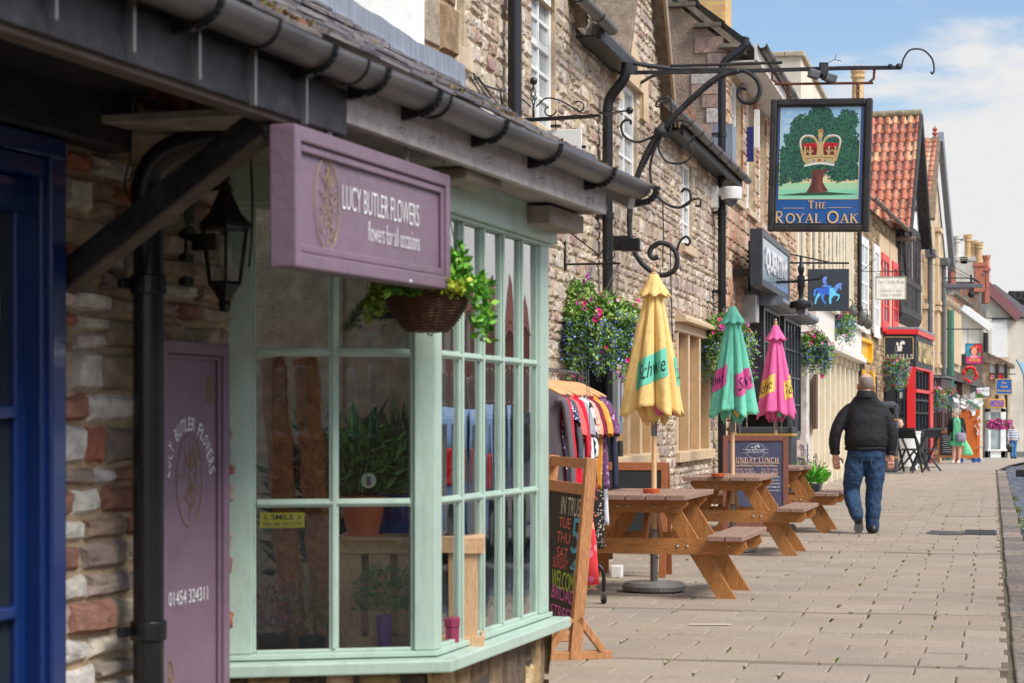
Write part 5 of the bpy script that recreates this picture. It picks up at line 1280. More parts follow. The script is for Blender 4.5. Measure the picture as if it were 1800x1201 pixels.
def serif_text(mb,txt,T,h,width=None,gap=.08,small=None,pad=1.0,off=0,wk=1.0):
    """txt centred on T's origin in its xy plane, facing +z; lower-case letters are small caps"""
    x=0;items=[]
    for c in txt:
        if c==' ':x+=.4;continue
        k=1.0
        if c.islower():k=.8;c=c.upper()
        if c=='&': c='E'
        w_,st,sf=GL[c];items.append((c,x,k));x+=(w_+gap)*k
    tot=x-gap;sx=(width/tot) if width else h
    e=0
    for c,x0,k in items:
        w_,st,sf=GL[c];M_=T@Matrix.Translation((-tot*sx/2,-h/2,off))@Matrix.Diagonal((sx,h,1,1))@Matrix.Translation((x0,0,0))@Matrix.Diagonal((k,k,1,1))
        for pts,wd in st:
            e+=1;stroke2d(mb,pts,wd*wk,M_,e%7*.00015)
        for (a,b) in sf:
            e+=1;z=.03 if b==0 else .97;mb.add([(a-.15,z-.028,e%7*.00015),(a+.15,z-.028,e%7*.00015),(a+.15,z+.028,e%7*.00015),(a-.15,z+.028,e%7*.00015)],[(0,1,2,3)],T=M_)
# lettering on the black and red shop
mb=MB();serif_text(mb,'ANSELLS',face_T((side/2-.0,-.014,zz(627))),.13,.82);mb.build('lettering',mat('silver_letters',C(226,220,204),.4,bump=0),h6)
mb=MB();cx=side/2+.02;cz=zz(608)
sq=[(-.10,-.16),(.06,-.16),(.05,-.12),(.07,-.05),(.05,.02),(.09,.05),(.13,.03),(.15,.09),(.11,.14),(.04,.14),(.0,.08),(.0,.0),(-.03,-.03),(-.04,.07),(-.08,.12),(-.11,.07),(-.12,.02),(-.07,.01),(-.09,-.06),(-.06,-.12)]
mb.prism([(cx+x,cz+z) for x,z in sq],-.014,-.01);mb.build('squirrel_emblem',MATS['silver_letters'],h6)
mb=MB();put_text(mb,'DRY CLEANING',FR@face_T((2.6,-.03,zz(617))),.62,4.3,bold=.05);mb.build('gold_letters',gold,h6)
# lower windows
mb=MB()
mb.box(side+.02,side+.08,.02,.3,-.2,zz(649));mb.box(-.28,-.0,-.02,.06,-.2,zz(652));mb.box(0,.0+.001,-.0,.01,-.2,zz(652),T=FR)
mb2=MB();mb2.box(-.27,-.02,-.03,.3,-.0,zz(649));mb2.box(side+.08,-.28,.0,.3,zz(679),zz(676));mb2.box(4.2,FL,-.02,.2,-.2,zz(649),T=FR);mb2.box(.02,FL,-.02,.1,zz(690),zz(684),T=FR);mb2.build('red_posts',redp,h6,bev=.01)
mb=MB()
for x in (side+.08,side+.42,-.36): mb.box(x,x+.07,.02,.2,-.2,zz(680))
for py in(683,703,726,757): mb.box(side+.08,-.29,.03,.19,zz(py)-.03,zz(py)+.03)
for i in range(5): mb.box(.1+i*1.0,.18+i*1.0,.02,.2,-.2,zz(652),T=FR)
for py in(703,726,757): mb.box(0.1,4.2,.03,.19,zz(py)-.03,zz(py)+.03,T=FR)
mb.box(side+.03,-.3,.01,.25,-.3,zz(760));mb.box(0,FL,.04,.2,-.3,zz(760),T=FR)
mb.build('black_window_frame',blk,h6,bev=.005)
MB().box(side+.08,-.28,.1,.12,-.2,zz(680)).box(.02,FL,.1,.12,-.2,zz(652),T=FR).build('shop_glass',dglass,h6)
MB().box(side+.52,side+.82,.08,.095,zz(700),zz(689)).build('paper_notice',mat('paper',C(226,230,232),.7,bump=0),h6)
MB().box(side+.45,side+.80,.07,.09,zz(748),zz(735)).build('round_sticker',mat('sticker_green',C(150,180,160),.6,bump=0),h6)
mb=MB();mb.prism([(side+.1,0),(-.3,0),(-.34,.0),(side+.06,0)] and [(zz(676)*0+.0,zz(676)),(.0,zz(676)+.02),(-.25,zz(676)+.02),(-.25,zz(676))],side+.1,-.3,'yz');mb.build('open_fanlight',blk,h6)
# ================= brown bay shop
h7=thing('brown_bay_shop','dark brown timber bay shopfront with lead roof and stone base','shop',(0,0,0))
Y7=68.;g7=gz(Y7);z7=lambda py:CH+(HY-py)/F*Y7
Cn=P(1655,740,Y7);Lf=P(1621,740,Y7);h7.location=(Cn.x,Cn.y,0);sd=Lf.x-Cn.x
brn=mat('dark_brown_paint',C(66,40,38),.5,var=.15,bump=.2)
mb=MB();mb.box(sd,0,0,.3,z7(688),z7(664));mb.box(0,4,0,.3,z7(688),z7(664),T=FR);mb.box(sd-.05,.08,-.1,.4,z7(762),z7(752));mb.box(0,4,-.1,.4,z7(762),z7(752),T=FR)
mb.prism([(-.05,z7(762)),(.5,z7(762)),(.5,z7(786)),(.2,z7(782))],sd,0,'yz');mb.prism([(-.05,z7(762)),(.5,z7(762)),(.5,z7(786)),(.2,z7(782))],0,4,'yz',T=FR)
for x in (sd,sd+.06): mb.box(x,x+.05,-.02,.1,z7(752),z7(688))
for i in range(4): mb.box(-.26+i*.065,-.22+i*.065,-.03,.1,z7(752),z7(688))
for i in range(5): mb.box(.03+i*.14,.11+i*.14,-.03,.1,z7(752),z7(688),T=FR)
for i in range(4): mb.box(1+i*.95,1.1+i*.95,-.03,.1,z7(752),z7(688),T=FR)
mb.box(sd+.1,-.26,-.0,.1,z7(690),z7(686));mb.box(sd+.1,-.26,0,.1,z7(754),z7(750));mb.box(sd+.32,sd+.35,0,.1,z7(750),z7(688))
mb.build('bay_frame',brn,h7,bev=.01)
MB().box(sd+.1,-.26,.07,.09,z7(752),z7(688)).box(.6,4,.07,.09,z7(752),z7(688),T=FR).build('shop_glass',mat('pale_shop_glass',C(150,160,158),.15,bump=0,var=.3,vs_=3),h7)  # pale grey-green glass colour, mottled at random
MB().box(sd+.14,-.34,.04,.06,z7(746),z7(718)).box(sd+.14,-.34,.05,.065,z7(714),z7(696)).build('paper_notice',MATS['paper'],h7)
MB().prism([(sd-.1,-.12),(.12,-.12),(4*d2.x+.1,4*d2.y-.1),(4*d2.x-1.2,4*d2.y+.4),(sd-.1,.8)],z7(664),z7(659),'xy').build('lead_roof',mat('dark_lead',C(96,94,98),.6,bump=.4),h7,bev=.02)
mb=MB();tmp=MB();rubble(tmp,sd,-.02,g7-.05,z7(784),pal=PBS,ch=(.2,.3),ln=(.2,.4),y=.3);mb.v+=tmp.v;mb.f+=tmp.f;mb.c+=tmp.c;mb.m+=tmp.m;mb.box(sd,.0,.32,.5,g7-.2,z7(784),PBS[1]);mb.box(0.3,4,.35,.6,g7-.2,z7(784),PBS[0],T=FR)
mb.build('stone_base',stone(),h7)
# ================= stone gabled house beyond
h8=W2.thing('steep_gabled_house','tall stone house with steep coped gable and orange pantiles','house',0)
s8=a2(1632)[0];s8b=a2(1662)[0];sm=a2(1641)[0]
zr=a2(1641,243)[1];ze=7.7
mb=MB();mb.box(6.2,s8b,0,8,-.6,ze);mb.prism([(2*sm-s8b if 2*sm-s8b>0 else 6.2,ze),(s8b,ze),(sm,zr)],0,6)
q8=mb.build('wall',mat('buff_stone_wall',C(198,176,146),.92,var=.3,vs_=2.2,bump=1,bs=5,dist=.02,dirt=(C(150,128,100),.5,3)),h8)
mb=MB()
for px,y0,y1 in((1624,545,600),(1631,548,600),(1645,548,640),(1652,552,640),(1627,400,520),(1646,410,530)):
    s_,z0=a2(px,y1);z1=a2(px,y0)[1];mb=MB();mb.box(s_-.45,s_+.45,-.12,.0,z0,z1);mb.box(s_-.6,s_+.6,-.2,0,z0-.15,z0-.01);mb.box(s_-.55,s_+.55,-.2,0,z1+.01,z1+.18);mb.build('cream_window',cream,h8,bev=.01)
q_=2*sm-s8b;pantiles(h8,max(q_,6.2)-.2,ze-.2,sm,zr,-.15,6,ptm,.3,20,seed=7,pale=.04)
mb=MB();mb.beam((sm,-.25,zr+.05),(s8b+.3,-.25,ze-.4),.2,.5,(0,0,1));mb.build('verge',mat('blue_grey_lead',C(120,126,136),.6,var=.15,bump=.3),h8)
MB().beam((sm,-.1,zr+.0),(sm-2.2,-.1,zr-3.2),.3,.16).build('coping',vm,h8)
MB().lathe([(.10,0),(.05,.08),(.12,.16),(.05,.24),(.10,.32),(.03,.4),(.001,.46)],10,(sm,-.05,zr)).build('finial',mat('terracotta_finial',C(180,96,72),.8),h8)
for px,pyt in((1635,454),(1659,468)):
    s_,z_=a2(px,pyt,.25);pipe(h8,s_,.25,-.5,z_,.09,pipe_grey,collars=(1.5,3.8));MB().box(s_-.25,s_+.25,-.45,-.1,z_,z_+.3).build('rainwater_head',pipe_grey,h8,bev=.04)
# ================= far row : pale shops and the street end
g9=lambda Y:gz(Y)
def zf(py,Y): return CH+(HY-py)/F*Y
h9=W2.thing('far_stone_shop','far stone shop row building with cream window strips and mossy eaves','shop',0)
s0,s1=a2(1662)[0],a2(1688)[0];Ym=W2.pos((s0+s1)/2,0).y
mb=MB();mb.box(s0+.02,s1,0,8,-1.2,zf(528,Ym));mb.build('wall',MATS['buff_stone_wall'],h9)
mb=MB()
for px in(1667,1672,1677,1682):
    s_=a2(px)[0];MB().box(s_-.8,s_+.8,-.12,0,zf(640,Ym),zf(548,Ym)).build('cream_window',cream,h9)
gutter_run(h9,s0-1,s1,.35,zf(525,Ym),.14,MATS['gutter_brown'],3)
s_,z_=a2(1671,545,.3);mb=MB();mb.tube([(s_,-.3,-1),(s_,-.3,z_)],.14,8);mb.build('green_pipe',mat('verdigris',C(70,120,104),.6),h9)
h10=thing('white_cornice_shop','far white rendered shop with moulded diagonal cornice and dark pipe','shop',(0,0,0))
Y10=108.;a=P(1686,0,Y10);b=P(1729,0,Y10);h10.location=(a.x,Y10,0)
w_=b.x-a.x
mb=MB();mb.prism([(0,-1.5),(w_,-1.5),(w_,zf(577,Y10)),(.3,zf(541,Y10)),(0,zf(541,Y10))],0,6);mb.build('wall',mat('far_white_render',C(236,228,210),.85,var=.05,bump=.2),h10)
mb=MB();mb.beam((.1,-.25,zf(541,Y10)),(w_+.3,-.25,zf(578,Y10)),.5,.4,(0,0,1));mb.build('cornice',whitep,h10,bev=.03)
mb=MB();mb.tube([(w_+.1,-.1,-1),(w_+.1,-.1,zf(585,Y10))],.14,8);mb.build('downpipe',black_iron,h10)
# lower shops between, px 1665-1690, brown pitched canopy
h11=thing('small_gabled_shopfront','small far shopfront under a mossy lean-to roof with white eaves and red ring','shop',(0,0,0))
Y11=78.;a=P(1668,0,Y11);h11.location=(a.x,Y11,0);sc_=Y11/F
mb=MB();mb.box(0,.9,0,3,gz(Y11)-.2,zf(675,Y11));mb.box(.9,1.25,-.3,3,gz(Y11)-.2,zf(700,Y11));mb.build('wall',mat('pale_shop_wall',C(216,206,186),.8),h11)
mb=MB();mb.prism([(-.3,zf(646,Y11)),(.5,zf(660,Y11)),(1.25,zf(676,Y11)),(1.25,zf(682,Y11)),(-.3,zf(664,Y11))],-.5,3);mb.build('roof',slate,h11,bev=.02)
mb=MB();mb.box(.30,.50,-.1,0,gz(Y11),zf(664,Y11));mb.box(.02,.15,-.1,0,gz(Y11),zf(664,Y11));mb.build('dark_posts',brn,h11)
mb=MB();cx,cz=P(1703,0,Y11).x-a.x,zf(660,Y11)
mb.box(.75,1.0,-.35,-.31,zf(692,Y11),zf(676,Y11));mb.build('small_sign',pipe_grey,h11)
tmp=thing('red_balloon_ring','ring of red balloons with green leaves hung over a far shop door','decoration',(a.x+.72,Y11-.45,zf(659,Y11)))
mb=MB();random.seed(6)
for k in range(22):
    an=k*2*math.pi/22;r_=.24;mb.ball((r_*math.cos(an)*1.0+random.gauss(0,.02),random.gauss(0,.03),r_*1.2*math.sin(an)),random.uniform(.05,.08),6)
mb.build('balloons',mat('balloon_red',C(226,20,30),.25,bump=0),tmp,smooth=True)
bush(tmp,(0,0,.05),60,.16,.12,.07,[C(150,180,60),C(110,150,50)],.6,.2)
# cards shop and its neighbours
h12=thing('card_shop','far stone card shop with white display window and blue and orange fascia','shop',(0,0,0))
Y12=101.;a=P(1730,0,Y12);h12.location=(a.x,Y12,0);X12=lambda px:P(px,0,Y12).x-a.x
mb=MB();mb.box(0,X12(1778),.3,6,-1.6,zf(628,Y12));mb.build('wall',MATS['buff_stone_wall'],h12)
mb=MB();mb.prism([(-.2,zf(618,Y12)),(.1,zf(619,Y12)),(X12(1783),zf(642,Y12)),(X12(1783),zf(648,Y12)),(-.2,zf(636,Y12))],-.1,6);mb.build('roof',mat('mossy_tile_roof',C(120,100,84),.9,var=.3,vs_=3,bump=1,bs=6,dist=.03),h12)
mb=MB()
for p0,p1 in((1742,1750),(1758,1772)): mb.box(X12(p0),X12(p1),.15,.3,zf(655,Y12),zf(640,Y12))
mb.build('upper_windows',whitep,h12)
x0,x1=X12(1734),X12(1765);mb=MB();mb.box(x0,x1,-.4,.3,-1.3,zf(790,Y12));mb.box(x0,x0+.12,-.4,.3,-1.2,zf(718,Y12));mb.box(x1-.28,x1,-.4,.3,-1.2,zf(718,Y12));mb.box(x0,x1,-.4,.3,zf(725,Y12),zf(717,Y12));mb.box(x0-.05,x1+.1,-.5,.3,zf(793,Y12),zf(790,Y12));mb.build('display_window_frame',whitep,h12,bev=.02)
MB().box(x0+.12,x1-.28,-.3,-.25,zf(790,Y12),zf(725,Y12)).build('shop_glass',MATS['pale_shop_glass'],h12)
mb=MB();mb.box(x0-.05,X12(1761),-.7,.2,zf(717,Y12),zf(702,Y12));mb.build('orange_fascia',mat('fascia_orange',C(240,176,60),.5,bump=0),h12)
MB().box(x0,X12(1760)-.04,-.72,-.701,zf(715,Y12),zf(704,Y12)).build('fascia_panel',mat('fascia_blue',C(30,90,160),.5,bump=0),h12)
mb=MB();serif_text(mb,'CARDS',face_T(((x0+X12(1760))/2,-.725,zf(709.5,Y12))),.24,.72,wk=1.3);mb.build('lettering',mat('pink_letters',C(240,120,130),.5,bump=0),h12)
for px in(1764,1748): mb=MB();mb.tube([(X12(px)+.1,-.1,-1.2),(X12(px)+.1,-.1,zf(640,Y12))],.08,8);mb.build('downpipe',black_iron,h12)
MB().box(X12(1741),X12(1764),.0,.25,zf(667,Y12),zf(659,Y12)).build('post_office_board',redp,h12)
mb=MB();put_text(mb,'POST\nOFFICE',face_T((X12(1748),-.01,zf(663,Y12))),.2,.42,bold=.03);mb.build('lettering',white_ink,h12)
# end of the street
h13=thing('end_gable_house','pale rendered house closing the street with maroon bargeboard and slate roof','house',(0,0,0))
Y13=140.;a=P(1734,0,Y13);h13.location=(a.x,Y13,0);X=lambda px:P(px,0,Y13).x-a.x
mb=MB();mb.prism([(0,-3),(X(1840),-3),(X(1840),zf(560,Y13)),(X(1788),zf(560,Y13)),(0,zf(505,Y13))],0,10);mb.build('wall',mat('far_pale_wall',C(214,202,184),.9,var=.15,vs_=.6,bump=.3),h13)
MB().box(.3,X(1770),-.1,0,zf(640,Y13),zf(562,Y13)).build('limewashed_panel',limew,h13)
mb=MB();mb.beam((-.1,-.3,zf(503,Y13)),(X(1790),-.3,zf(559,Y13)),.4,.7,(0,0,1));mb.build('bargeboard',mat('maroon_board',C(130,84,84),.6),h13)
mb=MB();mb.prism([(0,zf(501,Y13)),(X(1748),zf(500,Y13)),(X(1800),zf(540,Y13)),(X(1840),zf(568,Y13)),(X(1790),zf(556,Y13))],-.2,9);mb.build('roof',mat('blue_slate',C(108,108,114),.7,var=.2,vs_=2,bump=.6,bs=6),h13)
MB().box(0,X(1790),-.25,0,zf(562,Y13),zf(559,Y13)).build('gutter',black_iron,h13)
h14=thing('tiled_chimney_house','far house with streaked brown pantile roof below clustered chimney stacks','house',(0,0,0))
Y14=118.;a=P(1655,0,Y14);h14.location=(a.x,Y14,0);X=lambda px:P(px,0,Y14).x-a.x
mb=MB();mb.box(0,X(1735),.5,8,-2,zf(600,Y14));mb.box(X(1728),X(1745),.3,3,-2,zf(560,Y14));mb.build('wall',MATS['far_pale_wall'],h14)
pt2=mat('old_brown_pantile',(1,1,1),.9,attr=True,var=.4,vs_=2.5,bump=.6,dirt=((.16,.15,.12),.6,2))
mb=MB();random.seed(2)
nx=22;xs0,xs1=0,X(1734)
for r_ in range(9):
    for c in range(nx):
        x=xs0+(xs1-xs0)*c/nx;x2=xs0+(xs1-xs0)*(c+.9)/nx;z=zf(605,Y14)+(zf(490,Y14)-zf(605,Y14))*r_/9;zz2=z+(zf(490,Y14)-zf(605,Y14))/9*1.05
        y=.2+r_*.25;cc=random.choice([C(120,84,64),C(96,84,72),C(150,84,60),C(84,76,68),C(104,92,78)])
        mb.add([(x,y-.08,z),(x2,y-.08,z),(x2,y+.18,zz2),(x,y+.18,zz2),(x,y+.02,z-.05),(x2,y+.02,z-.05)],[(0,1,2,3),(4,5,1,0)],cc)
mb.build('roof',pt2,h14)
rend=mat('stained_chimney_render',C(196,190,176),.9,var=.25,vs_=1.5,bump=.5,dirt=(C(130,124,110),.6,1.4))
potw=mat('pale_pot',C(216,208,196),.8,var=.15,vs_=5)
def ch(px0,px1,yb,yt,m,pots,pm,Y=118.):
    x0,x1=X(px0),X(px1);chimney(h14,((x0+x1)/2,2.2),x1-x0,.9,zf(yb,Y14),zf(yt,Y14),m,[((X(p)-(x0+x1)/2),random.uniform(-.2,.2),h,.22) for p,h in pots],pm)
ch(1683,1692,500,450,rbr,((1688,.95),),potc);ch(1691,1726,492,448,rend,((1697,1.25),),potw);
o=MB();
ch(1700,1712,460,447.5,rend,((1716,1.3),),potc)
ch(1724,1746,510,458,rbr,((1726,1.3),(1735,1.2)),potc);ch(1744,1752,530,466,rbr,((1748,.7),),mat('red_pot',C(190,120,90),.8))
mb=MB();mb.tube([(X(1680),2,zf(500,Y14)),(X(1680),2,zf(420,Y14))],.025,5);mb.tube([(X(1678),2,zf(424,Y14)),(X(1684),2,zf(426,Y14))],.03,5);mb.build('aerial',pipe_grey,h14)
h15=thing('distant_brown_roof_house','distant low house with brown tiled roof beyond the street end','house',(P(1765,0,170).x,170,0))
mb=MB();mb.box(0,4,0,5,-3,zf(535,170.));mb.build('wall',MATS['far_pale_wall'],h15);MB().prism([(-.2,zf(537,170.)),(4.2,zf(537,170.)),(4.2,zf(512,170.)),(0.4,zf(512,170.))],-.3,0).build('roof',pt2,h15)
def bird(px,py,Y,lab):
    p=P(px,py,Y);o=thing('pigeon',lab,'bird',p,.4);mb=MB();mb.tube(bez([(-.17,0,-.02),(-.06,0,0),(.06,0,.02),(.12,0,.07),(.16,0,.1)],3),[.01,.015,.03,.05,.06,.065,.06,.055,.045,.04,.038,.035,.02],8)
    mb.build('body',mat('pigeon_grey',C(80,84,92),.8),o,smooth=True);MB().tube([(.15,0,.1),(.19,0,.09)],.008,4).build('beak',black_iron,o);MB().tube([(.02,.015,-.03),(.02,.015,-.1)],.006,4).tube([(.02,-.015,-.03),(.02,-.015,-.1)],.006,4).build('legs',black_iron,o)
bird(1728,483,116,'grey pigeon perched on the tiled roof beside the brick chimney');bird(1690,422,116.,'dark bird perched on the leftmost far chimney pot')
# ================= opposite side of the street (seen in the shop windows' reflections)
rnd=random.Random(21)
so_=-52
cols=[C(196,120,90),C(222,214,200),C(176,96,70),C(206,190,164),C(228,222,212)]
for i in range(13):
    L_=rnd.uniform(6,9);hh=rnd.uniform(3.3,4.1)
    lab=['red brick','white rendered','orange brick','buff stone','pale painted'][i%5]
    o=thing('opposite_house',lab+' house facing the pub, number %s along the far side'%('one two three four five six seven eight nine ten eleven twelve thirteen'.split()[i]) ,'house',W0.pos(so_,13.6),W0.rz)
    ms=rbr if i%5 in(0,2) else mat('opp_wall%d'%(i%5),cols[i%5],.85)
    mb=MB();mb.box(0,L_-.02,-7,0,-.3,hh);mb.build('wall',ms,o)
    mb=MB();mb.prism([(.3,hh-.2),(-3.5,hh+1.9),(-7.3,hh-.2)],-.05,L_,'yz');mb.build('roof',mat('opp_roof',C(150,84,64),.85,var=.3),o)
    for k in range(3):
        x=L_*(k+.5)/3
        for z in(.8,): win(o,x-.5,x+.5,z,z+1.5,whitep,2,2,.0,.06,.03,dglass,proud=.01,y=0.06)
    so_+=L_
# parked vehicles reflected in the bay window
def car(label,s_,n_,col,van=False,name='parked_car'):
    p=W0.pos(s_,n_);o=thing(name,label,'van' if van else 'car',(p.x,p.y,-.085),W0.rz,'vehicles parked along the street')
    L_,W_,Hh=(4.6,1.8,1.95) if van else (4.1,1.7,1.45)
    pr=[(0,.3),(.0,.95),(.06,Hh*.62),(.25,Hh-.1),(.5,Hh),(L_*.6,Hh),(L_*.74,Hh*.66),(L_*.97,Hh*.56),(L_,.6),(L_,.3)]
    mb=MB();vs=[];fs=[];n=len(pr)
    for k,yy in enumerate((-W_/2+.12,-W_/2,-W_/2,W_/2,W_/2,W_/2-.12)):
        for (x,z) in pr:
            t=max(0,(z-.9))*.16;y=yy*(1-t/(W_/2)) if abs(yy)>0 else yy
            vs.append((x if k in(1,2,3,4) else x+(.05 if x<L_/2 else -.05),y,z))
    for k in range(5):
        for i in range(n): fs.append((k*n+i,k*n+(i+1)%n,(k+1)*n+(i+1)%n,(k+1)*n+i))
    fs+=[tuple(range(n))[::-1],tuple(5*n+i for i in range(n))]
    mb.add(vs,fs);mb.build('body',mat('car_'+label.split()[0],col,.25,coat=.8,bump=0,var=.02),o,bev=.04,seg=3)
    mb=MB()
    for sg_ in(-1,1):
        y=sg_*(W_/2-.05);mb.add([(.45,y+sg_*.0,Hh*.64),(L_*.68,y,Hh*.64),(L_*.58,y-sg_*.07,Hh*.93),(.55,y-sg_*.07,Hh*.93)],[(0,1,2,3)])
    mb.box(.03,.06,-W_*.36,W_*.36,Hh*.66,Hh*.88);mb.build('window_glass',dglass,o)
    for sg_ in(-1,1): MB().box(-.02,.05,sg_*W_*.40-.1,sg_*W_*.40+.1,.75,1.05).build('tail_light',mat('tail_red',C(200,20,24),.3,bump=0),o,bev=.02)
    for x in(.8,L_-.85):
        for sg_ in(-1,1):
            T=Matrix.Translation((x,sg_*(W_/2-.1),.31))@Matrix.Rotation(R(90),4,'X')
            mb=MB();mb.lathe([(.19,-.1),(.3,-.1),(.31,-.05),(.31,.05),(.3,.1),(.19,.1)],20,T=T);w_=mb.build('wheel',mat('tyre',C(30,30,30),.8),o)
            MB().lathe([(.001,-.09),(.19,-.1),(.19,.1),(.001,.09)],16,T=T).build('rim',mat('alloy',C(170,170,174),.3,.8,bump=0),w_)
car('white van parked at the far kerb opposite the flower shop',12.9,6.2,C(226,228,232),True,'parked_van')
car('blue hatchback parked just beyond the white van',18.1,6.2,C(120,150,190))
car('dark grey hatchback parked behind the photographer',-12.,6.2,C(60,64,70))
car('silver estate car parked beyond the blue hatchback',28.0,6.2,C(170,174,178))
# ================= picnic tables and parasols
tw=mat('amber_stained_pine',C(178,120,64),.45,var=.3,vs_=7,mode='wood',sc=(5,5,.7),bump=.25,bs=60,dirt=(C(120,72,36),.45,5))
twh=mat('amber_stained_beam',C(178,120,64),.45,var=.3,vs_=7,mode='wood',sc=(.7,5,5),bump=.25,bs=60,dirt=(C(120,72,36),.45,5))
twt=mat('weathered_brown_boards',C(156,124,106),.6,var=.3,vs_=7,mode='wood',sc=(5,.6,5),bump=.3,bs=60)
boltm=mat('zinc_bolt',C(180,182,184),.35,.9,bump=0)
def picnic():
    th=thing('picnic_table','x','picnic table',(0,0,0),0,'picnic tables outside the pub')
    Ln=1.3;H=.735
    def plank(n,x0,x1,z,parent=th,l=Ln):
        MB().box(x0,x1,-l/2+random.uniform(-.006,.006),l/2+random.uniform(-.006,.006),z-.038,z).build(n,twt,parent,bev=.005)
    random.seed(1)
    for i in range(5): plank('top_plank',-.355+i*.143,-.355+i*.143+.135,H)
    for sx in(-1,1):
        for i in range(2):
            a=sx*(.50+i*.13);plank('seat_plank',min(a,a+sx*.122),max(a,a+sx*.122),.455)
    for sy in(-1,1):
        y=sy*.40
        o=MB().prism([(-.31,H-.039),(-.33,H-.07),(-.27,H-.13),(.27,H-.13),(.33,H-.07),(.31,H-.039)],y-.022,y+.022).build('top_bearer',twh,th,bev=.004)
        o=MB().prism([(-.73,.416),(-.745,.36),(-.70,.315),(.70,.315),(.745,.36),(.73,.416)],y-.022+sy*-.0,y+.022).build('seat_beam',twh,th,bev=.004)
        mb=MB()
        for x in(-.62,-.33,-.26,.26,.33,.62): mb.ball((x,y-.026,.375 if abs(x)>.5 else .365),.011,6,sq=(1,.6,1))
        for x in(-.17,-.09,.09,.17): mb.ball((x,y-.026,H-.088),.010,6,sq=(1,.6,1))
        mb.build('bolts',boltm,th,smooth=True)
        for sx in(-1,1):
            yy=y+sy*-.046*1
            mb=MB();a=(sx*.16,H-.04);b=(sx*.60,0);w=.052
            dx,dz=b[0]-a[0],b[1]-a[1];l=math.hypot(dx,dz);hw_=w/(abs(dz)/l)
            mb.prism([(a[0]-hw_,a[1]),(a[0]+hw_,a[1]),(b[0]+hw_,0),(b[0]-hw_,0)],yy-.02,yy+.02);mb.build('leg',tw,th,bev=.004)
    for sx in(-1,1): MB().beam((0+sx*.0,sx*.05,H-.05),(0,sx*.33,.38),.09,.036,(1,0,0)).build('brace',tw,th,bev=.003)
    return th
fabm=lambda n,c:mat(n,c,.8,var=.09,vs_=5,bump=.35,bs=9,dist=.008,dirt=(tuple(v*.62 for v in c),.35,7))
def parasol(loc,col,stripe,inner,txt_col,label,seed,rot=0,zt=2.40,word='Schweppes',xs=(-.0,)):
    x,y=loc;th=thing('parasol',label,'parasol',(x,y,0),0,'closed parasols over the picnic tables')
    q=random.Random(seed)
    mb=MB();mb.lathe([(.001,0),(.20,0),(.23,.015),(.235,.045),(.21,.07),(.05,.075),(.001,.075)],32);mb.build('concrete_base',mat('concrete',C(128,126,122),.92,var=.2,vs_=12,bump=.6,bs=60,dist=.003),th,smooth='auto')
    MB().lathe([(.028,.06),(.028,.42),(.030,.425),(.030,.45),(.024,.455)],16).ball((.03,-.02,.25),.008,6).build('steel_socket',mat('dull_steel',C(140,140,138),.35,.8,bump=.1),th,smooth='auto')
    MB().lathe([(.019,.44),(.019,1.16)],16).build('lower_pole',mat('varnished_pole',C(228,188,140),.4,var=.15,vs_=6,mode='wood',sc=(6,6,.5)),th,smooth=True)
    MB().lathe([(.023,1.14),(.023,1.3)],16).build('pole_sleeve',MATS['dull_steel'],th,smooth=True)
    MB().lathe([(.019,1.2),(.019,zt-.1)],12).build('upper_pole',MATS['varnished_pole'],th)
    MB().lathe([(.001,zt+.0),(.012,zt-.004),(.014,zt-.016),(.007,zt-.026),(.018,zt-.036),(.021,zt-.05),(.012,zt-.062),(.026,zt-.072),(.024,zt-.085),(.030,zt-.11),(.001,zt-.112)],18).build('finial',mat('turned_wood',C(206,166,132),.5,var=.1),th,smooth='auto')
    z0=zt-.09;zb_=1.34
    ph=[q.uniform(-.25,.25) for _ in range(8)];am=[q.uniform(.05,.36) for _ in range(8)];hz=[q.uniform(0,1) for _ in range(8)]
    def Rz(t): return .035+.175*t**.85
    def rad(a,t):
        k=(a/(2*math.pi))%1*8;i=int(k)%8;f=k-int(k)
        w=(math.sin(math.pi*f))**.7       # bulging gore between the ribs
        A_=am[i]*min(1,t*2.2+.15)
        sk=math.sin(2*math.pi*f+ph[i]*3)*.10*t
        return Rz(t)*(1-.12+A_*w+sk-.16*math.exp(-((f if f<.5 else 1-f)*9)**2)*min(1,t*3))+.004*math.sin(a*23+t*14)*t
    def hem(a):
        k=(a/(2*math.pi))%1*8;i=int(k)%8;f=k-int(k)
        return .06*math.sin(math.pi*f)*(.1+hz[i])+.022*math.sin(a*2.5)
    def sp_(a,t,off=0):
        zz_=z0+(zb_-z0)*t+(-hem(a)*max(0,t-.75)*4);r_=rad(a,t)+off
        return (r_*math.cos(a),r_*math.sin(a),zz_)
    fab=fabm('canvas_'+label.split()[0],col)
    mb=MB();nA=160;nT=34
    vs=[sp_(2*math.pi*i/nA,j/nT) for j in range(nT+1) for i in range(nA)]
    fs=[(j*nA+i,j*nA+(i+1)%nA,(j+1)*nA+(i+1)%nA,(j+1)*nA+i) for j in range(nT) for i in range(nA)]
    mb.add(vs,fs);mb.build('canopy',fab,th,smooth=True,solid=.003)
    # tucked points and lining hanging under the hem
    mb=MB()
    for i in range(8):
        a=2*math.pi*(i+.5)/8;pts=[]
        r0=.12;w=.075;dz=q.uniform(.05,.11)
        vs=[];n=8
        for j in range(5):
            t=j/4
            for k in range(n+1):
                u=k/n-.5;aa=a+u*1.2*(1-t*.5);rr=r0*(1-.25*t)+.02*math.cos(u*9)
                vs.append((rr*math.cos(aa),rr*math.sin(aa),zb_+.03-dz*1.3*t+.02*math.cos(u*6)*t))
        mb.add(vs,[(j*(n+1)+k,j*(n+1)+k+1,(j+1)*(n+1)+k+1,(j+1)*(n+1)+k) for j in range(4) for k in range(n)])
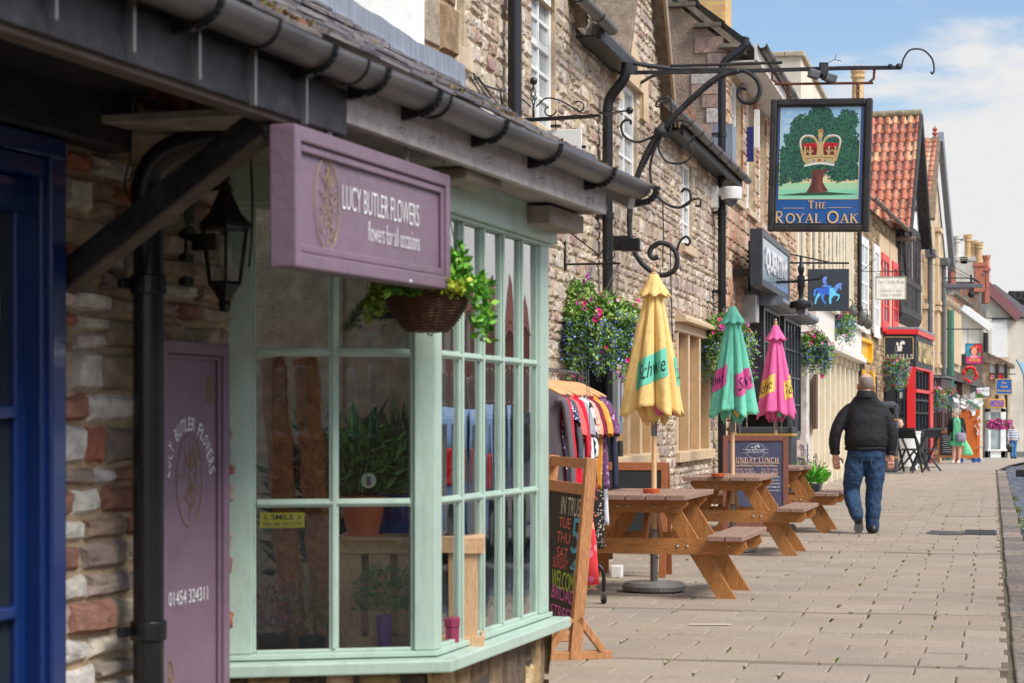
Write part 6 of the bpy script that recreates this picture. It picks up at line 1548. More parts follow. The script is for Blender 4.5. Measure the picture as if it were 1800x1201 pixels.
    mb.build('tucked_points',fab,th,smooth=True,solid=.003)
    mb=MB()
    for i in range(3):
        a=-1.35+i*.55;vs=[];n=6
        for j in range(4):
            t=j/3
            for k in range(n+1):
                u=k/n-.5;aa=a+u*.5;rr=.165-.03*t+.012*math.cos(u*9+i);vs.append((rr*math.cos(aa),rr*math.sin(aa),zb_+.015-.075*t*(1-abs(u))))
        mb.add(vs,[(j*(n+1)+k,j*(n+1)+k+1,(j+1)*(n+1)+k+1,(j+1)*(n+1)+k) for j in range(3) for k in range(n)])
    mb.build('lining',fabm('lining_'+label.split()[0],inner),th,smooth=True,solid=.002)
    # frilled cap
    mb=MB();nA=96;vs=[];rows_=8
    for j in range(rows_+1):
        t=j/rows_
        for i in range(nA):
            a=2*math.pi*i/nA;r_=.03+.088*t**1.1*(1+.17*math.cos(8*a+.6)*t);vs.append((r_*math.cos(a),r_*math.sin(a),z0+.008-.16*t+.010*math.cos(8*a+3.6)*t*t))
    mb.add(vs,[(j*nA+i,j*nA+(i+1)%nA,(j+1)*nA+(i+1)%nA,(j+1)*nA+i) for j in range(rows_) for i in range(nA)]);mb.build('vent_cap',fab,th,smooth=True,solid=.003)
    # printed band
    st=MB();tx=MB()
    def onto(u,v,ac,tc_,off):  # u metres along, v metres up on the cloth
        a=ac+u/.185;t=tc_-(v+u*.42)/(z0-zb_);return sp_(a,t,off)
    for ac in (-1.75,-1.75+2.1,-1.75-1.9,1.7):
        ac+=rot;W_=.26;n=64
        vs=[onto(-W_/2+W_*i/n+(j/4)*.0,-.10+.20*j/4,ac,.70,.006) for j in range(5) for i in range(n+1)]
        st.add(vs,[(j*(n+1)+i,j*(n+1)+i+1,(j+1)*(n+1)+i+1,(j+1)*(n+1)+i) for j in range(4) for i in range(n)])
        v_,f_=text_mb(word[:5],.115,.20,font_shear=.2,bold=-.002)
        tx.add([onto(v.x+.0,v.y,ac,.70,.009) for v in v_],f_)
    st.build('printed_band',mat('band_'+label.split()[0],stripe,.7,bump=0),th,smooth=True)
    tx.build('brand_lettering',mat('charcoal_ink',C(34,40,44),.7,bump=0),th)
    MB().tube([(.05,-.10,zb_-.02),(.052,-.11,zb_-.12),(.058,-.10,zb_-.22)],.003,4).build('tie_cord',mat('cord_grey',C(150,146,140),.8),th)
    return th
tabs=[(1.02,14.5),(2.09,18.92),(3.01,22.72)]
tl=['stained wooden picnic table nearest the camera under the yellow parasol','stained wooden picnic table under the mint green parasol','stained wooden picnic table under the pink parasol, partly behind the menu board']
t0=picnic();tr=-math.atan(.2414)-R(1)
for i,(x,y) in enumerate(tabs):
    t=t0 if i==0 else copy_tree(t0);t.location=(x,y,0);t.rotation_euler[2]=tr;t['label']=tl[i]
yel,min_,pk=C(240,204,128),C(120,212,180),C(232,104,164)
parasol((1.04,14.58),yel,C(104,200,170),C(214,90,156),0,'yellow closed parasol with green Schweppes bands nearest the camera',3,zt=2.405)
parasol((2.106,19.0),min_,C(228,92,160),C(232,186,92),0,'mint green closed parasol with pink printed bands between the other two',5,rot=.9,zt=2.42)
parasol((3.02,22.8),pk,C(240,200,96),C(96,200,160),0,'pink closed parasol with yellow bands farthest along',8,rot=-.7,zt=2.42)
for i,(px,py,Y,lab) in enumerate(((1150,858,14.2,'orange glazed ashtray dish on the nearest picnic table'),(1262,829,18.3,'orange glazed ashtray dish on the second picnic table'))):
    p=P(px,py,Y);o=thing('ashtray',lab,'ashtray',(p.x-.02 if i==0 else p.x,Y,.736),0,'orange ashtrays on the tables')
    MB().lathe([(.001,.004),(.045,.004),(.052,.028),(.066,.030),(.062,.012),(.055,.0),(.001,.0)],24).build('dish',mat('orange_glaze',C(206,92,44),.3,var=.15,coat=.4),o,smooth='auto')
# ================= chalkboard stand
Pn=Vector((.325,10.42,0));rzb=math.atan2(.98,-.21)
cb=thing('chalkboard_stand','leaning pine stand with handwritten coloured chalk opening times by the bay window','chalkboard',Pn,rzb)
le=math.atan(.09/1.04);TL=Matrix.Rotation(le,4,'X')  # top leans towards -y
pst=mat('pine_frame',C(192,136,88),.6,var=.3,vs_=8,mode='wood',sc=(5,5,.6),bump=.25,bs=50,dirt=(C(120,72,40),.4,6))
BLn=.86
for x in(0,BLn):
    MB(TL).box(x-.03,x+.03,-.03,.03,.0,1.06).build('post',pst,cb,bev=.004)
    o=MB().box(x-.022,x+.022,-.20,.19,-.0,.045).build('foot',pst,cb,bev=.004)
    MB().beam((x,-.02,.22),(x,-.15,.05),.036,.06,(1,0,0)).beam((x,.02,.22),(x,.14,.05),.036,.06,(1,0,0)).build('foot_brace',pst,cb,bev=.003)
MB(TL).box(.031,BLn-.031,-.02,.02,1.0,1.055).box(.031,BLn-.031,-.022,.022,.86,.92).build('rails',pst,cb,bev=.004)
MB(TL).box(.031,BLn-.031,-.008,.008,.14,.859).build('board',mat('chalkboard',C(36,36,38),.75,var=.15,vs_=6,bump=.1),cb)
def chalk(name,txt,x,z,h,w,c,outline=True,bold=-.01):
    mb=MB(TL);T=Matrix.Translation((x,.0095,z))@Matrix.Rotation(math.pi,4,'Z')@Matrix.Rotation(R(90),4,'X')
    vs,fs=text_mb(txt,h,w,bold=bold)
    mb.add([(v.x,v.y,0) for v in vs],fs,None,None,T)
    if outline:
        vs,fs=text_mb(txt,h*.93,w*.975,bold=bold-.022)
    mb.build(name,mat('chalk_'+name,c,.9,bump=0,var=.25,vs_=60),cb)
chalk('white_words','IN TRUST',.28,.79,.10,.50,C(214,214,218),False,.0)
chalk('red_words','TUE\nTHU\nSAT',.42,.615,.22,.30,C(232,120,116),False,.0);chalk('red_days','SUNDAY',.44,.475,.06,.34,C(226,116,112),False,.0)
chalk('blue_number','5',.15,.64,.19,.17,C(90,190,236),False,.0);chalk('blue_four','4',.15,.475,.085,.13,C(90,190,236),False,.0)
chalk('green_words','WELCOME',.33,.385,.10,.56,C(190,230,100),False,.0)
chalk('pink_words','BROAD\nSTREET',.32,.262,.175,.52,C(230,120,214),False,.0);chalk('small_words','donations',.32,.162,.045,.46,C(214,214,218),False,.0)
# ================= chalk A-board behind the first table
ab=thing('blank_chalk_a_board','brown framed blank chalk A-board standing behind the nearest table','A-board',(.94,15.9,0),tr+.05)
bf_=mat('orange_brown_stain',C(158,92,52),.55,var=.25,vs_=8,mode='wood',sc=(5,5,.7))
for sg_,yy in((1,0),(-1,.42)):
    Tm=Matrix.Translation((0,yy,0))@Matrix.Rotation(-sg_*R(11),4,'X')
    for x in(-.26,.26): MB(Tm).box(x-.028,x+.028,-.012,.012,0,.93).build('leg',bf_,ab,bev=.003)
    MB(Tm).box(-.232,.232,-.012,.012,.865,.93).box(-.232,.232,-.012,.012,.2,.255).build('rail',bf_,ab,bev=.003)
    MB(Tm).box(-.232,.232,-.004,.006,.256,.864).build('board',MATS['chalkboard'],ab)
MB().box(-.14,-.05,-.1,.0,0,.1).build('white_block',whitep,ab,bev=.01)
# ================= Sunday lunch A-board
sbm=mat('reddish_board_frame',C(124,72,56),.6,var=.25,vs_=9,mode='wood',sc=(4,4,.6),dirt=(C(170,120,100),.3,8))
p=P(1327,740,21.6);sl_=thing('sunday_lunch_board','tall wooden A-board with navy Sunday lunch menu poster','A-board',(p.x,21.55,0),tr+.12)
for yy,sg_ in((0,1),(.45,-1)):
    Tm=Matrix.Translation((0,yy,0))@Matrix.Rotation(-sg_*R(8),4,'X')
    mb=MB(Tm)
    for x in(-.325,.325): MB(Tm).box(x-.03,x+.03,-.015,.015,0,1.10).build('leg',sbm,sl_,bev=.003)
    MB(Tm).box(-.295,.295,-.015,.015,1.04,1.10).box(-.295,.295,-.015,.015,.10,.16).build('rail',sbm,sl_,bev=.003)
    if sg_==1:
        mb=MB(Tm);n=24;vs=[];fs=[]
        for j in range(n+1):
            for i in range(n+1):
                x=-.295+.59*i/n;z=.16+.88*j/n;vs.append((x,-.002+.006*noise.noise((x*6+z*3,z*4,1))+.003*noise.noise((x*16,z*9,4)),z))
        for j in range(n):
            for i in range(n): fs.append((j*(n+1)+i,j*(n+1)+i+1,(j+1)*(n+1)+i+1,(j+1)*(n+1)+i))
        mb.add(vs,fs);mb.build('poster',mat('navy_poster',C(74,74,98),.4,var=.05,bump=0),sl_,smooth=True)
        gm=mat('rose_gold_print',C(232,188,156),.5,bump=0);wm=mat('white_print',C(222,222,228),.5,bump=0)
        mb=MB(Tm);T=lambda x,z:face_T((x,-.013,z));y=-.013
        mb.tube([(.105*math.cos(a),y,.93+.082*math.sin(a)) for a in [R(12+i*156/16) for i in range(17)]],.0018,4);mb.tube([(.105*math.cos(a),y,.93+.082*math.sin(a)) for a in [R(198+i*144/16) for i in range(17)]],.0018,4)
        for z in(.945,.908): mb.box(-.14,.14,y,y+.001,z,z+.003)
        put_text(mb,'The Royal Oak',T(0,.928),.022,.2,font_shear=.2)
        for i in range(26):
            a=random.uniform(0,math.pi);r_=random.random()**.5;mb.leaf((.05*r_*math.cos(a),y,.965+.03*r_*math.sin(a)),.014,None,(random.gauss(0,1),0,random.gauss(0,1)),.9)
        mb.box(-.005,.005,y,y+.001,.95,.97);mb.build('emblem',wm,sl_)
        mb=MB(Tm);serif_text(mb,'SUNDAY LUNCH',T(0,.83),.052,.50);mb.box(-.26,.26,y,y+.001,.795,.800);put_text(mb,'Good Old Fashioned Traditional Roast Dinners',T(0,.772),.026,.46,font_shear=.3,bold=.01)
        serif_text(mb,'TOPSIDE OF BEEF',T(-.13,.728),.022,.22);serif_text(mb,'LEG OF LAMB',T(.15,.728),.022,.17);serif_text(mb,'BREAST OF CHICKEN',T(-.13,.694),.022,.26);serif_text(mb,'MIXED MEAT',T(.15,.694),.022,.19);mb.build('headline',gm,sl_)
        mb=MB(Tm)
        for i,t_ in enumerate(('SERVED WITH POTATOES, NEW','POTATOES, RICH GRAVY,','STUFFING & A SELECTION','OF FRESH VEGETABLES')): put_text(mb,t_,T(.08,.645-i*.036),.018,.36)
        put_text(mb,'VEGETARIAN OPTIONS AVAILABLE',T(.08,.50),.014,.36);mb.prism([(.19,.18),(.27,.18),(.27,.25),(.19,.25)],y,y+.001);mb.box(-.06,.02,y,y+.001,.18,.23);mb.build('small_print',wm,sl_)
        MB(Tm).prism([(.20,.251),(.26,.251),(.262,.28),(.24,.31),(.24,.35),(.22,.35),(.22,.31),(.198,.28)],y,y+.001).build('bottle_print',gm,sl_)
# ================= bins
binm=mat('charcoal_plastic',C(66,68,72),.6,var=.12,vs_=30,bump=.5,bs=150);goldb=mat('gold_band',C(196,156,66),.4,.4,var=.1,bump=0)
def litter_bin(label,px0,px1,Y,h,rot):
    p=P((px0+px1)/2,0,Y);w=(px1-px0)/F*Y;d=.55;o=thing('litter_bin',label,'litter bin',(p.x,Y+.3,gz(Y)),rot,'dark litter bins with gold bands')
    zb=h-.46
    mb=MB();mb.box(-w/2,w/2,-d/2,d/2,.03,zb);mb.build('body',binm,o,bev=.02)
    mb=MB()
    for x0,x1 in((-w/2,-w/2+.07),(w/2-.07,w/2)): mb.box(x0,x1,-d/2,-d/2+.07,zb+.041,h-.1);mb.box(x0,x1,d/2-.07,d/2,zb+.041,h-.1)
    mb.box(-w/2,w/2,-d/2,-d/2+.06,h-.17,h-.1);mb.box(-w/2,w/2,-d/2,-d/2+.06,zb+.04,zb+.13);mb.box(-w/2,-w/2+.06,-d/2+.07,d/2-.07,h-.17,h-.1);mb.box(w/2-.06,w/2,-d/2+.07,d/2-.07,h-.17,h-.1)
    mb.box(-w/2,-w/2+.06,-d/2+.07,d/2-.07,zb+.041,zb+.13);mb.box(w/2-.06,w/2,-d/2+.07,d/2-.07,zb+.041,zb+.13);mb.box(-w/2+.08,w/2-.08,d/2-.05,d/2,zb,h-.1)
    mb.add([(-w/2,-d/2,h-.1),(w/2,-d/2,h-.1),(w/2,d/2,h-.1),(-w/2,d/2,h-.1),(-w/2+.1,-d/2+.12,h),(w/2-.1,-d/2+.12,h),(w/2-.1,d/2-.12,h),(-w/2+.1,d/2-.12,h)],[(0,1,5,4),(1,2,6,5),(2,3,7,6),(3,0,4,7),(4,5,6,7)]);mb.build('hood',binm,o,bev=.015)
    MB().box(-w/2-.008,w/2+.008,-d/2-.008,d/2+.008,zb,zb+.04).build('gold_band',goldb,o,bev=.008);MB().box(-w/2-.006,w/2+.006,-d/2-.006,d/2+.006,.36,.40).build('gold_band',goldb,o,bev=.008)
    MB().box(w/2,w/2+.004,-.12,.12,zb-.7,zb-.1).box(-w/2-.004,-w/2,-.1,.1,zb-.6,zb-.1).box(w/2-.18,w/2-.08,-d/2-.004,-d/2,zb-.62,zb-.12).build('bin_plate',blk,o)
    MB().box(w/2-.16,w/2-.10,-d/2-.007,-d/2-.0045,zb-.25,zb-.17).box(w/2-.16,w/2-.10,-d/2-.007,-d/2-.0045,zb-.56,zb-.46).build('plate_letters',goldb,o)
    MB().box(-w/2-.06,w/2+.2,-d/2-.06,d/2+.06,0,.03).build('plinth',MATS['concrete'],o)
    return o
litter_bin('wide dark litter bin behind the menu board beside the pub wall',1303,1402,26.6,1.50,tr)
litter_bin('dark litter bin with gold bands beside the walking man',1538,1582,47.2,1.72,tr)
# ================= planter and bench
p=P(1422,0,28.3);pl=thing('square_planter','square black planter of bright hosta and purple salvia beside the bench','planter',(p.x,28.3,0),tr)
mb=MB();mb.add([(-.14,-.14,0),(.14,-.14,0),(.14,.14,0),(-.14,.14,0),(-.17,-.17,.36),(.17,-.17,.36),(.17,.17,.36),(-.17,.17,.36)],[(0,1,5,4),(1,2,6,5),(2,3,7,6),(3,0,4,7),(4,5,6,7)]);mb.build('pot',mat('slate_grey_pot',C(54,58,64),.5),pl,bev=.01)
random.seed(3);bush(pl,(0,0,.34),170,.2,.2,.17,[C(110,190,60),C(90,170,50),C(140,210,80)],.42,.7,'hosta');bush(pl,(-.05,.1,.4),260,.33,.28,.05,[C(90,120,70),C(110,130,90),C(120,90,150)],.3,1,'foliage')
mb=MB()
for i in range(14):
    x=random.uniform(-.28,.15);y=random.uniform(.0,.25);h=random.uniform(.6,.95);pts=[(x*.7,y,.4),(x,y,h)];mb.tube(pts,.004,4,col=C(80,110,60))
    for k in range(40): mb.leaf((x*(.8+.2*k/40)+random.gauss(0,.008),y+random.gauss(0,.008),h-.24*random.random()),.022,random.choice([C(90,50,130),C(120,70,160),C(74,40,110)]),None,.6)
mb.build('salvia_spikes',flow_m,pl)
bq=W0.pos(30.3,.42);bn=W0.thing('wooden_bench','weathered grey green slatted bench against the cream shop wall','bench',30.2,.08)
bwd=mat('mossy_oak',C(158,148,118),.85,var=.3,vs_=8,mode='wood',sc=(.6,4,4),bump=.4,dirt=(C(110,116,70),.5,5))
W_=1.5
for x in(0,W_):
    mb=MB();mb.box(x-.035,x+.035,-.52,-.45,0,.62);mb.build('front_leg',bwd,bn,bev=.006);MB().beam((x,-.06,0),(x,-.0,.95),.07,.06,(0,1,0)).build('back_leg',bwd,bn,bev=.006)
    mb=MB();pr=bez([(-.02,.72),(-.2,.70),(-.40,.68),(-.52,.70),(-.56,.64),(-.52,.585),(-.47,.62)],4);pr=[(p.x,p.y) for p in [Vector((a.x,a.y)) for a in pr]] if False else None
    mb.tube([(x,-.02,.70),(x,-.2,.685),(x,-.38,.665),(x,-.50,.68),(x,-.57,.66),(x,-.585,.61),(x,-.55,.575),(x,-.51,.60)],.034,8);mb.build('scrolled_arm',bwd,bn,smooth=True)
    MB().box(x-.025,x+.025,-.45,-.05,.36,.42).build('side_rail',bwd,bn)
for i in range(5): MB().box(.03,W_-.03,-.5+i*.095,-.5+i*.095+.075,.421,.445).build('seat_slat',bwd,bn,bev=.004)
MB().beam((.03,-.0,.90),(W_-.03,0,.90),.05,.09).build('top_rail',bwd,bn,bev=.006)
for i in range(10): MB().beam((.1+i*.14,-.03,.45),(.1+i*.14,0,.86),.05,.02,(0,1,0)).build('back_slat',bwd,bn)
# ================= folding chairs by the bin
def folding_chair():
    th=thing('folding_chair','x','chair',(0,0,0),0,'black folding chairs outside the red shopfront');m=mat('chair_black',C(48,52,56),.6,bump=.1)
    for sx in(-1,1):
        x=sx*.2
        MB().beam((x,.28,.86),(x,-.26,0),.03,.045,(1,0,0)).build('long_leg',m,th,bev=.004);MB().beam((x-sx*.03,-.22,.44),(x-sx*.03,.30,0),.03,.04,(1,0,0)).build('short_leg',m,th,bev=.004)
    for i in range(4): MB().box(-.19,.19,-.2+i*.1,-.11+i*.1,.44,.46).build('seat_slat',m,th)
    MB().beam((-.22,.28,.86),(.22,.28,.86),.02,.05).build('top_rail',m,th);mb=MB();mb.add([(-.2,.165,.68),(.2,.165,.68),(.2,.275,.86),(-.2,.275,.86)],[(0,1,2,3)]);mb.build('back_panel',m,th,solid=.012);MB().box(-.2,.2,.2,.22,.07,.09).build('foot_rail',m,th);return th
fc=folding_chair();i=0
for px,Y,rz,lab in((1598,48.0,2.6,'black folding chair nearest the litter bin'),(1607,49.6,2.2,'black folding chair behind the nearest one'),(1627,49.8,3.7,'black folding chair farthest right facing away')):
    o=fc if i==0 else copy_tree(fc);i+=1;p=P(px,0,Y);o.location=(p.x,Y,0);o.rotation_euler[2]=rz;o['label']=lab;o.scale=(1.15,1.15,1.22)
p=P(1592,0,51);o=thing('white_barrel_table','white draped round cafe table behind the black folding chairs','table',(p.x,51.,0))
MB().lathe([(.3,.0),(.34,.45),(.38,.93),(.40,.95),(.4,.98),(.001,.98)],24).build('draped_top',whitep,o,smooth='auto');MB().lathe([(.02,-.0),(.28,.0),(.28,.02),(.001,.03)],16).build('foot',black_iron,o)
# orange cabinet on castors
p=P(1709,0,60.8);oc=thing('orange_cabinet','tall orange board display cabinet on blue castors with white cloth on top','cabinet',(p.x,61,gz(61)),tr+.15)
om=mat('orange_board',C(206,104,34),.7,var=.08,vs_=2,bump=.2)
mb=MB();mb.prism([(-.34,.16),(.16,.16),(.16,1.62),(.02,1.80),(-.34,1.70)],0,.04);mb.build('front_panel',om,oc);MB().box(.17,.23,.0,.9,.16,1.6).box(.23,.34,.5,.55,.16,1.66).box(-.34,-.3,.05,.9,.16,1.6).box(-.3,.17,.05,.9,.16,.22).build('side_panel',om,oc)
mb=MB()
for x,y in((-.28,.06),(.10,.06),(.3,.5),(-.28,.85)):
    mb.lathe([(.001,-.03),(.075,-.03),(.08,0),(.075,.03),(.001,.03)],14,T=Matrix.Translation((x,y,.085))@Matrix.Rotation(R(90),4,'X'));mb.box(x-.02,x+.02,y-.035,y+.035,.1,.16)
mb.build('castors',mat('castor_blue',C(40,90,160),.4),oc)
mb=MB();random.seed(4)
for i in range(60): mb.leaf((random.uniform(-.38,.2),random.uniform(-.06,.3),random.uniform(1.55,2.0)),random.uniform(.15,.3),random.choice([C(226,226,222),C(206,208,206),C(236,236,232)]),(random.gauss(0,1),random.gauss(0,.4),random.gauss(-.4,1)),.8)
for i in range(14): mb.leaf((random.uniform(.1,.3),-.03,random.uniform(.5,1.5)),.14,C(220,216,206),(random.gauss(0,.5),-.2,-1),.5)
mb.build('white_cloth',mat('cloth_scraps',(1,1,1),.9,attr=True),oc)
MB().beam((-.1,-.03,1.9),(.28,.02,1.66),.04,.08).build('green_board',mat('board_green',C(80,130,104),.6),oc)
p=P(1668,0,60);cb2=thing('menu_a_board','dark chalk menu A-board in orange wood frame beside the woman in green','A-board',(p.x,60.3,gz(60)),tr)
Tm=Matrix.Rotation(-R(10),4,'X')
for x in(-.25,.25): MB(Tm).box(x-.03,x+.03,-.02,.02,0,.98).build('leg',bf_,cb2)
MB(Tm).box(-.22,.22,-.02,.02,.92,.98).box(-.22,.22,-.02,.02,.17,.23).build('rail',bf_,cb2);MB(Tm).box(-.22,.22,-.01,.01,.231,.919).build('board',MATS['chalkboard'],cb2)
mb=MB(Tm);
for i in range(9): mb.box(-.15+random.random()*.04,.15-random.random()*.06,-.013,-.0105,.86-i*.065,.868-i*.065)
mb.build('chalk_lines',MATS['chalk_white_words'],cb2)
for x in(-.25,.25): MB(Matrix.Translation((0,.35,0))@Matrix.Rotation(R(8),4,'X')).box(x-.03,x+.03,-.02,.02,0,.95).build('back_leg',bf_,cb2)
# kerb trough / black block and feather flag
p=P(1798,0,44.4);o=thing('black_trough','low black ribbed trough standing at the kerb edge','trough',(p.x+.05,44.4,-.0),tr);MB().box(-.2,.4,-.15,.15,0,.15).build('trough_body',mat('rubber_black',C(30,30,32),.6,bump=.3),o,bev=.01);MB().box(-.19,.39,-.14,.14,.15,.165).build('rim',binm,o)
for i in range(7): pass
Yf=86.;p=P(1799,0,Yf);fl_=thing('feather_flag','pale blue feather flag on a tall pole at the right edge','flag',(p.x,Yf,gz(Yf)))
hgt=CH+(HY-632)/F*Yf-gz(Yf);mb=MB();mb.tube(bez([(.05,0,0),(.04,0,hgt*.6),(-.02,0,hgt*.85),(-.32,0,hgt)],8),.02,6);mb.build('pole',black_iron,fl_)
mb=MB();L_=[(.06,hgt*.08),(.04,hgt*.6),(-.01,hgt*.85),(-.31,hgt)];mb.add([(.07,0,hgt*.08),(.6,.05,hgt*.08),(.6,.0,hgt*.8),(.3,0,hgt*.92),(-.3,0,hgt),(-.16,0,hgt*.93),(0,0,hgt*.82),(.05,0,hgt*.55)],[(0,1,2,7),(7,2,3,6),(6,3,4,5)]);mb.build('flag_cloth',mat('flag_blue',C(150,196,222),.7,var=.05),fl_)
# ================= clothes rail
def patmat(name,kind,c1,c2,c3=None,sc=30):
    if name in MATS:return MATS[name]
    m=mat(name,c1,.85,bump=.1,var=.04);t=m.node_tree;ns=t.nodes;lk=t.links.new;b=ns['Principled BSDF'];tcn=ns.new('ShaderNodeTexCoord')
    mx_=ns.new('ShaderNodeMix');mx_.data_type='RGBA';mx_.inputs[6].default_value=(*c1,1);mx_.inputs[7].default_value=(*c2,1)
    rr=ns.new('ShaderNodeMapRange');rr.inputs['To Max'].default_value=1
    if kind=='zebra':
        n=ns.new('ShaderNodeTexWave');n.inputs['Scale'].default_value=sc;n.inputs['Distortion'].default_value=9;n.inputs['Detail'].default_value=1.5;n.inputs['Detail Scale'].default_value=.6;lk(tcn.outputs['Object'],n.inputs[0]);lk(n.outputs[1],rr.inputs[0]);rr.inputs['From Min'].default_value=.42;rr.inputs['From Max'].default_value=.55
    elif kind=='check':
        n=ns.new('ShaderNodeTexChecker');n.inputs['Scale'].default_value=sc;lk(tcn.outputs['Object'],n.inputs[0]);lk(n.outputs[1],rr.inputs[0])
    else:
        n=ns.new('ShaderNodeTexVoronoi');n.inputs['Scale'].default_value=sc;lk(tcn.outputs['Object'],n.inputs[0]);lk(n.outputs[0],rr.inputs[0]);rr.inputs['From Min'].default_value=.3;rr.inputs['From Max'].default_value=.36
        if kind=='floral':
            m3=ns.new('ShaderNodeMix');m3.data_type='RGBA';m3.inputs[6].default_value=(*c2,1);m3.inputs[7].default_value=(*(c3 or c1),1);s3=ns.new('ShaderNodeSeparateColor');lk(n.outputs[1],s3.inputs[0]);lk(s3.outputs[0],m3.inputs[0]);lk(m3.outputs[2],mx_.inputs[6]);mx_.inputs[7].default_value=(*c1,1)
    lk(rr.outputs[0],mx_.inputs[0]);lk(mx_.outputs[2],b.inputs['Base Color']);return m
rk0=Vector((.44,13.6,0));rd=Vector((.2347,.9721,0));RZ_=math.atan2(rd.y,rd.x)
rk=thing('clothes_rail','wheeled clothes rail of hanging garments beside the bay window','clothes rail',rk0,RZ_)
stl=mat('chrome_rail',C(150,150,152),.25,.9,bump=0)
MB().tube([(-1.7,0,1.575),(.06,0,1.575)],.012,10).build('rail',stl,rk,smooth=True)
for x in(-1.7,.05):
    MB().tube([(x,0,.25),(x,0,1.575)],.014,10).build('upright',black_iron,rk,smooth=True)
    MB().tube(bez([(x,.24,.10),(x,.235,.22),(x,.18,.27),(x,0,.28),(x,-.12,.27),(x,-.175,.22),(x,-.18,.08)],5),.013,10).build('foot_hoop',black_iron,rk,smooth=True)
    for y in(.24,-.18):
        T=Matrix.Translation((x,y,.035))@Matrix.Rotation(R(90),4,'X')@Matrix.Rotation(.5,4,'Y')
        MB().lathe([(.001,-.012),(.033,-.012),(.035,0),(.033,.012),(.001,.012)],16,T=T).build('castor',MATS['tyre'],rk);MB().box(x-.015,x+.015,y-.018,y+.018,.03,.085).build('castor_fork',stl,rk,bev=.004)
hm=mat('hanger_wood',C(222,166,112),.4,var=.12,vs_=8,mode='wood',sc=(1,1,1))
def garment(i,s_,label,m,hem,sleeve='short',w=.21,slope=.07,flare=.03,m2=None,tilt=0):
    p=rk0+rd*s_;th=thing('hanging_garment',label,'garment',(p.x,p.y,1.575),RZ_+math.pi/2+math.pi+tilt,'clothes on the wheeled rail')
    # local x now points to the street side, y along the rail
    q=random.Random(i*3+1)
    mb=MB();mb.tube(spiral((0,0,-.004),.018,.018,-.6,math.pi,10)[::-1]+[Vector((-.004,0,-.03)),Vector((0,0,-.07))],.0022,6);mb.build('hanger_hook',stl,th)
    mb=MB();pts=bez([(-w*.98,0,-.165),(-w*.5,0,-.115),(0,0,-.075),(w*.5,0,-.115),(w*.98,0,-.165)],6);rr=[.008+.008*math.sin(math.pi*k/(len(pts)-1))**.5 for k in range(len(pts))];mb.tube(pts,rr,8);mb.build('hanger',hm,th,smooth=True)
    # body
    mb=MB();n=28;rows=22;L_=1.575-hem-.1;vs=[];ph=q.uniform(0,6)
    for j in range(rows+1):
        t=j/rows;z=-.10-L_*t
        ww=(.05+(w-.05)*min(1,t/.07)**.8) if t<.07 else w*(1-.12*math.sin(min(1,(t-.07)/.4)*math.pi)+flare*t*3)
        if t<.09: z=-.10-(.085)*(t/.09)**.9;
        th_=.018+.016*min(1,t*5)
        for k in range(n):
            a=2*math.pi*k/n;fo_=1+.25*math.sin(k*1.9+ph+t*2)*t
            vs.append((ww*math.cos(a)*(1+.03*math.sin(7*t+ph)),th_*math.sin(a)*fo_+.008*math.sin(a*5+ph)*t,z+.01*math.sin(a*3+ph)*t))
    mb.add(vs,[(j*n+k,j*n+(k+1)%n,(j+1)*n+(k+1)%n,(j+1)*n+k) for j in range(rows) for k in range(n)])
    mb.build('cloth_body',m,th,smooth=True,solid=.002)
    if sleeve!='none':
        for sx in(-1,1):
            Ls={'short':.20,'cap':.12,'long':.56,'mid':.34}[sleeve];pts=bez([(sx*w*.86,0,-.20),(sx*(w*1.08),0,-.24),(sx*(w*1.16+.02),.005,-.24-Ls*.6),(sx*(w*1.18+.02),-.004,-.22-Ls)],5)
            nr=len(pts);mb=MB();mb.tube(pts,[.055-.018*k/(nr-1)*(1 if sleeve in('long','mid') else -.5)+.003*math.sin(k*2.2) for k in range(nr)],14,cap=False,flat=.45);mb.build('sleeve',m2 or m,th,smooth=True,solid=.002)
    return th
fl=lambda n,c:mat('cloth_'+n,c,.9,var=.08,vs_=8,bump=.3,bs=12,dist=.004)
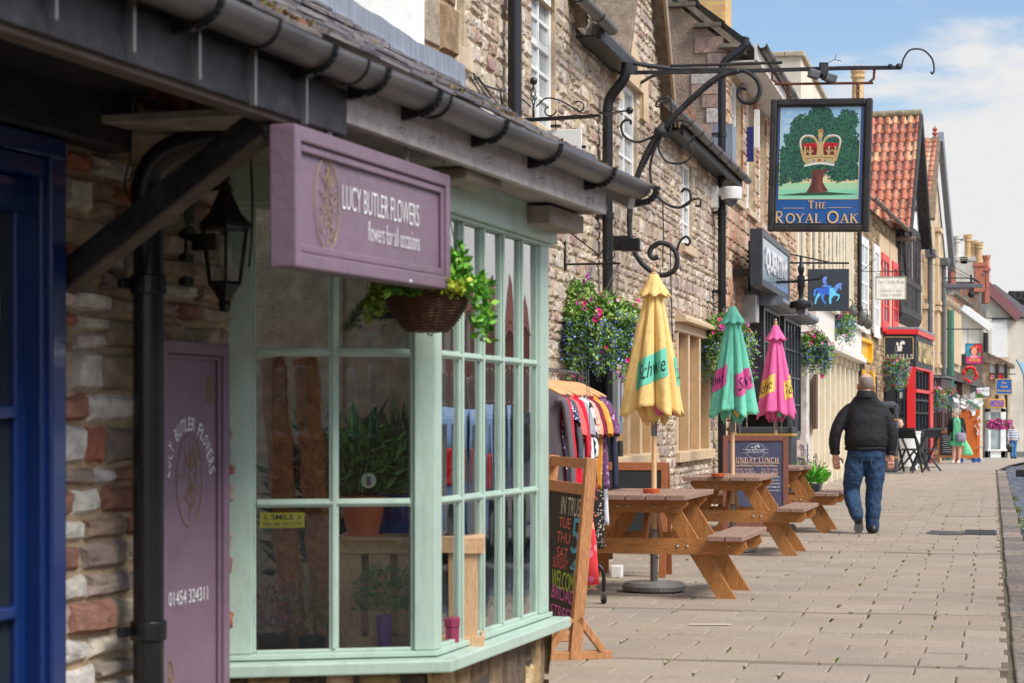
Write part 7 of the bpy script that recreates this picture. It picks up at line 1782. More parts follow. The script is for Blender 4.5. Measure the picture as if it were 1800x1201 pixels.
GS=[('charcoal tweed jacket at the near end of the rail',fl('tweed',C(104,94,100)),.62,'long',.215,fl('tweed',C(104,94,100))),
('bright red long cardigan next to the tweed jacket',fl('red',C(206,24,44)),.55,'long',.21,None),
('navy dress with white dots',patmat('dots_navy','dots',C(226,226,232),C(44,48,84),sc=55),.5,'cap',.20,None),
('plain dark grey tunic with coral collar',fl('grey',C(84,84,92)),.70,'mid',.205,None),
('coral short sleeved blouse with wooden hanger showing',fl('coral',C(226,104,100)),.80,'short',.205,None),
('crimson three quarter sleeve top',fl('crimson',C(214,20,50)),.72,'mid',.22,None),
('pale grey marl jumper over a white shirt',fl('marl',C(160,160,168)),.70,'short',.22,None),
('plain white long shirt',fl('white',C(226,228,236)),.56,'long',.21,None),
('black and white zebra print blouse',patmat('zebra','zebra',C(36,36,40),C(222,222,216),sc=14),.62,'mid',.215,None),
('orange gingham check dress',patmat('gingham','check',C(236,120,84),C(246,206,186),sc=70),.30,'short',.215,None),
('dark maroon top with wide short sleeves',fl('maroon',C(132,16,50)),.78,'short',.22,None),
('rust and black leaf print dress',patmat('rust_leaf','floral',C(44,30,34),C(176,84,66),C(214,130,90),sc=36),.52,'short',.21,None),
('yellow and orange silk print blouse',patmat('silk','floral',C(240,160,60),C(226,110,80),C(246,200,120),sc=20),.80,'short',.225,None),
('small floral black and cream long dress',patmat('ditsy','floral',C(40,38,40),C(220,214,190),C(150,140,100),sc=60),.40,'none',.22,None),
('purple and white batik top at the far end',patmat('batik','floral',C(110,64,106),C(200,170,196),C(140,90,130),sc=34),.80,'short',.235,None),
('long white shirt with navy stripe at the far end',fl('white',C(226,228,236)),.55,'long',.22,fl('navy',C(40,46,66)))]
for i,(lab,m,hem,slv,w_,m2) in enumerate(GS):
    garment(i,-1.45+i*.094,lab,m,hem,slv,w_,m2=m2,tilt=random.uniform(-.08,.08))
# skirts hung low on the rail
for i,(lab,m,x,z0,z1) in enumerate((('pink and orange tie dye scarf hanging low beside the chalkboard',patmat('tiedye','floral',C(226,60,70),C(240,150,90),C(236,120,170),sc=12),.055,.50,.22),('leopard print scarf hanging lowest on the rail',patmat('leopard','dots',C(60,40,30),C(206,170,130),sc=60),.02,.5,.16))):
    p=Vector((.50,12.5+.35*i,0));o=thing('hanging_scarf',lab,'scarf',(p.x,p.y,z0));mb=MB();mb.tube([(0,0,.12),(0,0,0),(.0,.01,(z1-z0)*.5),(.005,0,z1-z0)],[.012,.030,.040,.045],12,flat=.4);mb.build('cloth',m,o,smooth=True);MB().tube([(0,0,.1),(-.02,0,1.575-z0)],.003,4).build('loop',stl,o)
W=basket
def bracket(W_,s_,z,n,label,h=.45,name='basket_bracket',grp='iron basket brackets'):
    o=W_.thing(name,label,'bracket',s_,0,z,group=grp);mb=MB()
    mb.tube([(0,-.01,-.05),(0,-.01,h)],.009,6);mb.tube([(0,-.01,0),(0,-n,0)],.009,6);mb.build('frame',black_iron,o)
    mb=MB();ax=((0,-1,0),(0,0,1));c1=(0,-.10,h*.72);mb.tube(spiral(c1,.02,.075,3.5,-2.2,18,ax)+[Vector((0,-n*.62,h*.16))]+spiral((0,-n*.8,.07),.07,.02,3.0,-3.6,18,ax),.006,5);mb.build('scroll',black_iron,o,smooth=True);return o
s_,z_=a0(991,465);bracket(W0,s_,z_,.48,'black scrolled basket bracket on the pub wall nearest the shop')
p=W0.pos(s_,.46,0)
b=P(1055,590,p.y+.1);W('flower_basket','largest overflowing flower basket of magenta petunias and blue lobelia near the clothes rail',(b.x,b.y,b.z),.44,.38,4.2,seed=2,bowl=.33,ls=.95,hang=(p.x,p.y,z_))
b=P(1003,560,16.9);W('flower_basket','left half hidden flower basket beside the bay window corner',(b.x,b.y,b.z),.32,.36,2.6,seed=12,bowl=.35,blue=1.2,ls=.95,hang=(p.x-.2,p.y+.5,z_))
s_,z_=a0(1242,570);bracket(W0,s_,z_,.48,'black scrolled basket bracket between the yellow and green parasols')
b=P(1272,612,24.9);W('flower_basket','flower basket half hidden behind the mint green parasol',(b.x,b.y,b.z),.42,.44,2.6,seed=3,bowl=.4,ls=1.15,hang=(b.x,b.y,b.z+.5))
s_,z_=a0(1394,585);bracket(W0,s_,z_,.5,'iron basket bracket beside the horse sign',.5)
b=P(1430,622,35.5);W('flower_basket','rounded flower basket with pink and blue flowers above the walking man\'s left',(b.x,b.y,b.z),.38,.42,2.2,seed=4,bowl=.5,ls=1.3,hang=(b.x,b.y,b.z+.6),fb=1.4)
b=P(1474,574,41);W('flower_basket','higher flower basket hanging below the horse sign by the cream shop',(b.x,b.y,b.z),.37,.36,1.8,seed=5,bowl=.5,ls=1.35,hang=(b.x,b.y,b.z+.55))
b=P(1574,655,54);W('flower_basket','pink flower basket hanging before the black and gold sign',(b.x,b.y,b.z),.42,.46,2.2,seed=6,bowl=.5,ls=1.5,hang=(b.x,b.y,b.z+.7),fb=1.8)
b=P(1644,702,64);W('flower_basket','flower basket in front of the brown bay shopfront',(b.x,b.y,b.z),.40,.42,1.8,seed=7,bowl=.5,ls=1.6,hang=(b.x,b.y,b.z+.6),fb=1.8)
b=P(1672,700,70);W('flower_basket','small flower basket right of the brown bay shopfront',(b.x,b.y,b.z),.24,.34,1.0,seed=8,bowl=.5,ls=1.6,hang=(b.x,b.y,b.z+.5),fb=2)
b=P(1713,702,88);W('flower_basket','green flower basket above the orange cabinet',(b.x,b.y,b.z),.46,.34,1.2,seed=9,bowl=.5,ls=1.9,hang=(b.x,b.y,b.z+.5))
p=P(1755,746,97.);tr_=thing('window_box','long trough of purple and magenta petunias at the card shop window','window box',p);MB().box(-.55,.55,-.1,.1,-.2,0).build('trough',black_iron,tr_)
fo=MB();fw=MB();random.seed(4)
for i in range(700):
    x=random.uniform(-.62,.62);q=Vector((x,random.gauss(-.1,.1),random.uniform(-.28,.28)*(1-abs(x)*.5)));fo.leaf(q,.1,random.choice(GRN),None,.6)
    if i%4==0: flower(fw,q+Vector((0,-.12,0)),.055,random.choice([C(150,20,100),C(190,30,130),C(120,20,90),C(220,60,150)]),(random.gauss(0,.3),-1,.3))
fo.build('foliage',leaf_m,tr_);fw.build('flowers',flow_m,tr_)
# ================= THE ROYAL OAK sign
iron=mat('forged_iron',C(46,46,48),.6,.2,var=.3,vs_=12,bump=.5,bs=60,dirt=(C(110,104,90),.35,14))
rust=mat('rusty_iron',C(110,60,44),.8,.1,var=.35,vs_=16,bump=.6,bs=60)
YB=19.0
s_b,_=a0(1085,128,.05);pb_=W0.pos(s_b,.0,0)
rb=thing('sign_bracket','long forged iron sign bracket with scrolls reaching over the pavement','bracket',(pb_.x,pb_.y,0),0)
def Q(px,py,Y=None,dn=0):
    """point on the bracket plane, square to the wall"""
    if Y is None:
        m=(px-CX)/F;nx,ny=W0.d[1],-W0.d[0];n=(m*pb_.y-pb_.x)/(nx-m*ny);Y=pb_.y+n*ny
    p=P(px,py,Y);return (p.x-pb_.x,p.y-pb_.y+dn,p.z)
mb=MB();mb.tube([Q(1087,128),Q(1200,127),Q(1340,124),Q(1480,120),Q(1585,119)],.024,4);mb.build('main_bar',iron,rb,bev=.003)
MB().tube([Q(1178,116),Q(1290,113),Q(1375,110)],.014,6).build('conduit',iron,rb)
mb=MB();mb.tube(bez([Q(1066,94,18.3),Q(1120,112,18.5),Q(1200,122,18.8),Q(1290,124)],8),.022,6);mb.tube(bez([Q(1122,148,20.0),Q(1160,130,19.6),Q(1230,126,19.1),Q(1290,124)],8),.018,6);mb.build('back_stays',iron,rb,smooth=True)
mb=MB();mb.tube(bez([Q(1300,124),Q(1262,136),Q(1222,168),Q(1178,212),Q(1146,252),Q(1124,300),Q(1109,356),Q(1107,410),Q(1118,448),Q(1140,474),Q(1165,484),Q(1186,474),Q(1190,452),Q(1180,434),Q(1162,427),Q(1147,434),Q(1142,446),Q(1148,454),Q(1157,452)],6),[.026]*37+[.024]*72,6);mb.build('curved_strut',iron,rb,smooth=True) if False else None
pts=bez([Q(1300,124),Q(1262,136),Q(1222,168),Q(1178,212),Q(1146,252),Q(1124,300),Q(1109,356),Q(1107,410),Q(1118,448),Q(1140,474),Q(1165,484),Q(1186,474),Q(1190,452),Q(1180,434),Q(1162,427),Q(1147,434),Q(1142,446),Q(1148,454),Q(1157,452)],6)
MB().tube(pts,[.028 if i<40 else .024 for i in range(len(pts))],6).build('curved_strut',iron,rb,smooth=True)
def scroll(pts,r,name='scroll',par=rb,m=None):
    P_=bez([Q(*p) for p in pts],6);return MB().tube(P_,r,6).build(name,m or iron,par,smooth=True)
scroll([(1188,452),(1190,440),(1196,424),(1206,416),(1213,424),(1209,431),(1204,428)],.012)
scroll([(1290,124),(1312,126),(1330,140),(1336,160),(1326,178),(1308,180),(1298,168),(1302,154),(1312,156)],.022)
scroll([(1150,240),(1120,250),(1098,240),(1092,222),(1098,212),(1108,212),(1109,219)],.012)
scroll([(1160,240),(1178,232),(1180,180),(1170,172),(1158,176),(1153,186),(1160,188)],.010)
scroll([(1168,228),(1190,212),(1215,218),(1221,236),(1212,250),(1202,246)],.010)
scroll([(1162,240),(1158,262),(1172,284),(1198,287),(1214,276),(1216,258),(1204,254),(1203,262)],.011)
scroll([(1158,245),(1144,285),(1146,325),(1162,352),(1190,365),(1212,356),(1213,338),(1204,332),(1198,338)],.013)
scroll([(1200,362),(1216,352),(1230,350),(1231,362),(1222,362)],.010)
scroll([(1158,242),(1128,300),(1112,320)],.009);scroll([(1296,122),(1250,150),(1200,195),(1160,236)],.009)
MB().ball(Q(1160,232),.06,8,sq=(1,1,.9)).tube([Q(1152,244),Q(1166,220)],.035,8).build('collar',iron,rb,smooth=True)
scroll([(1585,119),(1588,104),(1600,88),(1622,88),(1638,103),(1642,122),(1639,130),(1636,126)],.008,'end_hook')
MB().ball(Q(1580,117),.03,6).ball(Q(1565,117),.025,6).build('end_knops',iron,rb,smooth=True)
mb=MB();mb.tube([Q(1358,124),Q(1357,140),Q(1365,145)],.012,6);mb.tube([Q(1537,121),Q(1536,138),Q(1528,145)],.012,6);mb.tube([Q(1362,148),Q(1535,146)],.012,6);mb.build('hanger_bar',rust,rb)
# floodlight on the bar
fl1=thing('floodlight','small twin floodlight clamped on the sign bracket above the oak sign','light',Vector(Q(1448,122))+pb_)
MB().box(-.04,.04,-.03,.03,-.08,.06).box(-.02,.02,-.08,.02,-.1,-.04).build('clamp',iron,fl1,bev=.004)
MB(Matrix.Rotation(.3,4,'Y')).box(-.13,-.03,-.12,-.02,-.12,-.05).box(.03,.13,-.12,-.02,-.11,-.04).build('lamp_heads',mat('lamp_grey',C(96,98,102),.4,.3),fl1,bev=.006)
MB().tube([(.02,0,.05),(.1,0,.09),(.16,0,.075)],.004,4).tube([(.1,0,.09),(.12,.02,.14)],.003,4).build('loose_wires',iron,fl1)
# sign board
TLp=Vector(Q(1360,181))+pb_;TRp=Vector(Q(1532,180))+pb_;BLp=Vector(Q(1352,404))+pb_;BRp=Vector(Q(1525,411))+pb_
cx=(BLp+BRp)/2;ro=thing('royal_oak_sign','large blue framed pub sign with painted oak tree and crown reading THE ROYAL OAK','pub sign',cx,math.atan2((BRp-BLp).y,(BRp-BLp).x)-R(1.5))
SW=.925;SHH=1.215
TT=Matrix.Rotation(R(1.6),4,'Y')
def TM(x,z,y=0): return TT@Matrix.Translation((x,y,z))
mb=MB(TT)
for a in((-SW/2,-SW/2+.06,0,SHH),(SW/2-.06,SW/2,0,SHH),(-SW/2+.06,SW/2-.06,0,.06),(-SW/2+.06,SW/2-.06,SHH-.06,SHH)): mb.box(a[0],a[1],-.05,.05,a[2],a[3])
mb.build('frame',mat('worn_black_frame',C(44,42,42),.55,var=.3,vs_=12,bump=.5,bs=30,dirt=(C(96,92,70),.4,9)),ro,bev=.012,seg=2)
mb=MB(TT)
for a in((-SW/2+.061,-SW/2+.075,.061,SHH-.061),(SW/2-.075,SW/2-.061,.061,SHH-.061),(-SW/2+.076,SW/2-.076,.061,.075),(-SW/2+.076,SW/2-.076,SHH-.075,SHH-.061)): mb.box(a[0],a[1],-.036,.03,a[2],a[3])
mb.build('inner_bead',MATS['worn_black_frame'],ro,bev=.004)
x0,x1,z0,z1=-SW/2+.06,SW/2-.06,.06,SHH-.06
MB(TT).box(x0,x1,-.02,.02,z0,z1).build('blue_panel',mat('oak_blue',C(24,92,164),.35,var=.08,bump=.05,coat=.3),ro)
# picture : x in px units of the 924 px crop -> metres
def U(cx_,cy_): # crop coords (scale 4.62, origin 1350,160) -> board coords
    return ((cx_-428)/4.62/184*1.0, SHH*(1-(cy_-92-( (cx_-428)*.012))/1058))
px0,pz0=U(92,884);px1,pz1=U(768,158)
px0,px1=-.365,.355
# sky / ground banding of the painting
def pm(name,c): return mat(name,c,.5,bump=0,var=.1,vs_=14)
mb=MB(TT);H_=pz1-pz0
bands_=[(0,.10,C(150,226,186)),(.10,.17,C(176,226,178)),(.17,.22,C(236,222,170)),(.22,.27,C(240,220,184)),(.27,.42,C(176,222,214)),(.42,.6,C(170,214,226)),(.6,.8,C(176,214,236)),(.8,1,C(160,204,236))]
for a,b,c in bands_: mb.add([(px0,-.0215,pz0+H_*a),(px1,-.0215,pz0+H_*a),(px1,-.0215,pz0+H_*b),(px0,-.0215,pz0+H_*b)],[(0,1,2,3)],c)
random.seed(3)
for i in range(60): (lambda x,z,a:mb.add([(x,-.0218,z),(x+.025,-.0218,z+.006+a),(x+.05,-.0218,z+.012),(x+.025,-.0218,z-.006)],[(0,1,2,3)],C(200,226,240)))(random.uniform(px0+.005,px0+.2),random.uniform(pz0+H_*.5,pz1-.05),random.random()*.01)
mb.build('painted_sky',mat('sign_paint',(1,1,1),.5,attr=True,bump=0,var=.04),ro)
gp=pm('pale_gold_line',C(220,204,150))
mb=MB(TT)
for a in((px0-.006,px0,pz0-.006,pz1+.006),(px1,px1+.006,pz0-.006,pz1+.006),(px0,px1,pz1,pz1+.006),(px0,px1,pz0-.006,pz0)): mb.box(a[0],a[1],-.0225,-.021,a[2],a[3])
mb.build('gold_line',gp,ro)
def pleaf(x,z,sz,a,y,c):
    if not(px0+.004<x<px1-.02 and z<pz1-.004):return
    u=(math.cos(a)*sz,math.sin(a)*sz);v=(-u[1]*.4,u[0]*.4)
    mb.add([(x,y,z),(x+u[0]*.5+v[0],y,z+u[1]*.5+v[1]),(x+u[0],y,z+u[1]),(x+u[0]*.5-v[0],y,z+u[1]*.5-v[1])],[(0,1,2,3)],c)
# oak crown blobs
mb=MB(TT);blobs=[(420,230,80),(370,250,50),(470,235,50),(300,320,95),(250,300,45),(640,260,70),(600,330,90),(420,340,110),(520,400,130),(190,400,40),(260,440,95),(160,530,60),(210,600,100),(130,640,50),(150,700,55),(130,740,30),(320,560,120),(640,480,115),(710,470,55),(700,560,60),(620,620,115),(700,680,55),(560,690,60),(440,600,100),(250,690,60),(330,680,50),(720,720,25)]
cls=[C(34,84,66),C(44,104,74),C(26,62,58),C(62,126,86),C(38,76,74),C(54,112,88)]
tot=sum(b[2]**2 for b in blobs)
for bx,by,br in blobs:
    x,z=U(bx,by);r_=br/4.62/184
    vs=[(x,-.0222,z)]+[(min(px1-.003,x+r_*.86*math.cos(a)*random.uniform(.85,1.1)),-.0222,z+r_*.86*math.sin(a)*random.uniform(.85,1.1)) for a in [k*math.pi/9 for k in range(18)]]
    mb.add(vs,[(0,k+1,(k+1)%18+1) for k in range(18)],C(30,64,58))
    for i in range(int(br*br/14)):
        a=random.uniform(0,6.28);q=random.random()**.5*1.08
        y=-.0224-random.random()*.0006;pleaf(x+r_*q*math.cos(a),z+r_*q*math.sin(a),random.uniform(.012,.026),random.uniform(0,6.28),y,random.choice(cls))
# keep leaves flat on the panel
mb.v=[v for v in mb.v];mb.build('painted_oak_crown',MATS['sign_paint'],ro)
mb=MB(TT);tr=lambda pts,y,c:mb.add([(U(a,b)[0],y,U(a,b)[1]) for a,b in pts],[tuple(range(len(pts)))],c)
tr([(375,660),(500,650),(455,700),(455,760),(500,830),(430,840),(330,836),(365,770)],-.0235,C(110,56,48));tr([(385,690),(400,690),(395,800),(370,836),(350,834),(380,770)],-.0238,C(80,44,44));tr([(425,700),(437,700),(445,800),(470,834),(440,838),(420,790)],-.0238,C(140,80,60))
tr([(100,856),(300,840),(420,832),(520,838),(735,856),(520,860),(280,860)],-.0232,C(50,84,60));mb.build('painted_trunk',MATS['sign_paint'],ro)
# the crown
mb=MB(TT);y=-.0245;CG=C(206,176,120)
tr([(296,470),(560,470),(540,545),(310,545)],-.0240,C(120,20,30))
for k in range(7): 
    x,z=U(320+k*37,462);mb.lathe([(.001,0),(.030,0)],12,T=TT.inverted()@TT@Matrix.Translation((x,-.0241,z))@Matrix.Rotation(R(90),4,'X')@Matrix.Diagonal((1,.8,1,1)),col=C(196,26,40))
def line(pts,w,c,y): stroke2d_(pts,w,c,y)
def stroke2d_(pts,w,c,y):
    P_=bez([Vector((a,0,b)) for a,b in pts],5);Z=[(p.x,p.z) for p in P_];n=len(Z);L1_=[];L2_=[]
    for i in range(n):
        a=Z[max(i-1,0)];b=Z[min(i+1,n-1)];dx,dz=b[0]-a[0],b[1]-a[1];l=math.hypot(dx,dz) or 1
        p=(Z[i][0]-dz/l*w/2,Z[i][1]+dx/l*w/2);q=(Z[i][0]+dz/l*w/2,Z[i][1]-dx/l*w/2);L1_.append(U(*p));L2_.append(U(*q))
    mb.add([(a,y,b) for a,b in L1_+L2_],[(i,i+1,n+i+1,n+i) for i in range(n-1)],c)
stroke2d_([(310,590),(284,500),(276,430),(300,392),(340,388),(380,404),(412,450)],17,CG,-.0246);stroke2d_([(548,590),(572,500),(582,430),(560,396),(520,388),(476,404),(446,450)],17,CG,-.0246)
stroke2d_([(405,560),(412,470),(385,395)],14,CG,-.0249);stroke2d_([(452,560),(446,470),(472,395)],14,CG,-.0249);stroke2d_([(428,560),(428,470),(428,400)],26,CG,-.0250)
tr([(306,540),(548,540),(540,612),(426,596),(316,614)],-.0251,CG);stroke2d_([(308,625),(426,606),(542,622)],16,C(232,232,230),-.0256);stroke2d_([(318,570),(426,556),(534,568)],5,C(120,96,60),-.0254)
for fx in(352,496,312,546):
    stroke2d_([(fx,545),(fx,500),(fx,470)],13,CG,-.0258);stroke2d_([(fx-24,498),(fx-12,515),(fx,525),(fx+12,515),(fx+24,498)],8,CG,-.0259)
tr([(412,334),(446,334),(448,366),(410,366)],-.026,C(200,170,110))
def disc(cx_,cy_,r_,c,y):
    x,z=U(cx_,cy_);mb.add([(x,y,z)]+[(x+r_/4.62/184*math.cos(k*math.pi/6),y,z+r_/4.62/184*math.sin(k*math.pi/6)) for k in range(12)],[(0,k+1,(k+1)%12+1) for k in range(12)],c)
disc(429,384,20,CG,-.0261);disc(430,349,9,C(200,30,40),-.0264);disc(426,580,10,C(200,30,40),-.0264)
for x,y_,c in((343,590,C(110,200,170)),(382,584,C(90,130,210)),(469,584,C(90,130,210)),(508,590,C(110,200,170)),(429,424,C(90,150,220)),(429,440,C(110,200,180))): disc(x,y_,8,c,-.0264)
for arc in([(280,478),(272,440),(278,410),(296,390),(320,382),(350,383),(372,390)],[(578,478),(586,440),(580,410),(562,392),(540,384),(510,383),(486,390)]):
    P_=bez([Vector((a,0,b)) for a,b in arc],2)
    for p in P_: disc(p.x,p.z,6.5,C(238,238,236),-.0266)
mb.build('painted_crown',MATS['sign_paint'],ro)
goldt=mat('peach_gold_letters',C(236,196,136),.45,bump=0);shd=mat('navy_shade',C(16,26,48),.5,bump=0)
for dx,dz,m,y in((-.007,-.008,shd,-.0205),(0,0,goldt,-.0225)):
    mb=MB();x,z=U(415,935);serif_text(mb,'The',TT@face_T((x+dx,y,z+dz)),.072,.165,wk=1.15);x,z=U(410,1035);serif_text(mb,'Royal Oak',TT@face_T((x+dx,y-.0004,z+dz)),.105,.765,wk=1.1);mb.build('lettering' if m is goldt else 'letter_shading',m,ro)
mb=MB(TT)
for a,b in((148,322),(505,684)): x,z=U(a,960);x2,_=U(b,960);mb.box(x,x2,-.0222,-.021,z-.002,z+.002)
mb.build('gold_rules',goldt,ro)
for px,dx in((1385,-.27),(1505,.30)):
    a=Vector(Q(px if px<1400 else 1508,148))+pb_-Vector(ro.location);rr=Matrix.Rotation(-ro.rotation_euler[2],3,'Z');a=rr@a
    chain((a.x,a.y,a.z),(a.x,0,SHH),ro,.007,.055,'hanging_chain',rust)
# ================= white sign with coloured letters by the roof
p=P(1010,0,14.75);ws_=thing('white_hanging_sign','white board with rainbow coloured letters hanging from a twisted iron bar','sign',(P(1023,0,14.8).x,14.8,0),-math.atan(.2414)+0)
z0,z1=1.25+(740-320)/F*14.8,1.25+(740-227)/F*14.8
MB().box(-.62,0,-.012,.012,z0,z1).build('board',whitep,ws_,bev=.006)
mb=MB();vs,fs=text_mb('thorn',.10,.40,bold=.03);cl=[C(230,30,120),C(240,60,60),C(250,140,40),C(40,160,220),C(30,120,60)]
x0=min(v.x for v in vs)
for f in fs:
    cxx=sum(vs[i].x for i in f)/len(f);mb.add([(vs[i].x-.285,-.0145,vs[i].y+z1-.13) for i in f],[tuple(range(len(f)))],cl[min(4,int((cxx-x0)/.40*9))%5])
mb.build('lettering',mat('rainbow',(1,1,1),.5,attr=True,bump=0),ws_)
zb2=1.25+(740-208)/F*14.8
mb=MB();mb.tube([(-.70,0,zb2-.005),(.09,0,zb2+.012)],.020,4);
mb.build('bar',black_iron,ws_,bev=.003)
mb=MB();mb.ball((.36,0,zb2+.045),.028,8);mb.ball((-.37,0,zb2+.29),.03,8)
for (c,ax) in(((.20,0,zb2+.03),'x'),((-.37,0,zb2+.18),'z')):
    for k in range(4):
        pts=[]
        for i in range(9):
            t=i/8;r_=.022*math.sin(math.pi*t);a=k*math.pi/2+t*4.5
            pts.append((c[0]-.07+.15*t,r_*math.cos(a),c[2]-.0+.004+r_*math.sin(a)) if ax=='x' else (c[0]+r_*math.cos(a),r_*math.sin(a),c[2]-.08+.16*t))
        mb.tube(pts,.0035,4)
mb.tube([(.09,0,zb2+.015),(.135,0,zb2+.022)],.012,6);mb.tube([(.28,0,zb2+.038),(.34,0,zb2+.044)],.007,6);mb.tube([(-.37,0,zb2+.02),(-.37,0,zb2+.1)],.01,6);mb.build('twisted_finials',black_iron,ws_,smooth=True)
mb=MB();ax=((1,0,0),(0,0,1))
for sgn in(1,-1):
    mb.tube(spiral((-.37+sgn*.12,0,zb2+.07),.02,.055,-4.6*sgn+ (0 if sgn>0 else math.pi),0 if sgn>0 else math.pi,16,ax),.006,5);mb.tube(bez([(-.37+sgn*.02,0,zb2+.10),(-.37+sgn*.10,0,zb2+.16),(-.37+sgn*.22,0,zb2+.13)]+([(-.0,0,zb2+.04),(.03,0,zb2+.05)] if sgn>0 else [(-.7,0,zb2+.04)]),5),.006,5)
mb.tube(spiral((-.02,0,zb2+.08),.015,.05,-3,2.2,14,ax),.006,5);mb.build('scrolls',black_iron,ws_,smooth=True)
MB().tube([(-.2,0,zb2),(-.2,0,z1)],.004,4).lathe([(.001,.02),(.04,.02),(.042,.035),(.001,.04)],12,(-.2,0,z1)).build('hanger',black_iron,ws_)
MB().box(0,.03,-.01,.01,z0+.25,z0+.27).build('lug',black_iron,ws_)
# ================= dark framed box sign on the wall
s0,_=a0(1338,450,.42);s1,_=a0(1386,450,.42);lb=W0.thing('box_sign','dark framed mirror glass box sign with tall silver letters on the stone wall','sign',s0,0,0)
zt2=a0(1338,407,.42)[1];zb3=a0(1338,497,.42)[1];Ls=s1-s0
mb=MB();mb.box(0,Ls,-.40,-.29,zb3,zt2);mb.build('case',mat('graphite_case',C(56,60,66),.4,bump=.05),lb,bev=.01)
mb=MB();mb.box(-.04,.06,-.44,-.27,zb3-.04,zt2+.04);mb.box(Ls-.06,Ls+.04,-.44,-.27,zb3-.04,zt2+.04);mb.box(.06,Ls-.06,-.44,-.27,zt2-.06,zt2+.04);mb.box(.06,Ls-.06,-.44,-.27,zb3-.04,zb3+.06);mb.build('case_frame',MATS['graphite_case'],lb,bev=.01)
MB().box(.06,Ls-.06,-.425,-.405,zb3+.06,zt2-.06).build('mirror_face',mat('blue_grey_glass',C(150,168,180),.15,.2,bump=0,var=.1),lb)
mb=MB();put_text(mb,'QUENTINS',face_T((Ls/2,-.445,(zb3+zt2)/2)),(zt2-zb3)*.55,Ls*.78,bold=.05);mb.build('lettering',mat('bright_silver_letters',C(236,236,240),.2,.3,bump=0),lb)
MB().box(.1,.3,-.29,0,zb3+.1,zb3+.2).box(Ls-.3,Ls-.1,-.29,0,zt2-.2,zt2-.1).build('wall_fixing',black_iron,lb)
# ================= lamp on a bracket arm
s_,z_=a0(1317,475,.03);la=W0.thing('street_lamp','black wall lamp hanging from a bracket arm beside the box sign','lamp',s_,0,0);zA=1.25+(740-495)/F*a0(1317)[0]*.972
zA=a0(1317,497,.05)[1];n_=.78
mb=MB();mb.box(-.03,.03,-.05,0,zA-.12,zA+.62);mb.tube([(0,-.05,zA),(0,-n_,zA+.02)],.022,8);mb.tube([(0,-n_-.05,zA+.03),(0,-n_-.28,zA+.05),(0,-n_-.31,zA+.10)],.016,8);mb.build('arm',black_iron,la,bev=.003)
mb=MB();mb.lathe([(.001,.36),(.02,.34),(.022,.24),(.045,.20),(.05,.16),(.04,.12),(.03,.08),(.055,.07),(.055,-.08),(.045,-.12),(.035,-.22),(.04,-.26),(.05,-.28),(.16,-.31),(.17,-.36),(.16,-.40),(.09,-.41)],20,(0,-n_,zA+.03));mb.build('lamp_head',black_iron,la,smooth='auto')
MB().ball((0,-n_,zA-.40),.07,8).build('lens',dglass,la,smooth=True)
MB().tube(bez([(0,-.06,zA+.3),(0,-.3,zA+.1),(0,-n_+.05,zA+.04)],6),.006,4).build('cable',black_iron,la)
# ================= horse sign
Yh=33.;x0,x1=P(1420,0,Yh).x,P(1492,0,Yh).x;hs_=thing('horse_sign','charcoal square sign with blue rider on a blue horse','sign',((x0+x1)/2,Yh,0),-.06)
zt3,zb4=P(0,473,Yh).z,P(0,547,Yh).z;w=x1-x0
MB().box(-w/2,w/2,-.02,.02,zb4,zt3).build('board',mat('charcoal_board',C(52,58,66),.5,bump=.05),hs_,bev=.006)
def hp2(x,y): return ((x-1282)/370*w*1.0,-.022-0,zb4+(832-y)/(832-465)*(zt3-zb4))
mb=MB()
def poly(pts,c,y=-.0225,): 
    v=[hp2(a,b) for a,b in pts];mb.add([(p[0],y,p[2]) for p in v],[tuple(range(len(v)))],c)
b1_,b2_,b3_=C(110,150,226),C(70,150,240),C(110,210,250)
poly([(1180,632),(1290,628),(1290,690),(1185,682)],C(60,104,214),-.0226);poly([(1290,628),(1355,634),(1352,668),(1335,696),(1290,690)],b3_,-.0226)
poly([(1330,632),(1352,600),(1385,588),(1408,590),(1398,604),(1397,648),(1386,650),(1378,624),(1360,660),(1335,660)],b1_,-.0229)
poly([(1150,690),(1152,650),(1175,634),(1190,636),(1166,656),(1166,700),(1152,706)],b2_,-.0229)
poly([(1186,678),(1215,686),(1180,730),(1170,770),(1156,770),(1165,720)],b3_,-.0231);poly([(1215,680),(1250,690),(1236,722),(1262,770),(1250,770),(1220,728)],b2_,-.0232)
poly([(1292,686),(1335,692),(1308,728),(1306,770),(1290,770),(1286,728)],b3_,-.0231);poly([(1325,680),(1350,676),(1385,690),(1380,722),(1358,746),(1350,742),(1368,718),(1364,700),(1330,700)],b3_,-.0233)
poly([(1240,622),(1245,590),(1228,585),(1230,548),(1250,530),(1270,534),(1268,556),(1258,566),(1268,590),(1262,600),(1284,626)],b1_,-.0234);poly([(1222,628),(1236,596),(1242,600),(1234,628)],b1_,-.0235);poly([(1268,606),(1300,610),(1318,624),(1280,632)],b2_,-.0236)
mb.build('rider_emblem',mat('emblem_blue',(1,1,1),.5,attr=True,bump=0),hs_)
mb=MB();zz0=P(0,463,Yh).z;x2=P(1387,0,Yh).x-(x0+x1)/2;mb.tube([(x2,0,zz0+.01),(w/2,0,zz0)],.022,4);mb.tube([(x2,0,P(0,446,Yh).z),(w*.0,0,zz0+.02)],.014,5);mb.tube([(x2,0,P(0,440,Yh).z),(x2,0,zz0-.1)],.02,5)
mb.tube([(x2-.9,.1,zz0+.03),(x2,0,zz0+.01)],.02,5)
for x in(-w*.36,w*.36): mb.tube([(x,0,zz0),(x,0,zt3)],.008,5)
mb.build('bracket',black_iron,hs_)
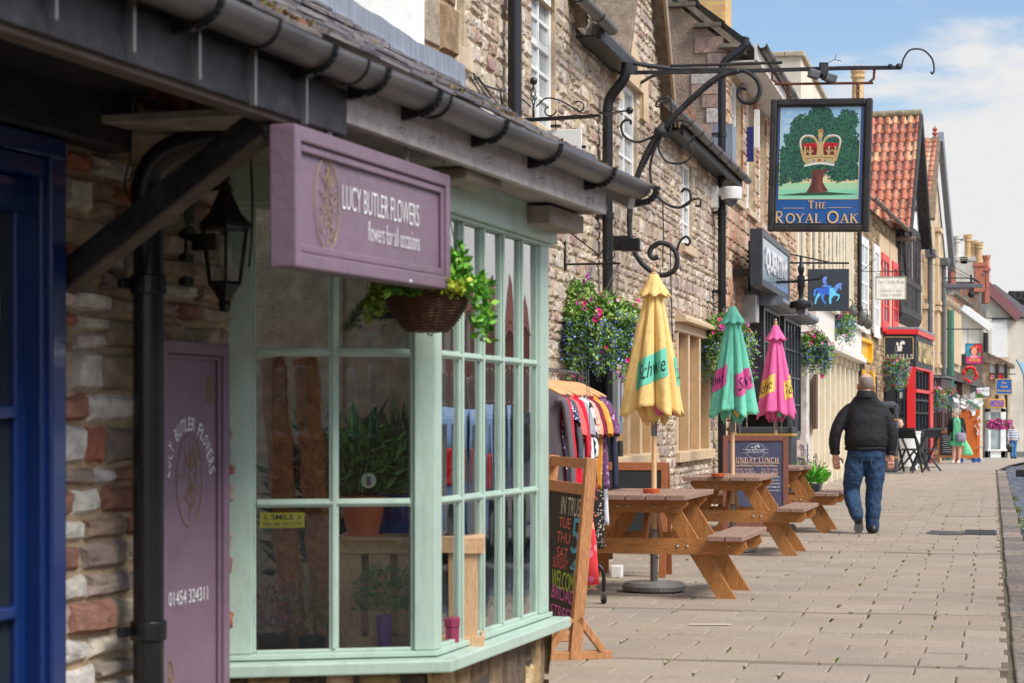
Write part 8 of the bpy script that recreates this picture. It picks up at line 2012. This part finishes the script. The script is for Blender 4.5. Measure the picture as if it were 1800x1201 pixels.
# ================= generic far hanging signs
def far_sign(name,label,px0,px1,py0,py1,Y,board,frame,fr=.03,bar=None,drop=.15):
    x0,x1=P(px0,0,Y).x,P(px1,0,Y).x;w=x1-x0;zt_,zb_=P(0,py0,Y).z,P(0,py1,Y).z;o=thing(name,label,'sign',((x0+x1)/2,Y,0),-.03)
    MB().box(-w/2+fr,w/2-fr,-.015,.015,zb_+fr,zt_-fr).build('board',board,o)
    mb=MB()
    for a in((-w/2,-w/2+fr,zb_,zt_),(w/2-fr,w/2,zb_,zt_),(-w/2+fr,w/2-fr,zt_-fr,zt_),(-w/2+fr,w/2-fr,zb_,zb_+fr)): mb.box(a[0],a[1],-.03,.03,a[2],a[3])
    mb.build('frame',frame,o)
    if bar: 
        mb=MB();mb.tube([(P(bar[0],0,Y).x-(x0+x1)/2,.05,zt_+drop),(P(bar[1],0,Y).x-(x0+x1)/2,0,zt_+drop)],bar[2],4)
        for x in(-w*.35,w*.35): mb.tube([(x,0,zt_+drop),(x,0,zt_)],.012,4)
        mb.build('hanging_bar',black_iron,o)
    return o,w,zt_,zb_
brzt=mat('sage_ink',C(150,146,124),.6,bump=0)
o,w,a,b=far_sign('coffee_sign','cream hanging sign reading THE COFFEE BEAN coffee and tea light lunches',1539,1593,486,527,50.,mat('cream_board',C(232,228,216),.5,bump=0),brzt,.02,(1505,1597,.012),.13)
mb=MB();serif_text(mb,'The Coffee Bean',face_T((0,-.02,a-.14)),.075,w*.86);serif_text(mb,'COFFEE & TEA',face_T((0,-.02,a-.37)),.06,w*.68);serif_text(mb,'LIGHT LUNCHES',face_T((0,-.02,a-.47)),.06,w*.70);mb.build('lettering',brzt,o)
mb=MB();x=P(1505,0,50).x-o.location.x;mb.tube([(x,0,a+.0),(x+.5,0,a+.45)],.01,4);mb.tube(spiral((x+.85,0,a+.35),.22,.26,2.6,6.4,16),.009,4);mb.tube(spiral((w*.45,0,a+.3),.05,.2,0,5,14),.009,4);mb.build('wire_scrolls',black_iron,o)
o,w,a,b=far_sign('portrait_sign','bright painted hanging sign with a flower crowned head and yellow letters',1697,1727,604,640,76.,mat('magenta_board',C(214,40,120),.5,bump=0),blk,.02,(1662,1727,.03),.55)
mb=MB();y=-.02
for (x0_,x1_,z0_,z1_,c) in((-w/2+.02,0,b+.3,a-.02,C(40,150,190)),(0,w/2-.02,b+.3,a-.02,C(206,30,50))): mb.add([(x0_,y,z0_),(x1_,y,z0_),(x1_,y,z1_),(x0_,y,z1_)],[(0,1,2,3)],c)
def dsc(x,z,rx,rz_,c,y): mb.add([(x,y,z)]+[(x+rx*math.cos(k*math.pi/8),y,z+rz_*math.sin(k*math.pi/8)) for k in range(16)],[(0,k+1,(k+1)%16+1) for k in range(16)],c)
m_=(a+b)/2;dsc(0,m_+.12,.17,.2,C(40,24,30),-.022);dsc(0,m_+.09,.12,.15,C(230,150,130),-.023)
for k in range(6): dsc(-.14+k*.056,m_+.27-abs(k-2.5)*.014,.035,.035,C(230,60,50) if k%2 else C(240,150,60),-.024)
dsc(0,m_-.12,.16,.06,C(240,150,160),-.024)
for k in (-1,1): dsc(k*.2,m_-.03,.05,.1,C(40,140,120),-.023)
mb.build('painted_head',MATS['emblem_blue'],o);mb=MB();put_text(mb,'APACHE',face_T((0,-.026,b+.15)),.11,w*.66,bold=.03);mb.build('lettering',ylw,o)
o,w,a,b=far_sign('card_boutique_sign','blue hanging sign with gold border reading The Card Boutique',1750,1779,666,694,96.,mat('boutique_blue',C(20,90,170),.5,bump=0),mat('sign_gold',C(206,170,96),.5,bump=0),.04,(1741,1786,.03),.22)
mb=MB();put_text(mb,'The',face_T((0,-.03,a-.19)),.11,.24,bold=.04);put_text(mb,'Card',face_T((0,-.03,a-.38)),.11,.32,bold=.04);put_text(mb,'Boutique',face_T((0,-.03,a-.58)),.12,.62,bold=.04);mb.build('lettering',MATS['sign_gold'],o)
o,w,a,b=far_sign('white_shop_sign','small white hanging sign with black frame and script lettering',1706,1741,679,697,90.,mat('white_board',C(236,236,232),.5,bump=0),blk,.03)
mb=MB();put_text(mb,'A. Cake and Co',face_T((0,-.03,(a+b)/2+.05)),.10,w*.8,font_shear=.3);mb.build('lettering',MATS['black_ink'],o)
# grey beam with hanging lantern
Yq=62.;o=thing('beam_lantern','grey timber beam with a small black lantern reaching over the pavement','lantern',(P(1659,0,Yq).x,Yq,0));X=lambda px:P(px,0,Yq).x-o.location.x;Z=lambda py:P(0,py,Yq).z
MB().box(0,X(1727),-.06,.06,Z(506),Z(499)).build('beam',mat('beam_grey',C(92,96,104),.5),o,bev=.01);MB().tube([(0,0,Z(489)),(X(1708),0,Z(489)),(X(1722),0,Z(498))],.02,5).tube([(X(1707),0,Z(483)),(X(1707),0,Z(498))],.035,6).build('rod',black_iron,o)
MB().ball((X(1707),0,Z(518)),.11,8).box(X(1705),X(1709),-.04,.04,Z(515),Z(506)).build('lantern_body',black_iron,o,smooth=False)
mb=MB();mb.tube([(X(1560),.0,Z(399)+0),(X(1722),0,Z(496))],.012,4);mb.tube([(X(1600),0,Z(455)-0),(X(1660),0,Z(470)),(X(1722),0,Z(498))],.010,4);mb.build('stay_wires',black_iron,o)
# spot lamps
Yl=46.;o=thing('downlight_cluster','cluster of three swan neck downlights by the white windows','light',(P(1500,0,Yl).x,Yl,0));X=lambda px:P(px,0,Yl).x-o.location.x;Z=lambda py:P(0,py,Yl).z
for px,py in((1499,545),(1516,556),(1525,562)):
    x,z=X(px),Z(py);MB().tube(bez([(x-.22,0,z+.0),(x-.14,0,z+.2),(x-.02,0,z+.22),(x,0,z+.08)],5),.012,5).build('neck',black_iron,o);MB().lathe([(.02,.12),(.05,.1),(.13,-.05),(.09,-.16),(.001,-.24)],12,(x,0,z)).build('shade',mat('olive_shade',C(84,84,74),.5),o,smooth=True)
# security cameras
s_,z_=a0(1252,347,.02);o=W0.thing('dome_camera','white dome security camera on the corner of the pub','camera',s_,0,z_)
MB().box(-.07,.07,-.10,0,-.14,.14).build('back_box',mat('camera_white',C(226,226,222),.4,bump=0),o,bev=.015);MB().tube([(0,-.1,.06),(0,-.2,.06)],.05,10).lathe([(.001,.10),(.13,.09),(.14,.06),(.13,-.06),(.001,-.06)],20,(0,-.26,.03)).build('housing',MATS['camera_white'],o,smooth='auto')
MB().ball((0,-.26,-.04),.085,8).build('smoked_dome',dglass,o,smooth=True)
s_,z_=a0(1074,428,.02);o=W0.thing('box_camera','small black box security light on the pub wall above the flower basket','camera',s_,0,z_);MB().box(-.02,.02,-.22,-.02,-.07,.07).box(-.06,.06,-.30,-.12,-.08,.04).build('housing',black_iron,o,bev=.012);MB().box(-.04,.04,-.302,-.3005,-.06,.02).build('lens',dglass,o)
# cables over the pub wall
mb=MB()
for pts in([(1146,330),(1165,352),(1166,400),(1165,470)],[(1128,360),(1148,372),(1150,380)],[(832,130),(850,150),(880,160),(882,185)],[(1178,430),(1180,520),(1182,600)]):
    mb.tube([(lambda s_z:(s_z[0],-.04,s_z[1]))(a0(x,y,.04)) for x,y in pts],.008,4)
mb.build('wall_cable',black_iron,pub)
# ================= PEOPLE
def remesh(o,vox,smooth_it=6,disp=0,dsz=.1,sub=0):
    r=o.modifiers.new('voxel','REMESH');r.mode='VOXEL';r.voxel_size=vox;r.use_smooth_shade=True
    s=o.modifiers.new('smooth','SMOOTH');s.iterations=smooth_it;s.factor=.5
    if disp:
        t=bpy.data.textures.new('folds','CLOUDS');t.noise_scale=dsz;t.noise_depth=2
        d=o.modifiers.new('folds','DISPLACE');d.texture=t;d.strength=disp;d.mid_level=.5;d.texture_coords='LOCAL'
    return o
def loft(mb,secs,n=24):
    """secs: (cx,cy,cz,rx,ry[,tilt])"""
    vs=[];fs=[]
    for s in secs:
        cx,cy,cz,rx,ry=s[:5];tl=s[5] if len(s)>5 else 0
        for k in range(n):
            a=2*math.pi*k/n;c,s_=math.cos(a),math.sin(a);e=.85
            x=rx*abs(c)**e*(1 if c>0 else -1);y=ry*abs(s_)**e*(1 if s_>0 else -1);vs.append((cx+x,cy+y,cz+y*tl))
    m=len(secs)
    fs=[(i*n+k,i*n+(k+1)%n,(i+1)*n+(k+1)%n,(i+1)*n+k) for i in range(m-1) for k in range(n)]+[tuple(range(n))[::-1],tuple((m-1)*n+k for k in range(n))]
    mb.add(vs,fs)
def limb(mb,pts,rr,n=14):
    k=5;P_=bez(pts,k);R_=[]
    for i in range(len(P_)):
        t=i/k;j=min(int(t),len(rr)-2);f=t-j;R_.append(rr[j]*(1-f)+rr[j+1]*f)
    mb.tube(P_,R_,n)
    mb.ball(P_[0],R_[0]*.98,8);mb.ball(P_[-1],R_[-1]*.98,8)
def hand(mb,c,d,side,s=1.0,curl=.9):
    """c wrist, d direction of the fingers; side +1/-1 for the thumb side (local x)"""
    c=Vector(c);d=Vector(d).normalized();u=Vector((side,0,0));u=(u-d*u.dot(d)).normalized();v=d.cross(u)
    if v.y>0:v=-v
    limb(mb,[c-d*.03*s,c+d*.02*s],[.028*s,.027*s],10)
    # palm
    for t,w in((.02,.030),(.045,.038),(.075,.038)):
        for k in(-1,-.33,.33,1): mb.ball(c+d*t*s+u*w*.55*k*s,.018*s,7)
    for k,l in((.9,.070),(.32,.078),(-.28,.072),(-.85,.056)):
        b=c+d*.085*s+u*.030*k*s;l*=s;p1=b+d*l*.42;p2=p1+(d*.75-v*-.0+v*curl*.8).normalized()*l*.33;p3=p2+(d*.25+v*curl).normalized()*l*.28
        mb.tube([b,p1,p2,p3],[.0105*s,.010*s,.009*s,.0075*s],8);mb.ball(p3,.0075*s,6);mb.ball(p1,.0102*s,6)
    b=c+d*.03*s+u*.035*s;p1=b+(u*.8+d*.7).normalized()*.038*s;p2=p1+(d+v*.5).normalized()*.030*s
    mb.tube([b,p1,p2],[.014*s,.0115*s,.009*s],8);mb.ball(p2,.009*s,6)
skin=mat('skin',C(214,158,134),.55,var=.08,vs_=20,bump=.1,bs=90)
skin.node_tree.nodes['Principled BSDF'].inputs['Subsurface Weight'].default_value=.08
skinp=mat('pale_skin',C(226,180,158),.55,var=.06,vs_=20,bump=.05)
def head(mb,c,s=1.0,yaw=0,nose=True):
    """faces -y of the frame rotated by yaw"""
    c=Vector(c);Rm=Matrix.Rotation(yaw,3,'Z');q=lambda x,y,z:c+Rm@Vector((x*s,y*s,z*s))
    def el(p,r,sq): 
        T=Matrix.Translation(p)@Rm.to_4x4()@Matrix.Diagonal((*sq,1));pr=[(max(1e-4,r*s*math.sin(math.pi*i/12)),-r*s*math.cos(math.pi*i/12)) for i in range(13)];mb.lathe(pr,16,T=T)
    el(q(0,.012,.035),.092,(.86,1.06,1.06));el(q(0,-.022,-.035),.068,(.86,.98,1.25));el(q(0,-.05,-.095),.030,(1.1,.9,.8))
    limb(mb,[tuple(q(0,.035,-.06)),tuple(q(0,.045,-.15))],[.058*s,.062*s],14)
    if nose: limb(mb,[tuple(q(0,-.088,.012)),tuple(q(0,-.110,-.022)),tuple(q(0,-.094,-.034))],[.010*s,.014*s,.013*s],8);el(q(0,-.088,-.062),.018,(1.3,.5,.35));el(q(0,-.084,-.072),.016,(1.2,.5,.35));el(q(0,-.080,.028),.045,(1.0,.25,.22))
    for sx in(-1,1):
        el(q(sx*.088,.018,-.012),.034,(.30,.62,1.05));el(q(sx*.074,.018,-.012),.02,(.5,.6,.9))
# ---------------- the walking man
Ym=22.1;gm=P(1522,0,Ym);man=thing('person','broad bald man in black jacket and blue jeans walking away along the pavement','person',(gm.x,Ym,0),-.12)
jm=mat('black_jacket_cloth',C(24,24,28),.8,var=.1,vs_=7,bump=.35,bs=14,dist=.008)
mb=MB();head(mb,(.0,.0,1.638),1.05,math.pi);hand(mb,(-.335,-.01,.865),(.12,.1,-1),1,1.12,-.9);hand(mb,(.268,-.03,.865),(.02,.06,-1),-1,1.12,-.9)
o=mb.build('body',skin,man);remesh(o,.0055,3)
# close cropped grey hair : a thin shell over the back and sides
mb=MB();c=Vector((0,0,1.638));vs=[];fs=[];n=28;m_=10
for j in range(m_+1):
    ph=R(54)+R(84)*j/m_
    for k in range(n+1):
        a=R(-62)+R(304)*k/n-R(90)+R(0)
        a=math.pi*.0+(-1.05+(2*math.pi-1.04*1.0)*k/n)*1.0
        vs.append((c.x+.0945*math.sin(ph)*.90*math.cos(a+math.pi/2-math.pi)*1.0,c.y-.012+.107*math.sin(ph)*math.sin(a+math.pi/2-math.pi),c.z+.036+.105*math.cos(ph)))
fs=[(j*(n+1)+k,j*(n+1)+k+1,(j+1)*(n+1)+k+1,(j+1)*(n+1)+k) for j in range(m_) for k in range(n)]
mb.add(vs,fs);mb.build('cropped_hair',mat('grey_stubble',C(146,130,122),.9,var=.2,vs_=60,bump=.6,bs=300),man,smooth=True,solid=.004)
mb=MB()
loft(mb,[(0,.0,.945,.205,.155),(0,.0,.975,.235,.185),(0,-.01,1.05,.238,.19),(0,-.005,1.15,.228,.18),(0,.0,1.27,.225,.165),(.0,.01,1.37,.215,.140),(0,.0,1.44,.18,.115),(0,-.012,1.505,.135,.105),(0,-.02,1.54,.10,.095)])
limb(mb,[(-.175,.01,1.385),(-.245,.0,1.30),(-.325,-.03,1.14),(-.345,-.02,1.0),(-.335,.0,.90)],[.064,.074,.070,.064,.052]);limb(mb,[(.170,.01,1.385),(.225,.0,1.29),(.275,-.03,1.13),(.28,-.03,1.0),(.268,-.02,.90)],[.064,.074,.070,.064,.052])
o=mb.build('jacket',jm,man);remesh(o,.012,5,.010,.07)
mb=MB();mb.tube([(.215*math.cos(a),.162*math.sin(a)-.002,.945+.004*math.sin(a*5)) for a in [k*math.pi/14 for k in range(28)]],.022,8,closed=True)
for x,y,z in((-.338,.0,.900),(.270,-.02,.900)): mb.lathe([(.050,-.022),(.056,-.01),(.056,.012),(.05,.022)],16,(x,y,z))
mb.build('waistband_and_cuffs',jm,man,smooth=True)
mb=MB();mb.lathe([(.116,-.03),(.104,.008),(.094,.040),(.089,.046),(.083,.040),(.088,.0)],24,(0,-.022,1.540));mb.build('collar',jm,man,smooth=True)
MB().tube([(-.19,-.175,1.405),(-.1,-.172,1.41),(0,-.168,1.412),(.1,-.172,1.41),(.19,-.175,1.405)],.003,4).build('yoke_seam',mat('seam_black',C(22,22,24),.8),man)
den=mat('dark_denim',C(38,66,98),.85,var=.25,vs_=9,bump=.5,bs=16,dist=.01,dirt=(C(58,86,118),.3,5))
mb=MB()
loft(mb,[(0,0,.80,.17,.14),(0,0,.86,.205,.165),(0,0,.93,.205,.16),(0,0,.96,.19,.15)])
limb(mb,[(-.10,-.01,.84),(-.135,-.02,.66),(-.155,.02,.48),(-.135,-.07,.33),(-.10,-.15,.20)],[.118,.112,.092,.086,.074]);limb(mb,[(.10,0,.84),(.10,.0,.66),(.09,.01,.48),(.078,.0,.28),(.072,-.005,.07)],[.118,.112,.092,.088,.078])
o=mb.build('jeans',den,man);remesh(o,.011,4,.022,.075)
MB().box(-.155,-.04,-.178,-.172,.72,.86).box(.04,.155,-.178,-.172,.72,.86).build('back_pockets',den,man,bev=.004) if False else None
mb=MB()
for sx in(-1,1): mb.tube([(sx*.045,-.150,.86),(sx*.16,-.118,.87)],.0035,4);mb.tube([(sx*.045,-.150,.86),(sx*.055,-.150,.76),(sx*.10,-.145,.73),(sx*.15,-.125,.77)],.0022,4)
mb.build('pocket_stitching',mat('denim_pale',C(110,140,170),.9),man)
lea=mat('black_leather',C(30,28,28),.4,var=.15,bump=.2);sole=mat('worn_sole',C(74,68,64),.8,var=.2,bump=.5,bs=60)
# planted right shoe pointing away and slightly right
mb=MB();limb(mb,[(.072,-.06,.045),(.09,.06,.045),(.115,.17,.035)],[.048,.05,.042]);loft(mb,[(.075,-.03,.05,.046,.06),(.075,-.02,.10,.045,.055)]);o=mb.build('shoe',lea,man);remesh(o,.008,3)
MB().prism([(.03,-.105),(.12,-.105),(.135,.0),(.155,.12),(.135,.215),(.09,.20),(.055,.08),(.03,-.02)],0,.018,'xy').build('shoe_sole',sole,o,bev=.004) if False else None
# trailing left foot, heel up, sole to the viewer
mb=MB();limb(mb,[(-.095,-.165,.235),(-.088,-.155,.15),(-.082,-.115,.062)],[.046,.047,.042]);o=mb.build('shoe',lea,man);remesh(o,.008,3)
TS=Matrix.Translation((-.088,-.185,.15))@Matrix.Rotation(R(-14),4,'X')@Matrix.Rotation(R(90),4,'X')
MB(TS).prism([(-.034,.075),(-.042,.02),(-.038,-.03),(-.048,-.08),(-.03,-.125),(.02,-.13),(.046,-.09),(.042,-.04),(.034,.02),(.036,.085),(0,.11)][::-1],-.03,-.008,'xy').build('shoe_sole',sole,man,bev=.006)
# ---------------- woman in green
Yw=59.5;p=P(1681,0,Yw);wo=thing('person','white haired woman in green dress and black cardigan holding a green carrier bag','person',(p.x,Yw,gz(Yw)),-.1)
mb=MB();head(mb,(-.02,0,1.48),1.0,-1.05);hand(mb,(-.20,.0,.80),(0,0,-1),1,.95,-.8);hand(mb,(.25,.0,.80),(0,0,-1),-1,.95,-.8)
for x in(-.07,.09): limb(mb,[(x,0,.60),(x-.005,.0,.34),(x-.01,.02,.10),(x-.04,-.03,.05)],[.07,.062,.042,.035])
o=mb.build('body',skinp,wo);remesh(o,.008,3)
gd=mat('green_dress',C(96,196,140),.8,var=.15,vs_=30,bump=.3,bs=20);bc=mat('black_knit',C(34,32,36),.9,var=.15,vs_=20,bump=.5,bs=20,dist=.01)
mb=MB();loft(mb,[(0,0,.53,.245,.17),(0,0,.60,.23,.165),(0,0,.85,.20,.15),(0,0,1.1,.17,.13),(0,0,1.28,.16,.11),(0,0,1.36,.09,.07)]);o=mb.build('dress',gd,wo);remesh(o,.014,3,.012,.06)
mb=MB();vs=[]
n=22
for (z,rx,ry) in((.66,.235,.185),(.85,.215,.17),(1.05,.195,.155),(1.22,.20,.14),(1.32,.17,.115),(1.37,.10,.08)):
    for k in range(n+1):
        a=R(-90)+R(38)+R(284)*k/n;vs.append((.02+rx*math.cos(a),ry*math.sin(a),z))
mb.add(vs,[(j*(n+1)+k,j*(n+1)+k+1,(j+1)*(n+1)+k+1,(j+1)*(n+1)+k) for j in range(5) for k in range(n)])
limb(mb,[(-.15,0,1.30),(-.20,.02,1.1),(-.205,0,.87)],[.062,.055,.046]);limb(mb,[(.17,0,1.30),(.225,.02,1.1),(.245,0,.87)],[.062,.055,.046])
mb.build('cardigan',bc,wo,smooth=True,solid=.012)
def wisps(par,c,r,col,n,yaw,sz=.05):
    mb=MB();mb.ball(c,r*.93,10,sq=(1,1.06,1),col=col)
    for i in range(n):
        v=Vector((random.gauss(0,1),random.gauss(0,1),random.gauss(.4,1))).normalized()
        q=Matrix.Rotation(-yaw,3,'Z')@v
        if q.y<-.35 and v.z<.55:continue
        if v.z<-.6:continue
        mb.leaf(Vector(c)+v*r,sz,tuple(x*random.uniform(.85,1.1) for x in col),(v.x+random.gauss(0,.6),v.y+random.gauss(0,.6),v.z-.7),.35)
    return mb.build('hair',mat('hair_'+par.name,(1,1,1),.7,attr=True,bump=0),par)
random.seed(2);wisps(wo,(.005,.02,1.535),.098,C(216,208,200),420,-1.05)
mb=MB();mb.tube(bez([(-.10,-.12,1.32),(.0,-.17,1.1),(.10,-.2,.92)],5),.007,5);mb.tube(bez([(-.02,-.1,1.34),(.1,-.15,1.15),(.22,-.17,.92)],5),.007,5);loft(mb,[(.12,-.20,.64,.11,.045),(.12,-.20,.72,.15,.06),(.12,-.20,.84,.14,.055),(.12,-.2,.92,.12,.03)],16)
o=mb.build('shoulder_bag',patmat('lilac_bag','floral',C(150,140,160),C(190,184,200),C(120,110,136),sc=30),wo,smooth=True)
mb=MB();loft(mb,[(.33,-.02,.24,.15,.05),(.33,-.02,.30,.16,.06),(.31,-.02,.45,.12,.05),(.28,-.01,.62,.05,.03),(.26,0,.72,.02,.015)],16);o=mb.build('bag_body',mat('mint_plastic',C(120,216,160),.4,var=.1,vs_=12,bump=.6,bs=18,dist=.01),smooth=True);o.location=wo.location;o.rotation_euler=wo.rotation_euler;o.name='carrier_bag';tag(o,'pale green plastic carrier bag held by the woman in green','bag')
mb=MB()
for x in(-.085,.075): limb(mb,[(x+.02,.03,.04),(x-.03,-.06,.032),(x-.06,-.13,.026)],[.036,.04,.03])
o=mb.build('shoes',mat('grey_shoe',C(200,190,184),.6),wo);remesh(o,.008,3)
# ---------------- distant woman in stripes
Yx=91.;p=P(1781,0,Yx);w2=thing('person','distant grey haired woman in striped navy and white top with black bag','person',(p.x,Yx,gz(Yx)),.15)
mb=MB();head(mb,(0,-.04,1.44),1.0,.1);hand(mb,(-.27,-.12,.90),(0,-.1,-1),1,.95,-.8);hand(mb,(.27,-.02,.86),(0,0,-1),-1,.95,-.8);o=mb.build('body',skinp,w2);remesh(o,.01,3)
stp=mat('striped_top',C(236,234,236),.8,bump=.1)
t=stp.node_tree;ns=t.nodes;b=ns['Principled BSDF'];tcn=ns.new('ShaderNodeTexCoord');wv=ns.new('ShaderNodeTexWave');wv.bands_direction='Z';wv.inputs['Scale'].default_value=4.2;t.links.new(tcn.outputs['Object'],wv.inputs[0]);mr=ns.new('ShaderNodeMapRange');mr.inputs['From Min'].default_value=.45;mr.inputs['From Max'].default_value=.5;t.links.new(wv.outputs[1],mr.inputs[0]);mx_=ns.new('ShaderNodeMix');mx_.data_type='RGBA';mx_.inputs[6].default_value=(*C(44,48,80),1);mx_.inputs[7].default_value=(*C(232,230,236),1);t.links.new(mr.outputs[0],mx_.inputs[0]);t.links.new(mx_.outputs[2],b.inputs['Base Color'])
mb=MB();loft(mb,[(0,0,.80,.21,.16),(0,0,.95,.22,.17),(0,0,1.15,.20,.15),(0,0,1.28,.18,.12),(0,0,1.35,.09,.07)]);limb(mb,[(-.16,0,1.27),(-.25,-.0,1.1),(-.27,-.10,.93)],[.065,.058,.045]);limb(mb,[(.16,0,1.27),(.25,0,1.1),(.27,-.02,.9)],[.065,.058,.045]);o=mb.build('striped_top',stp,w2);remesh(o,.014,3,.01,.08)
mb=MB();loft(mb,[(0,0,.74,.16,.13),(0,0,.86,.19,.14)]);limb(mb,[(-.09,0,.80),(-.10,-.03,.45),(-.08,-.04,.09)],[.105,.09,.075]);limb(mb,[(.09,0,.80),(.09,.05,.45),(.10,.06,.09)],[.105,.09,.075]);o=mb.build('trousers',mat('mid_denim',C(70,120,170),.85,bump=.3),w2);remesh(o,.014,3,.012,.08)
wisps(w2,(0,.0,1.50),.096,C(196,190,184),260,.1)
mb=MB()
for x,y in((-.08,-.05),(.10,.05)): limb(mb,[(x,y+.05,.04),(x,y-.1,.035)],[.045,.045])
mb.build('shoes',lea,w2,smooth=True)
mb=MB();loft(mb,[(-.24,-.18,.28,.12,.05),(-.24,-.18,.55,.13,.06),(-.24,-.17,.66,.10,.03)],14);mb.tube(bez([(-.32,-.17,.64),(-.27,-.14,.82),(-.18,-.17,.64)],4),.008,5);o=mb.build('handbag',lea,smooth=True);o.location=w2.location;o.rotation_euler=w2.rotation_euler;tag(o,'black handbag carried by the distant woman in stripes','bag')
# ---------------- seated person mostly hidden by the litter bin
Ys=52.4;p=P(1581,0,Ys);w3=thing('person','seated person mostly hidden behind the litter bin, only face and dark knee showing','person',(p.x,Ys,0),.6)
mb=MB();head(mb,(0,0,1.18),1.0,.5);hand(mb,(.16,-.32,.72),(0,-1,-.2),-1,.95,-.5);o=mb.build('body',skinp,w3);remesh(o,.01,3)
mb=MB();loft(mb,[(0,0,.44,.19,.15),(0,0,.7,.18,.13),(0,0,.95,.19,.12),(0,0,1.06,.10,.07)]);limb(mb,[(.17,0,.97),(.22,-.1,.75),(.17,-.30,.72)],[.06,.055,.04]);limb(mb,[(-.17,0,.97),(-.22,-.1,.75),(-.12,-.30,.72)],[.06,.055,.04]);o=mb.build('dark_top',bc,w3);remesh(o,.014,3)
mb=MB();
for x in(-.1,.1): limb(mb,[(x,-.02,.48),(x,-.42,.50),(x,-.44,.08)],[.09,.075,.05]);limb(mb,[(x,-.42,.05),(x,-.56,.04)],[.045,.04])
o=mb.build('dark_trousers',mat('charcoal_cloth',C(44,44,50),.9),w3);remesh(o,.014,3)
wisps(w3,(0,.03,1.23),.094,C(90,66,50),200,.5)
scene.cycles.use_denoising=True
